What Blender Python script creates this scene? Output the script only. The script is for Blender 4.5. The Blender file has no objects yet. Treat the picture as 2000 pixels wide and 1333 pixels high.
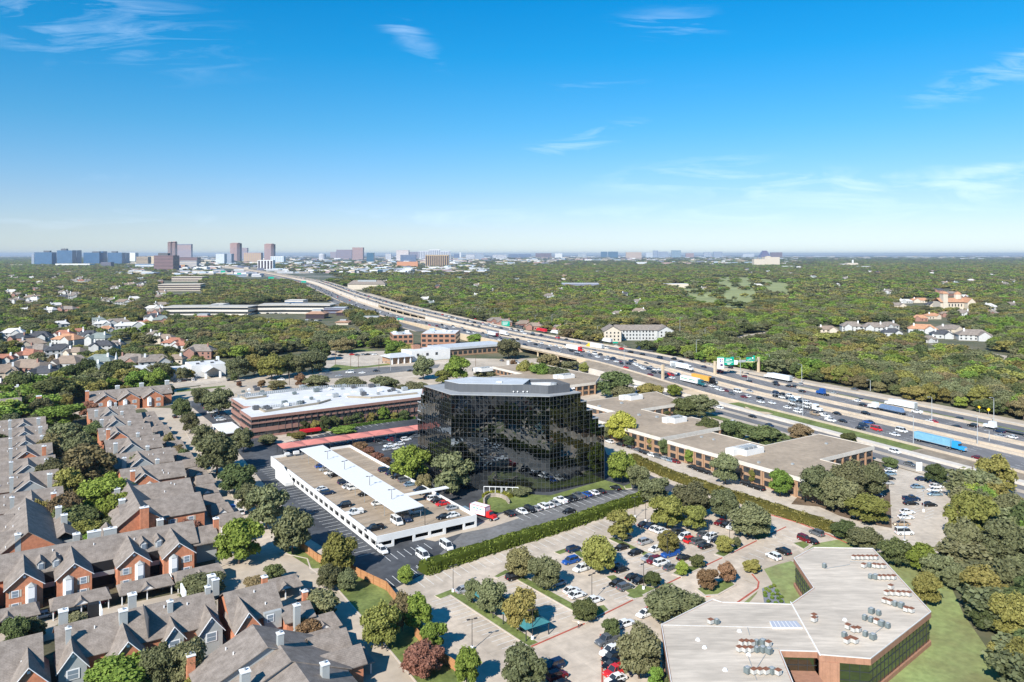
import bpy, bmesh, math, random
import numpy as np
from mathutils import Vector, Matrix
# ------------------------------------------------------------------ camera, sky, sun, exposure
SC = bpy.context.scene
COL = SC.collection
F = 1492.0      # focal length in photo pixels (photo 2000 wide)
CH = 82.0       # camera height
cam = bpy.data.cameras.new('camera'); camo = bpy.data.objects.new('camera', cam); COL.objects.link(camo)
camo.location = (0, 0, CH); camo.rotation_euler = (math.radians(90), 0, 0)
cam.sensor_width = 36; cam.lens = F/2000*36; cam.shift_y = -169.5/2000
cam.clip_start = 1; cam.clip_end = 120000
SC.camera = camo
SUN_EL = math.radians(36); SUN_AZ = math.radians(29)   # shadows fall away from the camera, 29 deg to the right
sl = bpy.data.lights.new('sun', 'SUN'); so = bpy.data.objects.new('sun', sl); COL.objects.link(so)
sl.energy = 4.2; sl.angle = math.radians(0.53); sl.color = (1, .955, .88)
sdir = Vector((math.sin(SUN_AZ)*math.cos(SUN_EL), math.cos(SUN_AZ)*math.cos(SUN_EL), -math.sin(SUN_EL)))
so.rotation_euler = sdir.to_track_quat('-Z', 'Y').to_euler(); so.location = (0, 0, 300)
SC.view_settings.view_transform = 'Standard'; SC.view_settings.look = 'None'
SC.view_settings.exposure = 0.88; SC.view_settings.gamma = 1
w = bpy.data.worlds.new('World'); SC.world = w; w.use_nodes = True
def sky_world():
    nt = w.node_tree; n = nt.nodes; l = nt.links; n.clear()
    out = n.new('ShaderNodeOutputWorld'); bg = n.new('ShaderNodeBackground')
    sk = n.new('ShaderNodeTexSky'); sk.sky_type = 'NISHITA'; sk.sun_disc = False
    sk.sun_elevation = SUN_EL; sk.sun_rotation = SUN_AZ + math.pi
    sk.altitude = 100; sk.air_density = 1.0; sk.dust_density = 0.2; sk.ozone_density = 1.2
    tc = n.new('ShaderNodeTexCoord'); sp = n.new('ShaderNodeSeparateXYZ'); l.new(tc.outputs['Generated'], sp.inputs[0])
    # cirrus: project the view direction on a high plane, stretched noise
    # camera-like colour response of the clear sky: deep azure overhead, pale blue at the horizon
    tr = n.new('ShaderNodeValToRGB'); e = tr.color_ramp.elements; e[0].position = 0; e[0].color = (.47, .595, .88, 1); e[1].position = .34; e[1].color = (.005, .53, .85, 1)
    for ps, cl in ((.03, (.45, .53, .75)), (.07, (.39, .51, .72)), (.16, (.19, .53, .74)), (.25, (.05, .54, .81))): q = e.new(ps); q.color = (*cl, 1)
    l.new(sp.outputs['Z'], tr.inputs[0])
    hsv = n.new('ShaderNodeMix'); hsv.data_type = 'RGBA'; hsv.blend_type = 'MULTIPLY'; hsv.inputs['Factor'].default_value = 1; l.new(sk.outputs[0], hsv.inputs['A']); l.new(tr.outputs[0], hsv.inputs['B'])
    def mt(op, a, b=None, c=None):
        x = n.new('ShaderNodeMath'); x.operation = op
        for k, q in enumerate((a, b, c)):
            if q is None: continue
            if isinstance(q, (int, float)): x.inputs[k].default_value = q
            else: l.new(q, x.inputs[k])
        return x.outputs[0]
    # thin cirrus, each wisp a soft ellipse of streaky noise at its own bearing (a) and height (e)
    yy = mt('MAXIMUM', sp.outputs['Y'], .08); A = mt('DIVIDE', sp.outputs['X'], yy); E_ = mt('DIVIDE', sp.outputs['Z'], yy)
    cb = n.new('ShaderNodeCombineXYZ'); l.new(A, cb.inputs[0]); l.new(E_, cb.inputs[1])
    tot = None
    for ca, ce, sx, sy, ro, st in [(-.60, .315, .34, .085, -12, .62), (-.15, .30, .14, .026, -43, .62), (.20, .30, .11, .03, 4, .62), (.09, .15, .12, .022, 14, 1.1), (.64, .238, .22, .030, 19, .9), (.22, .105, .15, .028, 8, 1.0), (.36, .094, .18, .026, 2, 1.0), (.52, .096, .16, .022, 9, .9), (.66, .108, .16, .03, 14, 1.0), (.45, .06, .60, .036, 2, .7), (-.05, .05, .30, .022, 1, .6), (-.50, .046, .30, .020, 1, .5), (-.45, .10, .2, .01, 0, .25), (.15, .222, .2, .008, 2, .35)]:
        mp = n.new('ShaderNodeMapping'); mp.vector_type = 'TEXTURE'; mp.inputs['Location'].default_value = (ca, ce, 0); mp.inputs['Rotation'].default_value = (0, 0, math.radians(ro)); mp.inputs['Scale'].default_value = (sx, sy, 1); l.new(cb.outputs[0], mp.inputs['Vector'])
        ln = n.new('ShaderNodeVectorMath'); ln.operation = 'LENGTH'; l.new(mp.outputs[0], ln.inputs[0])
        mk = n.new('ShaderNodeMapRange'); mk.interpolation_type = 'SMOOTHERSTEP'; mk.inputs[1].default_value = 1.15; mk.inputs[2].default_value = .1; mk.inputs[3].default_value = 0; mk.inputs[4].default_value = st; l.new(ln.outputs['Value'], mk.inputs[0])
        tot = mk.outputs[0] if tot is None else mt('ADD', tot, mk.outputs[0])
    mp = n.new('ShaderNodeMapping'); mp.inputs['Rotation'].default_value = (0, 0, math.radians(-9)); mp.inputs['Scale'].default_value = (7, 40, 1); l.new(cb.outputs[0], mp.inputs['Vector'])
    nz = n.new('ShaderNodeTexNoise'); nz.inputs['Scale'].default_value = 1.0; nz.inputs['Detail'].default_value = 10; nz.inputs['Roughness'].default_value = .62; nz.inputs['Distortion'].default_value = .9; l.new(mp.outputs[0], nz.inputs['Vector'])
    rp = n.new('ShaderNodeValToRGB'); rp.color_ramp.elements[0].position = .38; rp.color_ramp.elements[1].position = .72; l.new(nz.outputs['Fac'], rp.inputs[0])
    cl_ = mt('MULTIPLY', tot, mt('MAXIMUM', mt('ADD', mt('MULTIPLY', tot, .5), mt('MULTIPLY_ADD', nz.outputs['Fac'], 4.2, -2.25)), 0.0))
    class m1: outputs = [mt('MINIMUM', cl_, 1.0)]
    m2 = n.new('ShaderNodeMath'); m2.operation = 'MULTIPLY'; m2.inputs[1].default_value = .42; l.new(m1.outputs[0], m2.inputs[0])
    mix = n.new('ShaderNodeMix'); mix.data_type = 'RGBA'
    l.new(m2.outputs[0], mix.inputs['Factor']); l.new(hsv.outputs['Result'], mix.inputs['A']); mix.inputs['B'].default_value = (5.4, 6.6, 8.0, 1)
    l.new(mix.outputs['Result'], bg.inputs['Color']); bg.inputs['Strength'].default_value = .10
    l.new(bg.outputs[0], out.inputs['Surface'])
sky_world()
SC.cycles.max_bounces = 5; SC.cycles.diffuse_bounces = 2; SC.cycles.glossy_bounces = 3; SC.cycles.transmission_bounces = 2
SC.cycles.volume_bounces = 0; SC.cycles.volume_step_rate = 10; SC.cycles.use_denoising = True; SC.cycles.caustics_reflective = False

# ------------------------------------------------------------------ coordinates
R = random.Random(7)
def G(px, py, z=0.0):                      # photo pixel of a point at height z -> place
    d = (CH-z)*F/(py-497.0); return Vector(((px-1000.0)/F*d, d, z))
def PX(p): return (1000+F*p[0]/p[1], 497+F*(CH-p[2])/p[1])
ANG = math.atan2(990, 1492); CA, SA = math.cos(ANG), math.sin(ANG)
O = G(735, 1075)
def L(v, u, z=0.0): return Vector((O.x+v*CA-u*SA, O.y+v*SA+u*CA, z))     # street grid -> place
def LI(p): x, y = p[0]-O.x, p[1]-O.y; return (x*CA+y*SA, -x*SA+y*CA)
def GV(px, py, z=0.0): return LI(G(px, py, z))
# ------------------------------------------------------------------ materials
MC = {}
def M(name, col, rough=.85, metal=0, var=.12, scale=.4, spec=.3, col2=None, grid=None, streak=None, trans=0, detail=5, world=False, emit=None):
    if name in MC: return MC[name]
    m = bpy.data.materials.new(name); m.use_nodes = True; MC[name] = m
    nt = m.node_tree; n = nt.nodes; l = nt.links; b = n['Principled BSDF']
    b.inputs['Roughness'].default_value = rough; b.inputs['Metallic'].default_value = metal; b.inputs['Specular IOR Level'].default_value = spec
    c = (*col, 1)
    if var <= 0: b.inputs['Base Color'].default_value = c; return m
    tc = n.new('ShaderNodeTexCoord') if not world else None
    if world: g = n.new('ShaderNodeNewGeometry'); vec = g.outputs['Position']
    else: vec = tc.outputs['Object']
    mp = n.new('ShaderNodeMapping'); l.new(vec, mp.inputs['Vector'])
    if world: mp.inputs['Rotation'].default_value = (0, 0, -ANG)
    if streak: mp.inputs['Scale'].default_value = streak
    nz = n.new('ShaderNodeTexNoise'); nz.inputs['Scale'].default_value = scale; nz.inputs['Detail'].default_value = detail; nz.inputs['Roughness'].default_value = .62
    l.new(mp.outputs[0], nz.inputs['Vector'])
    rp = n.new('ShaderNodeValToRGB'); e = rp.color_ramp.elements
    a2 = col2 if col2 else tuple(min(1, x*(1+var)) for x in col)
    e[0].position = .33; e[1].position = .67
    e[0].color = (*[x*(1-var) for x in col], 1); e[1].color = (*a2, 1)
    l.new(nz.outputs['Fac'], rp.inputs[0]); last = rp.outputs[0]
    nf = n.new('ShaderNodeTexNoise'); nf.inputs['Scale'].default_value = scale*9; nf.inputs['Detail'].default_value = 3; l.new(mp.outputs[0], nf.inputs['Vector'])
    mr = n.new('ShaderNodeMapRange'); mr.inputs[1].default_value = .3; mr.inputs[2].default_value = .7; mr.inputs[3].default_value = 1-var*.8; mr.inputs[4].default_value = 1+var*.5
    l.new(nf.outputs['Fac'], mr.inputs[0])
    mu = n.new('ShaderNodeMix'); mu.data_type = 'RGBA'; mu.blend_type = 'MULTIPLY'; mu.inputs['Factor'].default_value = 1
    l.new(last, mu.inputs['A']); l.new(mr.outputs[0], mu.inputs['B']); last = mu.outputs['Result']
    if grid:
        mp2 = n.new('ShaderNodeMapping'); l.new(vec, mp2.inputs['Vector'])
        if world: mp2.inputs['Rotation'].default_value = (0, 0, -ANG)
        bt = n.new('ShaderNodeTexBrick'); bt.offset = 0 if grid[4] == 0 else .5
        bt.inputs['Scale'].default_value = 1; bt.inputs['Brick Width'].default_value = grid[0]; bt.inputs['Row Height'].default_value = grid[1]
        bt.inputs['Mortar Size'].default_value = grid[2]; bt.inputs['Mortar Smooth'].default_value = .1
        k = grid[3]; bt.inputs['Color1'].default_value = (1, 1, 1, 1); bt.inputs['Color2'].default_value = (.9, .9, .9, 1); bt.inputs['Mortar'].default_value = (k, k, k, 1)
        l.new(mp2.outputs[0], bt.inputs['Vector'])
        m2 = n.new('ShaderNodeMix'); m2.data_type = 'RGBA'; m2.blend_type = 'MULTIPLY'; m2.inputs['Factor'].default_value = 1
        l.new(last, m2.inputs['A']); l.new(bt.outputs['Color'], m2.inputs['B']); last = m2.outputs['Result']
    l.new(last, b.inputs['Base Color'])
    return m
def paint(name, col, metal=0):
    m = M(name, col, rough=.28, metal=metal, var=0, spec=.6)
    return m
concrete = M('concrete_paving', (.54, .452, .36), var=.2, scale=.05, world=True, grid=(4.6, 4.6, .05, .82, 0), detail=8)
concrete2 = M('street_concrete', (.53, .455, .37), var=.18, scale=.06, world=True, grid=(4.2, 9, .05, .85, 0), detail=8)
tanconc = M('tan_road_concrete', (.46, .385, .30), var=.13, scale=.05, world=True, detail=7)
asphalt = M('lot_asphalt', (.062, .066, .075), var=.35, scale=.05, world=True, col2=(.10, .104, .112), detail=8)
asph_pale = M('worn_asphalt', (.17, .165, .16), var=.25, scale=.08, world=True, detail=8)
hwasph = M('highway_asphalt', (.175, .168, .168), var=.2, scale=.06, world=True, streak=(1, .15, 1))
hwconc = M('barrier_concrete', (.50, .42, .33), var=.12, scale=.15, world=True)
hwwhite = M('white_retaining_concrete', (.60, .54, .47), var=.12, scale=.1, world=True)
hwtan = M('tan_retaining_concrete', (.56, .44, .30), var=.12, scale=.15, world=True)
hwbrown = M('brown_slope_paving', (.27, .22, .165), var=.2, scale=.2, world=True)
grass = M('grass', (.13, .17, .04), var=.35, scale=.12, world=True, col2=(.21, .25, .075), detail=9)
drygrass = M('dry_grass', (.27, .27, .11), var=.25, scale=.08, world=True, col2=(.27, .33, .12), detail=10)
fairway = M('fairway_grass', (.27, .29, .12), var=.2, scale=.01, world=True)
soil = M('brown_soil', (.16, .11, .07), var=.3, scale=.3, world=True)
shingle = M('grey_shingle', (.25, .208, .175), var=.2, scale=.6, grid=(.9, .30, .03, .74, 1), col2=(.32, .272, .235))
shingle_d = M('dark_shingle', (.07, .072, .08), var=.2, scale=.5)
shingle_b = M('brown_shingle', (.26, .20, .155), var=.15, scale=.5)
shingle_g = M('greenish_shingle', (.20, .23, .215), var=.15, scale=.5)
tile_r = M('red_roof_tile', (.34, .15, .10), var=.2, scale=.6)
tile_o = M('orange_roof_tile', (.45, .24, .14), var=.2, scale=.6)
brick = M('orange_brick', (.55, .225, .125), var=.18, scale=1.2, grid=(.6, .22, .03, .85, 1))
brick_d = M('brown_brick', (.30, .165, .13), var=.12, scale=.8)
brick_t = M('tan_brick', (.36, .225, .14), var=.14, scale=.9)
brick_p = M('pink_brick', (.38, .20, .13), var=.12, scale=1, grid=(.8, .27, .02, .88, 1))
siding = M('grey_siding', (.36, .375, .37), var=.06, scale=.5)
whitep = M('white_paint', (.70, .69, .67), var=.05, scale=.3)
cream = M('cream_stucco', (.55, .48, .39), var=.06, scale=.3)
trim = M('white_trim', (.78, .78, .78), var=0)
membrane = M('white_roof_membrane', (.62, .615, .61), var=.1, scale=.12, detail=8)
membrane2 = M('stained_pale_roof', (.55, .475, .39), var=.18, scale=.09, detail=9, streak=(.35, 1.6, 1), grid=(60, 1.5, .03, .93, 0))
gravel = M('tan_gravel_roof', (.35, .275, .20), var=.18, scale=.06, detail=9)
glass = M('window_glass', (.03, .035, .04), rough=.08, var=0, spec=.9)
glassb = M('pale_window_glass', (.22, .27, .32), rough=.1, var=0, spec=.8)
blackgl = M('black_mirror_glass', (.19, .205, .21), rough=.012, metal=1, var=0)
blackgl2 = M('black_mirror_glass_2', (.15, .17, .18), rough=.02, metal=1, var=0); blackgl3 = M('black_mirror_glass_3', (.23, .24, .24), rough=.015, metal=1, var=0)
greengl = M('green_mirror_glass', (.20, .23, .19), rough=.02, metal=1, var=0)
mull = M('grey_mullion', (.30, .32, .33), rough=.5, var=0); mull_t = M('tower_mullion', (.10, .108, .115), rough=.5, var=0)
mull_d = M('dark_mullion', (.04, .045, .05), rough=.5, var=0)
metal_g = M('grey_metal', (.33, .35, .36), rough=.5, var=.1)
metal_d = M('dark_metal_panel', (.10, .105, .115), rough=.6, var=.08, streak=(3, 3, .1))
metal_roof = M('pale_metal_roof', (.52, .53, .54), rough=.5, var=.08, scale=.3)
hvacg = M('grey_green_hvac', (.16, .19, .19), rough=.6, var=.15, scale=2)
rust = M('rusty_top', (.22, .09, .05), rough=.8, var=.3, scale=2)
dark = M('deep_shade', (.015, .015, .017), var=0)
rubber = M('tyre_rubber', (.012, .012, .012), var=0)
steel = M('galvanised_steel', (.38, .40, .41), rough=.5, var=0)
pole_d = M('dark_pole', (.05, .045, .045), rough=.5, var=0)
wood = M('cedar_fence_wood', (.44, .22, .10), var=.2, scale=.8)
wood_p = M('pole_wood', (.13, .085, .06), var=.1)
linew = M('line_paint', (.66, .66, .64), var=.1, scale=.5, world=True)
redcurb = M('red_curb_paint', (.42, .10, .07), var=.15, scale=.4, world=True)
curbc = M('curb_concrete', (.52, .45, .38), var=.1, world=True)
coral = M('coral_fabric', (.55, .20, .165), var=.08, scale=.3)
teal = M('teal_fabric', (.05, .20, .215), var=.1, scale=.3)
signg = M('green_sign', (.0, .30, .20), rough=.4, var=0)
signw = M('white_sign', (.75, .76, .76), rough=.4, var=0)
signp = M('purple_sign_patch', (.09, .03, .12), rough=.4, var=0)
signy = M('yellow_sign', (.75, .50, .02), rough=.4, var=0)
signr = M('red_sign', (.55, .02, .03), rough=.4, var=0)
bark = M('bark', (.13, .10, .08), var=.2, scale=2)
cobble = M('stone_wall', (.38, .32, .27), var=.2, scale=1.5)
gravel_g = M('grey_gravel', (.20, .21, .24), var=.15, scale=2)
skin = M('skin', (.35, .2, .14), var=0); cloth_k = M('black_cloth', (.02, .02, .025), var=0)
CARC = {'w': (.72, .72, .71), 'k': (.012, .012, .014), 'n': (.012, .03, .075), 's': (.40, .41, .42), 'g': (.13, .14, .15), 'b': (.02, .10, .38),
        'l': (.22, .32, .40), 'r': (.55, .02, .02), 'm': (.18, .012, .02), 'y': (.75, .5, .03), 'o': (.75, .28, .03), 't': (.40, .30, .2)}
CN = {'w': 'white', 'k': 'black', 'n': 'dark blue', 's': 'silver', 'g': 'dark grey', 'b': 'bright blue', 'l': 'pale blue', 'r': 'red', 'm': 'maroon', 'y': 'yellow', 'o': 'orange', 't': 'tan'}
CARM = {k: paint('car_paint_'+CN[k].replace(' ', '_'), c, .0 if k in 'wryo' else .25) for k, c in CARC.items()}
def foliage(name, c1, c2, c3):
    m = bpy.data.materials.new(name); m.use_nodes = True; nt = m.node_tree; n = nt.nodes; l = nt.links; n.clear()
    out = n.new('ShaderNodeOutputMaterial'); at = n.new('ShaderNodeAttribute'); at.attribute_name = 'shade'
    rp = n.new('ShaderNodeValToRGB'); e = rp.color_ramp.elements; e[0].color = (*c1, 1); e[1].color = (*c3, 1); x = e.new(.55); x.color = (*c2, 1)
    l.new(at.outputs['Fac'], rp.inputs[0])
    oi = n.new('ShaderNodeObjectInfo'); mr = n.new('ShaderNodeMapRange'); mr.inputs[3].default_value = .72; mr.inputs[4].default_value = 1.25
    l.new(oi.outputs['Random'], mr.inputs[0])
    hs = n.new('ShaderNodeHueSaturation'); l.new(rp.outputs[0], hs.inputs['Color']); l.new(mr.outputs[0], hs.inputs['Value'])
    m2 = n.new('ShaderNodeMath'); m2.operation = 'MULTIPLY'; m2.inputs[1].default_value = 7.3; l.new(oi.outputs['Random'], m2.inputs[0])
    m3 = n.new('ShaderNodeMath'); m3.operation = 'FRACT'; l.new(m2.outputs[0], m3.inputs[0])
    m4 = n.new('ShaderNodeMapRange'); m4.inputs[3].default_value = .475; m4.inputs[4].default_value = .525; l.new(m3.outputs[0], m4.inputs[0]); l.new(m4.outputs[0], hs.inputs['Hue'])
    df = n.new('ShaderNodeBsdfDiffuse'); tr = n.new('ShaderNodeBsdfTranslucent'); mx = n.new('ShaderNodeMixShader'); mx.inputs[0].default_value = .30
    l.new(hs.outputs[0], df.inputs['Color']); l.new(hs.outputs[0], tr.inputs['Color']); l.new(df.outputs[0], mx.inputs[1]); l.new(tr.outputs[0], mx.inputs[2]); l.new(mx.outputs[0], out.inputs['Surface'])
    return m
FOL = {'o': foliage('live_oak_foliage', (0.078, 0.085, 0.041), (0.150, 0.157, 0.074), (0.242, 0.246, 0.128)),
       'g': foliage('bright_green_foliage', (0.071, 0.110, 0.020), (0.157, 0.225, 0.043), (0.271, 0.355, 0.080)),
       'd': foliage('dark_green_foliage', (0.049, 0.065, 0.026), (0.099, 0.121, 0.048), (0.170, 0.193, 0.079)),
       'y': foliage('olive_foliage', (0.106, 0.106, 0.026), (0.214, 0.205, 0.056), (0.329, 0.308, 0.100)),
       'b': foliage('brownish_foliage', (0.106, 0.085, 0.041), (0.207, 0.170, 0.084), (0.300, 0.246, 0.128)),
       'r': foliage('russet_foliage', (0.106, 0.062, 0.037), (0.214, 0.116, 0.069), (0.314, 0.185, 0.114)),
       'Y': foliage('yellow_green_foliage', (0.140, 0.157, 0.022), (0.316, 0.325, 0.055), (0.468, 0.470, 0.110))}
TN = {'o': 'grey-green live oak', 'g': 'bright green tree', 'd': 'dark green tree', 'y': 'olive tree', 'b': 'brownish tree', 'r': 'russet tree', 'Y': 'yellow-green tree'}
# ------------------------------------------------------------------ objects
THINGS = []
def thing(name, label, cat, loc, rot=0.0, group=None, place=''):
    o = bpy.data.objects.new(name, None); COL.objects.link(o); o.empty_display_size = .5
    o.location = loc; o.rotation_euler = (0, 0, rot)
    o['label'] = label; o['category'] = cat
    if group: o['group'] = group
    THINGS.append(o); return o
def mesh(name, V, Fc, mats, fm=None):
    me = bpy.data.meshes.new(name); me.from_pydata([tuple(v) for v in V], [], Fc)
    for m in (mats if isinstance(mats, (list, tuple)) else [mats]): me.materials.append(m)
    if fm: me.polygons.foreach_set('material_index', fm)
    me.update(); return me
def link(name, me, parent=None, loc=(0, 0, 0), rot=0.0, mat=None, kind=None, scale=None):
    o = bpy.data.objects.new(name, me); COL.objects.link(o)
    if parent is not None: o.parent = parent
    o.location = loc; o.rotation_euler = (0, 0, rot)
    if scale: o.scale = scale
    if mat is not None:
        o.material_slots[0].link = 'OBJECT'; o.material_slots[0].material = mat
    if kind: o['kind'] = kind
    return o
class MB:
    def __init__(s, ox=0, oy=0, oz=0): s.v = []; s.f = []; s.fm = []; s.o = (ox, oy, oz); s.m = 0
    def a(s, pts, faces):
        b = len(s.v); o = s.o; s.v += [(p[0]-o[0], p[1]-o[1], p[2]-o[2]) for p in pts]; s.f += [tuple(b+i for i in f) for f in faces]; s.fm += [s.m]*len(faces)
    def box(s, x0, x1, y0, y1, z0, z1):
        s.a([(x0, y0, z0), (x1, y0, z0), (x1, y1, z0), (x0, y1, z0), (x0, y0, z1), (x1, y0, z1), (x1, y1, z1), (x0, y1, z1)],
            [(3, 2, 1, 0), (4, 5, 6, 7), (0, 1, 5, 4), (1, 2, 6, 5), (2, 3, 7, 6), (3, 0, 4, 7)])
    def tap(s, x0, x1, y0, y1, z0, z1, ix, iy, ix2=None):
        j = ix if ix2 is None else ix2
        s.a([(x0, y0, z0), (x1, y0, z0), (x1, y1, z0), (x0, y1, z0), (x0+ix, y0+iy, z1), (x1-j, y0+iy, z1), (x1-j, y1-iy, z1), (x0+ix, y1-iy, z1)],
            [(3, 2, 1, 0), (4, 5, 6, 7), (0, 1, 5, 4), (1, 2, 6, 5), (2, 3, 7, 6), (3, 0, 4, 7)])
    def prism(s, poly, z0, z1, top=True):
        n = len(poly); area = sum(poly[i][0]*poly[(i+1) % n][1]-poly[(i+1) % n][0]*poly[i][1] for i in range(n))
        if area < 0: poly = poly[::-1]
        s.a([(p[0], p[1], z0) for p in poly]+[(p[0], p[1], z1) for p in poly],
            [(i, (i+1) % n, n+(i+1) % n, n+i) for i in range(n)]+([tuple(range(n, 2*n)), tuple(range(n-1, -1, -1))] if top else []))
    def cyl(s, x, y, r, z0, z1, n=8, r2=None):
        r2 = r if r2 is None else r2
        s.a([(x+r*math.cos(2*math.pi*i/n), y+r*math.sin(2*math.pi*i/n), z0) for i in range(n)]+[(x+r2*math.cos(2*math.pi*i/n), y+r2*math.sin(2*math.pi*i/n), z1) for i in range(n)],
            [(i, (i+1) % n, n+(i+1) % n, n+i) for i in range(n)]+[tuple(range(n, 2*n))])
    def bar(s, p, q, t):
        p, q = Vector(p), Vector(q); d = (q-p).normalized(); a = d.cross(Vector((0, 0, 1)) if abs(d.z) < .9 else Vector((1, 0, 0))).normalized()*t; b = d.cross(a).normalized()*t
        P = [p-a-b, p+a-b, p+a+b, p-a+b, q-a-b, q+a-b, q+a+b, q-a+b]
        s.a(P, [(3, 2, 1, 0), (4, 5, 6, 7), (0, 1, 5, 4), (1, 2, 6, 5), (2, 3, 7, 6), (3, 0, 4, 7)])
    def gable(s, x0, x1, y0, y1, z0, z1, axis='x', oh=.5, th=.18, hip=0):   # roof as two thick slopes, ridge along axis
        if axis == 'y':
            t = MB(); t.gable(y0, y1, x0, x1, z0, z1, 'x', oh, th, hip)
            b = len(s.v); o = s.o; s.v += [(p[1]-o[0], p[0]-o[1], p[2]-o[2]) for p in t.v]; s.f += [tuple(b+i for i in f[::-1]) for f in t.f]; s.fm += [s.m]*len(t.f); return
        ym = (y0+y1)/2; sl = (z1-z0)/(ym-y0); ze = z0-sl*oh; X0, X1, Y0, Y1 = x0-oh, x1+oh, y0-oh, y1+oh; h = hip
        top = [(X0, Y0, ze), (X1, Y0, ze), (X1, Y1, ze), (X0, Y1, ze), (X0+h, ym, z1), (X1-h, ym, z1)]
        P = [(x, y, z+th) for x, y, z in top]+top
        s.a(P, [(0, 1, 5, 4), (2, 3, 4, 5), (1, 2, 5), (3, 0, 4), (1, 0, 6, 7), (3, 2, 8, 9), (2, 1, 7, 8), (0, 3, 9, 6), (6, 10, 11, 7), (8, 11, 10, 9)]
            if h > 0 else [(0, 1, 5, 4), (2, 3, 4, 5), (1, 0, 6, 7), (3, 2, 8, 9), (1, 7, 11, 5), (5, 11, 8, 2), (0, 4, 10, 6), (4, 3, 9, 10), (6, 10, 11, 7), (8, 11, 10, 9)])
    def gwall(s, x0, x1, y0, y1, z0, z1, zr, axis='x'):   # walls with gable ends under such a roof
        if axis == 'x':
            ym = (y0+y1)/2
            s.a([(x0, y0, z0), (x1, y0, z0), (x1, y1, z0), (x0, y1, z0), (x0, y0, z1), (x1, y0, z1), (x1, y1, z1), (x0, y1, z1), (x0, ym, zr-.05), (x1, ym, zr-.05)],
                [(0, 1, 5, 4), (1, 2, 6, 9, 5), (2, 3, 7, 6), (3, 0, 4, 8, 7)])
        else:
            xm = (x0+x1)/2
            s.a([(x0, y0, z0), (x1, y0, z0), (x1, y1, z0), (x0, y1, z0), (x0, y0, z1), (x1, y0, z1), (x1, y1, z1), (x0, y1, z1), (xm, y0, zr-.05), (xm, y1, zr-.05)],
                [(0, 1, 5, 8, 4), (1, 2, 6, 5), (2, 3, 7, 9, 6), (3, 0, 4, 7)])
    def build(s, name, mats, parent=None, kind=None, loc=(0, 0, 0), rot=0.0):
        if not s.f: return None
        return link(name, mesh(name, s.v, s.f, mats, s.fm if isinstance(mats, (list, tuple)) else None), parent, loc, rot, kind=kind)
UNIT = {}
def ubox(m):
    if m.name not in UNIT:
        b = MB(); b.box(-.5, .5, -.5, .5, 0, 1); UNIT[m.name] = mesh('box_piece', b.v, b.f, m)
    return UNIT[m.name]
def piece(name, m, parent, x, y, z, sx, sy, sz, rot=0.0): return link(name, ubox(m), parent, (x, y, z), rot, scale=(sx, sy, sz))
def gthing(name, label, cat, v, u, z=0, group=None): return thing(name, label, cat, L(v, u, z), ANG, group)
def ground(name, pts, z, mat, uvp=False):       # a flat sheet from photo pixels (ground points) or grid points
    P = [(L(*p, z) if uvp else G(p[0], p[1], z)) for p in pts]
    bm = bmesh.new(); f = bm.faces.new([bm.verts.new(p) for p in P]); f.normal_update()
    if f.normal.z < 0: f.normal_flip()
    bmesh.ops.triangulate(bm, faces=[f]); me = bpy.data.meshes.new(name); bm.to_mesh(me); bm.free(); me.materials.append(mat)
    return link(name, me, kind='structure')
def slab(name, pts, z0, z1, mat, uvp=False, kind='structure'):
    P = [(L(*p) if uvp else G(p[0], p[1], z1)) for p in pts]; b = MB(); b.prism([(p.x, p.y) for p in P], z0, z1); return b.build(name, mat, kind=kind)
def lines(name, segs, w, mat, z):
    b = MB()
    for p, q in segs:
        p, q = Vector((p[0], p[1], 0)), Vector((q[0], q[1], 0)); d = (q-p).normalized(); n = Vector((-d.y, d.x, 0))*w/2
        b.a([(c.x, c.y, z) for c in (p-n, q-n, q+n, p+n)], [(0, 1, 2, 3)])
    return b.build(name, mat, kind='structure')
def inpoly(x, y, P):
    c = False; j = len(P)-1
    for i in range(len(P)):
        if (P[i][1] > y) != (P[j][1] > y) and x < (P[j][0]-P[i][0])*(y-P[i][1])/(P[j][1]-P[i][1])+P[i][0]: c = not c
        j = i
    return c
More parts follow.
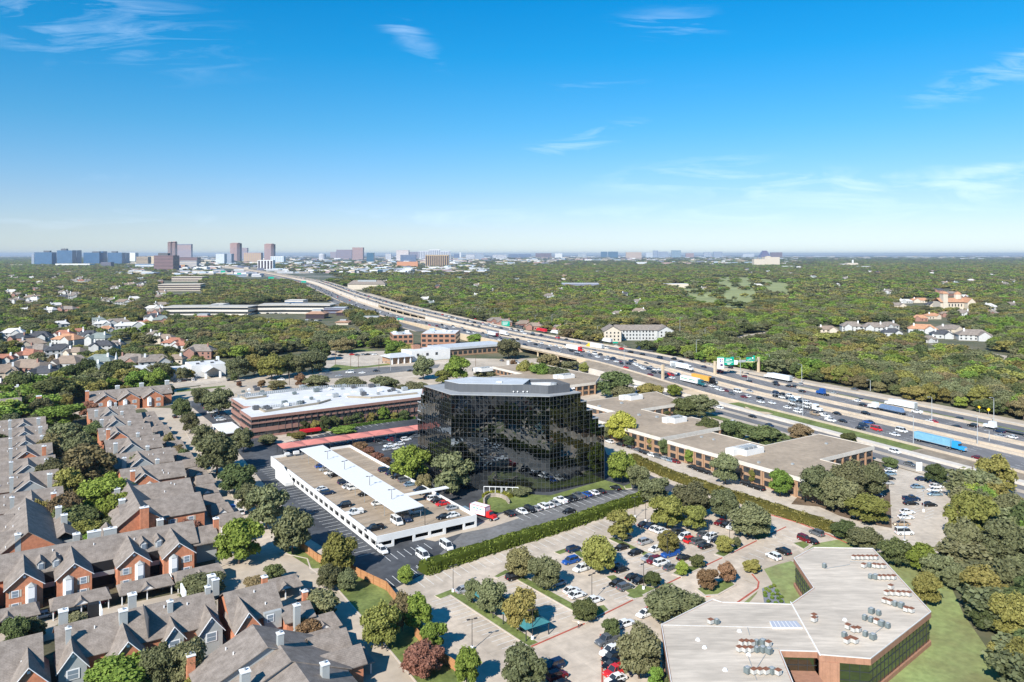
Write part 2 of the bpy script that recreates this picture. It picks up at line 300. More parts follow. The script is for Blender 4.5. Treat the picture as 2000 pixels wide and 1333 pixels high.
# ------------------------------------------------------------------ ground and paving
def base_ground():
    m = bpy.data.materials.new('ground_cover'); m.use_nodes = True; nt = m.node_tree; n = nt.nodes; l = nt.links; b = n['Principled BSDF']; b.inputs['Roughness'].default_value = .95
    g = n.new('ShaderNodeNewGeometry')
    def nz(s, d, r=.6):
        x = n.new('ShaderNodeTexNoise'); x.inputs['Scale'].default_value = s; x.inputs['Detail'].default_value = d; x.inputs['Roughness'].default_value = r; l.new(g.outputs['Position'], x.inputs['Vector']); return x
    a = nz(.05, 8); r1 = n.new('ShaderNodeValToRGB'); e = r1.color_ramp.elements; e[0].position = .35; e[1].position = .65; e[0].color = (.06, .075, .03, 1); e[1].color = (.15, .13, .075, 1); l.new(a.outputs['Fac'], r1.inputs[0])
    c = nz(.004, 12, .75); r2 = n.new('ShaderNodeValToRGB'); e = r2.color_ramp.elements; e[0].position = .50; e[1].position = .60; e[0].color = (.045, .062, .03, 1); e[1].color = (.30, .28, .25, 1); l.new(c.outputs['Fac'], r2.inputs[0])
    ln = n.new('ShaderNodeVectorMath'); ln.operation = 'LENGTH'; l.new(g.outputs['Position'], ln.inputs[0])
    mr = n.new('ShaderNodeMapRange'); mr.inputs[1].default_value = 1500; mr.inputs[2].default_value = 3500; l.new(ln.outputs['Value'], mr.inputs[0])
    mx = n.new('ShaderNodeMix'); mx.data_type = 'RGBA'; l.new(mr.outputs[0], mx.inputs['Factor']); l.new(r1.outputs[0], mx.inputs['A']); l.new(r2.outputs[0], mx.inputs['B']); l.new(mx.outputs['Result'], b.inputs['Base Color'])
    me = mesh('ground', [(-60000, -60000, -.05), (60000, -60000, -.05), (60000, 60000, -.05), (-60000, 60000, -.05)], [(0, 1, 2, 3)], m)
    link('ground', me, kind='structure')
base_ground()
ground('business_park_paving', [(120, 1500), (395, 745), (900, 700), (1180, 705), (1300, 750), (1480, 850), (1700, 905), (1760, 1090), (1450, 1500)], .0, concrete)
ground('courtyard_lawn_ground', [(-300, 1500), (0, 780), (250, 795), (420, 1060), (430, 1500)], .015, M('brown_green_yard', (.085, .09, .045), var=.35, scale=.1, world=True, col2=(.15, .13, .08)))  # yard ground mottled from dark green to brown
ground('asphalt_parking_lot', [(358, 782), (402, 776), (448, 812), (485, 850), (545, 868), (700, 832), (815, 806), (900, 800), (1140, 850), (1200, 882), (1262, 925), (1330, 955), (1285, 966), (1195, 1001), (990, 1069), (826, 1122), (770, 1150), (690, 1105), (600, 1050), (540, 975), (470, 890), (420, 832)], .03, asphalt)
ground('worn_asphalt_patch', [(925, 1022), (1010, 1008), (1230, 958), (1285, 962), (1190, 1000), (1000, 1062), (925, 1088), (850, 1090)], .045, asph_pale)
ground('garage_forecourt', [(826, 1053), (930, 1024), (985, 1002), (1015, 1012), (960, 1030), (900, 1042), (850, 1058)], .06, tanconc)
ground('south_parking_lot', [(772, 1152), (826, 1124), (990, 1071), (1197, 1003), (1285, 970), (1345, 972), (1450, 996), (1520, 1008), (1625, 1045), (1600, 1075), (1500, 1160), (1400, 1260), (1250, 1500), (950, 1500), (905, 1335), (880, 1290), (842, 1232)], .03, concrete)
ground('office_driveway', [(1178, 866), (1235, 868), (1400, 922), (1560, 972), (1700, 1016), (1768, 1060), (1740, 1078), (1650, 1040), (1560, 1012), (1420, 968), (1300, 930), (1185, 888)], .045, concrete2)
ground('east_parking_lot', [(1738, 903), (1800, 908), (1905, 952), (1872, 980), (1858, 1085), (1835, 1100), (1742, 1060), (1700, 1030), (1735, 985)], .06, concrete2)
ground('tree_bed_soil', [(1545, 985), (1600, 990), (1640, 1008), (1690, 1022), (1742, 1032), (1738, 960), (1720, 905), (1620, 900)], .075, soil)
ground('apartment_lane', [(280, 796), (345, 798), (372, 842), (385, 895), (440, 955), (480, 1010), (455, 1075), (425, 1040), (395, 985), (372, 920), (338, 855), (298, 812)], .045, tanconc)
ground('apartment_street', [(-60, 1250), (0, 1232), (105, 1208), (255, 1178), (400, 1148), (430, 1108), (482, 1093), (545, 1078), (597, 1088), (603, 1110), (655, 1148), (692, 1190), (760, 1270), (812, 1333), (900, 1500), (560, 1500), (560, 1240), (560, 1170), (520, 1140), (420, 1175), (300, 1205), (100, 1250), (-60, 1290)], .06, tanconc)
ground('roadside_lawn', [(545, 1070), (600, 1070), (760, 1150), (845, 1240), (900, 1333), (950, 1500), (905, 1500), (812, 1331), (692, 1188), (655, 1146), (605, 1108)], .075, grass)
ground('lawn_path', [(601, 1112), (622, 1110), (630, 1117), (608, 1122)], .09, concrete2)
ground('main_road', [(-40, 828), (120, 798), (262, 768), (332, 762), (440, 748), (560, 733), (640, 722), (760, 714), (860, 712), (960, 702), (1060, 700), (1060, 712), (960, 716), (870, 727), (760, 738), (660, 747), (580, 757), (480, 766), (400, 778), (330, 792), (150, 815), (-40, 850)], .06, tanconc)
ground('road_median_lawn', [(345, 762), (440, 753), (440, 756), (345, 767)], .08, grass)
ground('side_road', [(800, 738), (860, 727), (900, 735), (935, 760), (880, 775), (850, 750)], .075, tanconc)
ground('intersection_asphalt', [(590, 742), (650, 722), (860, 712), (855, 719), (680, 738)], .078, asph_pale)
ground('church_lot', [(318, 752), (330, 740), (400, 738), (440, 735), (445, 746), (330, 760)], .078, concrete2)
ground('north_parking_lot', [(585, 697), (640, 686), (770, 686), (790, 705), (760, 712), (640, 720)], .06, concrete2)
ground('corner_lawn', [(640, 722), (655, 712), (700, 717), (760, 710), (765, 713), (650, 726)], .08, grass)
ground('corner_lawn', [(660, 684), (720, 681), (735, 686), (665, 690)], .08, grass)
ground('school_lawn', [(455, 690), (500, 684), (545, 690), (520, 704), (465, 706)], .06, grass)
ground('tower_lawn', [(925, 985), (955, 962), (1075, 968), (1181, 938), (1215, 948), (1225, 956), (1180, 958), (1075, 985), (1020, 990), (985, 1000), (945, 1006)], .08, grass)
ground('fairway', [(1387, 545), (1410, 545), (1428, 552), (1426, 562), (1405, 562)], .1, fairway)
ground('fairway', [(1436, 544), (1462, 545), (1474, 554), (1468, 560), (1440, 556)], .1, fairway)
ground('fairway', [(1476, 547), (1500, 548), (1536, 556), (1536, 572), (1505, 564)], .1, fairway)
ground('fairway', [(1330, 566), (1378, 567), (1398, 582), (1392, 600), (1368, 592)], .1, fairway)
ground('fairway', [(1420, 568), (1478, 570), (1465, 588), (1448, 602), (1412, 598)], .1, fairway)
ground('golf_lawn', [(1318, 566), (1380, 541), (1480, 541), (1548, 553), (1548, 580), (1480, 590), (1450, 616), (1400, 612), (1350, 600)], .08, fairway)
ground('hillside_road', [(1418, 664), (1440, 657), (1480, 651), (1516, 646), (1516, 651), (1470, 664), (1440, 669)], .1, tanconc)
ground('open_lawn', [(1798, 682), (1830, 680), (1830, 694), (1800, 702)], .1, fairway)
ground('suburban_street', [(1812, 672), (1870, 675), (1935, 690), (2030, 706), (2030, 712), (1930, 698), (1860, 682)], .1, tanconc)
ground('office_lawn', [(1592, 1062), (1650, 1052), (1715, 1078), (1790, 1110), (1850, 1130), (1882, 1200), (1930, 1270), (1962, 1340), (2010, 1500), (1240, 1500), (1300, 1300), (1340, 1270)], .075, drygrass)
ground('courtyard_lawn', [(1488, 1112), (1545, 1096), (1590, 1120), (1600, 1180), (1560, 1230), (1500, 1220)], .1, drygrass)
ground('entry_plaza', [(1452, 1132), (1470, 1112), (1560, 1075), (1568, 1086), (1492, 1112), (1515, 1150), (1530, 1195), (1500, 1230), (1430, 1215), (1478, 1160), (1483, 1145)], .115, tanconc)
ground('gravel_bed', [(1488, 1150), (1507, 1142), (1527, 1162), (1536, 1185), (1494, 1188)], .13, gravel_g)
def island(pts, h=.15):
    h += .012+R.random()*.03
    slab('island_curb', pts, 0, h, curbc)
    P = [G(*p) for p in pts]; c = sum(P, Vector())/len(P); Q = [c+(p-c)*.9 for p in P]
    b = MB(); b.prism([(p.x, p.y) for p in Q], h, h+.03); b.build('island_lawn', grass, kind='structure')
def strip(a, b, wd=2.6, **k):
    A, B = G(*a), G(*b); d = (B-A).normalized(); n = Vector((-d.y, d.x, 0))*wd/2
    q = [A-n, B-n, B+n, A+n]; e = R.random()*.01; s = MB(); s.prism([(p.x, p.y) for p in q], 0, .15+e); s.build('island_curb', curbc, kind='structure')
    n *= .8; q = [A-n, B-n, B+n, A+n]; s = MB(); s.prism([(p.x, p.y) for p in q], .15, .18+e); s.build('island_lawn', grass, kind='structure')
strip((855, 1168), (888, 1155)); strip((888, 1160), (1042, 1260), 3); strip((1012, 1128), (1135, 1196), 2.8); strip((1192, 1126), (1250, 1168), 2.8); strip((1194, 1052), (1322, 1112), 2.6)
strip((1088, 1082), (1118, 1072)); strip((1118, 1072), (1142, 1090)); strip((1385, 1050), (1412, 1072), 2)
for I in [[(1222, 1166), (1248, 1142), (1284, 1150), (1238, 1172)], [(1312, 1122), (1332, 1106), (1374, 1108), (1332, 1128)], [(1394, 1083), (1420, 1070), (1454, 1066), (1413, 1090)], [(1467, 1048), (1500, 1040), (1508, 1048), (1480, 1057)],
          [(1117, 1212), (1132, 1192), (1182, 1182), (1192, 1192), (1144, 1218)], [(1358, 1152), (1425, 1130), (1438, 1143), (1402, 1163), (1375, 1165)], [(1452, 1104), (1470, 1098), (1486, 1116), (1466, 1122)], [(964, 1128), (988, 1114), (998, 1119), (972, 1130)],
          [(1548, 1062), (1570, 1058), (1582, 1066), (1570, 1074)], [(1218, 950), (1232, 945), (1235, 955), (1222, 956)]]: island(I)
def curb(name, pts, mat, wd=.3, h=.15):
    for a, b in zip(pts, pts[1:]):
        A, B = G(*a), G(*b); d = (B-A).normalized(); n = Vector((-d.y, d.x, 0))*wd/2; s = MB(); q = [A-n, B-n, B+n, A+n]; s.prism([(p.x, p.y) for p in q], 0, h+R.random()*.004); s.build(name, mat, kind='structure')
curb('red_curb', [(1038, 1264), (1144, 1218), (1238, 1172), (1332, 1127), (1413, 1089), (1480, 1056), (1535, 1030)], redcurb, .32)
curb('red_curb', [(1455, 1107), (1482, 1138), (1480, 1150), (1440, 1178)], redcurb, .4); curb('red_curb', [(1378, 1166), (1402, 1163), (1437, 1143)], redcurb, .4)
curb('red_curb', [(1500, 1005), (1560, 1022), (1620, 1046), (1655, 1062)], redcurb, .4); curb('red_curb', [(1173, 1240), (1176, 1280), (1176, 1333), (1178, 1450)], redcurb, .3)
curb('street_curb', [(600, 1092), (606, 1110), (655, 1147), (692, 1189), (760, 1270), (812, 1333), (860, 1400)], curbc, .35)
curb('street_curb', [(545, 1080), (600, 1092)], curbc, .3); curb('street_curb', [(430, 1108), (450, 1100), (475, 1098)], curbc, .3)
curb('street_curb', [(360, 840), (400, 905), (432, 945), (470, 985)], curbc, .3)
def ticks(a, b, n, dr, ln=5.0, z=.06, wd=.14):
    A, B = G(*a), G(*b); D = {'u': Vector((-SA, CA, 0)), 'v': Vector((CA, SA, 0)), '-u': Vector((SA, -CA, 0)), '-v': Vector((-CA, -SA, 0))}[dr]
    return [(A+(B-A)*i/n, A+(B-A)*i/n+D*ln) for i in range(n+1)]
sg = []
for t in [((812, 1134), (1202, 1010), 27, '-u'), ((880, 1166), (1030, 1262), 16, '-v'), ((905, 1155), (1055, 1248), 14, 'v'), ((1020, 1125), (1140, 1190), 11, 'v'), ((1005, 1132), (1125, 1200), 11, '-v'), ((1198, 1120), (1262, 1160), 8, 'v'),
          ((1185, 1130), (1240, 1168), 6, '-v'), ((1200, 1048), (1330, 1105), 13, 'v'), ((1190, 1056), (1310, 1116), 11, '-v'), ((1300, 1012), (1405, 1068), 11, 'v'), ((1290, 1020), (1395, 1074), 10, '-v'), ((1400, 1015), (1500, 1045), 9, '-u'),
          ((1478, 1100), (1560, 1062), 6, 'u'), ((1555, 1055), (1615, 1030), 4, 'u'), ((1178, 1262), (1180, 1400), 12, 'v')]: sg += ticks(*t)
lines('parking_lines', sg, .14, linew, .055)
sg = []
for t in [((526, 908), (733, 1080), 36, '-v'), ((560, 866), (810, 818), 22, 'u'), ((560, 886), (735, 858), 16, 'u'), ((748, 1085), (828, 1062), 6, '-u'), ((1005, 1008), (1222, 956), 17, '-u'), ((395, 778), (462, 845), 12, 'v'), ((770, 1145), (830, 1118), 5, 'u'), ((800, 1130), (925, 1090), 9, 'u')]: sg += ticks(*t)
lines('parking_lines', sg, .16, linew, .065)
sg = []
for t in [((1745, 915), (1712, 1000), 18, '-v'), ((1800, 925), (1778, 1010), 16, 'v'), ((1835, 935), (1822, 1010), 14, '-v'), ((1195, 862), (1560, 972), 44, 'u')]: sg += ticks(*t)
lines('parking_lines', sg, .14, linew, .085)
# ------------------------------------------------------------------ highway
HP = [(254, 147.6), (189.5, 283), (128, 412), (49, 561), (-50, 741), (-251, 1204), (-672, 2347), (-1450, 4035), (-2000, 5100)]
def catmull():
    P = [Vector(p) for p in HP]; P = [P[0]*2-P[1]]+P+[P[-1]*2-P[-2]]; out = []
    for i in range(1, len(P)-2):
        n = max(4, int((P[i+1]-P[i]).length/12)); T0 = (P[i+1]-P[i-1]); T1 = (P[i+2]-P[i]); l = (P[i+1]-P[i]).length
        T0 = T0.normalized()*l; T1 = T1.normalized()*l
        for k in range(n):
            t = k/n; out.append(P[i]*(2*t**3-3*t*t+1)+T0*(t**3-2*t*t+t)+P[i+1]*(-2*t**3+3*t*t)+T1*(t**3-t*t))
    out.append(P[-2]); return out
HC = catmull(); HS = [-150.0]
for a, b in zip(HC, HC[1:]): HS.append(HS[-1]+(b-a).length)
def interp(x, K):
    if x <= K[0][0]: return K[0][1]
    for (a, va), (b, vb) in zip(K, K[1:]):
        if x <= b: t = (x-a)/(b-a); return va+(vb-va)*t*t*(3-2*t)
    return K[-1][1]
def HWp(s, wd):
    i = 0
    import bisect
    i = min(max(bisect.bisect_right(HS, s)-1, 0), len(HC)-2); d = (HC[i+1]-HC[i]); t = (s-HS[i])/d.length; p = HC[i]+d*t
    d0 = (HC[i+1]-HC[max(i-1, 0)]).normalized(); d1 = (HC[min(i+2, len(HC)-1)]-HC[i]).normalized(); dd = (d0*(1-t)+d1*t).normalized()
    return Vector((p.x+dd.y*wd, p.y-dd.x*wd)), dd
def HI(x, y):      # place -> (s, w)
    b = 1e18; j = 0
    for i in range(len(HC)-1):
        q = (HC[i].x-x)**2+(HC[i].y-y)**2
        if q < b: b = q; j = i
    best = None
    for i in (j-1, j):
        if i < 0: continue
        d = HC[i+1]-HC[i]; l = d.length; d = d/l; r = Vector((x, y))-HC[i]; t = r.dot(d)
        if best is None or (0 <= t <= l): best = (HS[i]+t, r.x*d.y-r.y*d.x, math.atan2(d.y, d.x))
    return best
ZN = [(-200, 1), (150, 1), (300, 6), (430, 6), (560, 4.5), (820, .4)]
ZF = [(-200, 1), (150, 1), (300, 6), (1900, 6), (2400, 2.5), (5000, 2.5)]
ZG = [(-200, .9), (300, .9), (420, .3)]
def hz(s, wd): return interp(s, ZN) if -3 < wd < 29 else interp(s, ZF) if 29 <= wd < 62.5 else (interp(s, ZG) if wd >= 62.5 else .3)
def rib(name, w0, w1, mat, s0=-150, s1=5000, dz=0, K=ZN, th=0, K2=None, kind='structure', step=15):
    b = MB(); n = max(2, int((s1-s0)/step)); pr = None; K2 = K2 or K
    for i in range(n+1):
        s = s0+(s1-s0)*i/n; a, _ = HWp(s, w0); c, _ = HWp(s, w1); za, zc = interp(s, K)+dz, interp(s, K2)+dz
        cur = [(a.x, a.y, za), (c.x, c.y, zc), (a.x, a.y, za-th), (c.x, c.y, zc-th)]
        if pr:
            b.a(pr+cur, [(0, 1, 5, 4)]+([(0, 4, 6, 2), (1, 3, 7, 5), (2, 6, 7, 3)] if th else []))
        pr = cur
    return b.build(name, mat, kind=kind)
def hwall(name, wd, mat, s0, s1, K, K2=((0, -.05),), th=.4, dz=0, dz2=0):
    b = MB(); n = max(2, int((s1-s0)/15)); pr = None
    for i in range(n+1):
        s = s0+(s1-s0)*i/n; a, _ = HWp(s, wd); c, _ = HWp(s, wd+th); z1 = interp(s, K)+dz; z0 = interp(s, K2)+dz2
        cur = [(a.x, a.y, z0), (a.x, a.y, z1), (c.x, c.y, z1), (c.x, c.y, z0)]
        if pr: b.a(pr+cur, [(0, 4, 5, 1), (1, 5, 6, 2), (2, 6, 7, 3)])
        pr = cur
    return b.build(name, mat, kind='structure')
def highway():
    NR = [(-.4, 23.0, 'highway_lanes', hwasph), (23.0, 29.0, 'highway_shoulder', hwconc)]
    for a, b, n, m in NR: rib(n, a, b, m, K=ZN, th=1.1)
    for a, b, n, m in [(29.4, 30.4, 'highway_shoulder', hwconc), (30.4, 41, 'express_lanes', hwasph), (41, 45, 'highway_shoulder', hwconc), (45, 61, 'highway_lanes', hwasph), (61, 63, 'highway_shoulder', hwconc)]: rib(n, a, b, m, K=ZF, th=1.1)
    for wd, K in [(-.9, ZN), (23.2, ZN), (28.6, ZN), (29.2, ZF), (41.2, ZF), (44.6, ZF), (61.4, ZF), (62.6, ZF)]:
        hwall('traffic_barrier', wd, hwconc, -150, 7000, K, K, .45, .95, -1.0)
    for a, b, n, m in [(63.1, 69.5, 'verge_grass', grass), (69.5, 78.4, 'frontage_road', hwasph), (78.4, 84, 'concrete_margin', hwwhite), (84, 92, 'tan_margin', tanconc)]: rib(n, a, b, m, K=ZG, s1=1400)
    hwall('traffic_barrier', 78.0, hwconc, -150, 1400, ZG, ZG, .4, .9, -.5)
    # south side
    FR = [(-200, .32)]
    rib('frontage_road', -17, -1.4, asph_pale, K=[(0, .2)], s0=600, s1=3000); rib('tan_margin', -20, -17, tanconc, K=[(0, .22)], s0=600, s1=3000)
    rib('frontage_road', -29.5, -23, hwasph, K=FR, s1=330); rib('tan_margin', -23, -19.2, tanconc, K=FR, s1=330, dz=.02); rib('frontage_road', -19.2, -14, hwasph, K=FR, s1=330); rib('tan_margin', -33, -29.5, tanconc, K=FR, s1=330, dz=.02)
    hwall('retaining_wall', -14, hwwhite, -150, 300, [(-200, 1.3), (120, 1.3), (300, 4)], ((0, 0),), .6)
    EM = [(-200, .8), (120, .8), (300, 3.4)]
    rib('paved_slope', -13.4, -8.6, hwwhite, K=EM, s1=120); rib('paved_slope', -13.4, -1.0, hwbrown, K=EM, K2=ZN, s0=190, s1=298); rib('paved_slope', -13.4, -1, hwtan, K=EM, K2=ZN, s0=120, s1=190); rib('paved_slope', -13.4, -8.6, hwwhite, K=EM, dz=.04, s0=120, s1=298)
    rib('verge_grass', -8.6, -1.0, grass, K=EM, K2=ZN, s0=40, s1=150, dz=.05); rib('paved_slope', -8.6, -1.0, hwbrown, K=EM, K2=ZN, s0=-150, s1=40)
    rib('verge_grass', -38, -33, grass, K=FR, s0=60, s1=200, dz=.03)
    hwall('retaining_wall', -1.3, hwtan, 400, 830, ZN, dz=.0); hwall('retaining_wall', -1.3, hwtan, 296, 312, ZN)
    hwall('retaining_wall', 28.9, hwwhite, 470, 715, ZF); hwall('retaining_wall', 28.9, hwwhite, 965, 2500, ZF); hwall('retaining_wall', 62.6, hwtan, 200, 715, ZF); hwall('retaining_wall', 62.6, hwtan, 965, 2500, ZF)
    for s, w0, w1 in [(312, -1, 62), (400, -1, 62), (715, 29, 62), (965, 29, 62)]:
        a, d = HWp(s, w0); b, _ = HWp(s, w1); q = MB(); e = d*.5; q.prism([(a.x, a.y), (b.x, b.y), (b.x+e.x, b.y+e.y), (a.x+e.x, a.y+e.y)], 0, 5.2); q.build('bridge_abutment', hwtan, kind='structure')
    for s0, s1, w0, w1, n in [(312, 400, 0, 60, 2), (715, 965, 30, 60, 6)]:
        for k in range(1, n+1):
            s = s0+(s1-s0)*k/(n+1); wd = w0+1
            t = thing('bridge_pier', 'tan concrete pier row holding up the highway overpass', 'bridge pier', (*HWp(s, wd)[0], 0), 0, 'piers under the highway overpasses')
            t['place'] = 'auto'; base = HWp(s, wd)[0]; cap = MB(base.x, base.y); a = HWp(s, w0+.2)[0]; b = HWp(s, w1)[0]; cap.bar((a.x, a.y, 4.2), (b.x, b.y, 4.2), .6); cap.build('pier_cap', hwtan, t)
            x = w0+1
            while x < w1: c = HWp(s, x)[0]; q = MB(base.x, base.y); q.cyl(c.x, c.y, .7, 0, 4.2, 8); q.build('column', hwtan, t); x += 9
    # beams under the decks
    for s0, s1, w0, w1 in [(312, 400, -.2, 61), (715, 965, 30, 61)]:
        x = w0
        while x < w1:
            hwall('bridge_beam', x, hwtan, s0, s1, ((0, 4.95),), ((0, 4.0),), .5); x += 4.5
    sg = []
    for w0, n in [(1.2, 6), (34, 1), (48, 3)]:
        for k in range(n+1):
            s = -140
            while s < 1400:
                wd = w0+3.55*k; a, _ = HWp(s, wd); b, _ = HWp(s+4, wd); z = hz(s+2, wd)+.03; sg.append((a, b, z, .22)); s += 12
    for wd in (.6, 22.4, 31, 40.4, 45.8, 60.2):
        s = -140
        while s < 1400: a, _ = HWp(s, wd); b, _ = HWp(s+20, wd); sg.append((a, b, (hz(s, wd)+.03, hz(s+20, wd)+.03), .2)); s += 20
    b = MB()
    for p, q, z, wd in sg:
        d = (q-p).normalized(); n = Vector((-d.y, d.x))*wd/2; z0, z1 = z if isinstance(z, tuple) else (z, z)
        b.a([(p.x-n.x, p.y-n.y, z0), (q.x-n.x, q.y-n.y, z1), (q.x+n.x, q.y+n.y, z1), (p.x+n.x, p.y+n.y, z0)], [(0, 1, 2, 3)])
    b.build('lane_markings', linew, kind='structure')
highway()
# ------------------------------------------------------------------ trees
_ico = bmesh.new(); bmesh.ops.create_icosphere(_ico, subdivisions=2, radius=1); ICOV = np.array([v.co[:] for v in _ico.verts]); ICOF = np.array([[v.index for v in f.verts] for f in _ico.faces]); _ico.free()
_ico = bmesh.new(); bmesh.ops.create_icosphere(_ico, subdivisions=1, radius=1); ICOV1 = np.array([v.co[:] for v in _ico.verts]); ICOF1 = np.array([[v.index for v in f.verts] for f in _ico.faces]); _ico.free()
def crown_mesh(name, nl, nq, ls, seed, gappy=0.0, top=1.0, lo=False):
    # crown with unit radius, z from about .25 to 1 ; lobes covered in leaf-sized faces
    g = np.random.RandomState(seed); C = []; Rr = []
    for i in range(nl):
        a = 2*math.pi*(i*.618+g.rand()*.15); rr = math.sqrt((i+.5)/nl)*.72; C.append((rr*math.cos(a), rr*math.sin(a), .52+.26*(1-rr*rr*1.5)*top+g.uniform(-.10, .10))); Rr.append(g.uniform(.20, .36))
    for i in range(nl//3+2):
        a = 2*math.pi*(i/(nl//3+2)+g.rand()*.1); C.append((.55*math.cos(a), .55*math.sin(a), .32+g.uniform(-.05, .05))); Rr.append(g.uniform(.2, .3))
    C.append((0, 0, .42)); Rr.append(.42); nl = len(C)
    C = np.array(C); Rr = np.array(Rr); V = []; Fq = []; sh = []; nv = 0; faces = []
    iv, jf = (ICOV1, ICOF1) if lo else (ICOV, ICOF)
    for c, r in zip(C, Rr):
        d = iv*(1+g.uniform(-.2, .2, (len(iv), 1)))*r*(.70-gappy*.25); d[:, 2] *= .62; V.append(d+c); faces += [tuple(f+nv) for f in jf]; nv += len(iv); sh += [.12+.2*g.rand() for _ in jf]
    k = g.choice(nl, nq, p=Rr**2/np.sum(Rr**2)); d = g.normal(size=(nq, 3)); d[:, 2] = np.abs(d[:, 2])*.9-.25; d /= np.linalg.norm(d, axis=1)[:, None]
    clump = g.normal(size=(nl*9, 3)); clump[:, 2] = np.abs(clump[:, 2]); clump /= np.linalg.norm(clump, axis=1)[:, None]
    rad = Rr[k]*(g.uniform(.80, 1.10, nq)+.22*(g.rand(nq) > .9)); off = d*rad[:, None]; off[:, 2] *= .66; P = C[k]+off
    ca = np.max(np.einsum('ij,kj->ik', d, clump[:60]), axis=1)
    keep = np.ones(nq, bool)
    for c, r in zip(C, Rr):
        q = (P-c)/np.array([r, r, r*.66]); keep &= ~(np.linalg.norm(q, axis=1) < .80)
    P = P[keep]; d = d[keep]; ca = ca[keep]; n = len(P)
    nr = d+g.normal(size=(n, 3))*.8; nr[:, 2] += .25; nr /= np.linalg.norm(nr, axis=1)[:, None]
    t = np.cross(nr, g.normal(size=(n, 3))); t /= np.linalg.norm(t, axis=1)[:, None]; b = np.cross(nr, t); s = ls*g.uniform(.6, 1.35, n)[:, None]; s2 = s*g.uniform(.5, 1, (n, 1))
    tx = t*s; bx = b*s2; zf = np.array([1, 1, .55])
    Q = np.stack([P-tx*zf-bx*zf*.3, P+bx*zf, P+tx*zf+bx*zf*.25, P-bx*zf], 1).reshape(-1, 3)
    V.append(Q); faces += [(nv+4*i, nv+4*i+1, nv+4*i+2, nv+4*i+3) for i in range(n)]
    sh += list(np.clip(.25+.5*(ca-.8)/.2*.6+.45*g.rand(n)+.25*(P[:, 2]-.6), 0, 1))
    me = bpy.data.meshes.new(name); me.from_pydata(np.concatenate(V).tolist(), [], faces)
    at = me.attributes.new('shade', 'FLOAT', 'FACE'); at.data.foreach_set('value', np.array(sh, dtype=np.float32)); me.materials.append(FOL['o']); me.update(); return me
CROWN = [crown_mesh('tree_crown', nl, nq, ls, sd, gp, tp) for nl, nq, ls, sd, gp, tp in [(15, 6400, .060, 1, 0, 1), (13, 6000, .062, 2, .1, 1.1), (18, 7000, .056, 3, .0, .9), (11, 5200, .066, 4, .3, 1.3), (16, 6400, .058, 5, .2, 1)]]
CROWN_S = [crown_mesh('tree_crown', nl, nq, ls, sd, gp, 1) for nl, nq, ls, sd, gp in [(8, 1500, .085, 11, 0), (9, 1600, .085, 12, .1), (7, 1400, .09, 13, .1), (10, 1600, .085, 14, 0)]]
CROWN_L = [crown_mesh('tree_crown', 5, 150, .19, 21+i, 0, 1, True) for i in range(3)]
def trunk_mesh(seed):
    g = random.Random(seed); b = MB(); b.cyl(0, 0, .045, 0, .45, 6, .028)
    for i in range(4):
        a = i*1.6+g.random(); b.bar((0, 0, .3+.04*i), (math.cos(a)*.5, math.sin(a)*.5, .66), .014)
    return mesh('tree_trunk', b.v, b.f, bark)
TRUNK = [trunk_mesh(i) for i in range(3)]
def tree(loc, r, h, ty, label, place, small=False, group=None):
    t = thing('shrub' if h < 2.6 else 'tree', label, 'shrub' if h < 2.6 else 'tree', loc, R.uniform(0, 6.28), group)
    t['place'] = place; t.scale = (r, r*R.uniform(.9, 1.1), h)
    s = CROWN_S if small else CROWN
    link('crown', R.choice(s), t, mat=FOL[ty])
    link('trunk', R.choice(TRUNK), t)
    return t
# x0 x1 (crown sides), top, ground line, kind : measured on the photograph, turned into size and place
def trees(txt, place, group):
    for e in txt.replace('\n', ' ').split(';'):
        e = e.split()
        if not e: continue
        x0, x1, y0, y1 = map(float, e[:4]); ty = e[4]
        g = G((x0+x1)/2, y1); r = (x1-x0)/2/F*g.y; ztop = CH-(y0-497)/F*(g.y+r*.45); h = max(1.6, min(16, ztop, 1.35*r+3.2)); r = max(.9, r)
        g.y += r*.15
        tree((g.x, g.y, 0), r*.97, h, ty, TN[ty] if h > 2.6 else TN[ty].replace('tree', 'shrub').replace('live oak', 'shrub'), place, r*F/g.y < 9, group)
trees('''333 374 778 818 d;350 392 808 848 o;364 420 832 882 o;372 470 842 930 o;420 502 905 965 d;455 512 948 1003 o;476 560 950 1035 o;522 616 985 1084 o''', 'along the dark lot by the carports', 'trees along the asphalt lot')
trees('''414 514 1016 1105 g;620 699 1040 1125 y;612 668 1098 1155 o;655 700 1110 1158 o;506 558 1104 1143 d;472 522 1122 1156 b;340 442 1118 1168 o;575 665 1153 1218 o;562 630 1206 1260 r;700 790 1145 1272 y;755 815 1140 1235 b;782 848 1145 1235 g;818 872 1210 1275 g;775 870 1252 1322 r;880 942 1266 1345 g;968 1076 1253 1360 o;830 850 1100 1120 d''', 'by the lane below the white garage', 'trees along the apartment lane')
trees('''60 160 788 835 g;85 165 822 880 o;155 202 822 872 d;68 125 850 905 b;105 225 862 960 b;95 160 912 985 y;148 262 922 1012 g;85 160 958 1035 b;92 192 985 1052 d;188 258 958 1032 g;130 196 1012 1070 y;185 232 1028 1070 y;150 205 885 945 b;215 250 880 925 b;190 235 920 960 y;60 130 895 955 o;120 190 850 915 o;40 100 975 1040 y;200 262 1000 1050 o;60 110 830 870 d;150 200 1040 1085 g;235 285 890 935 d;0 45 805 852 o;45 85 800 850 o''', 'in the courtyard between the apartment rows', 'courtyard trees')
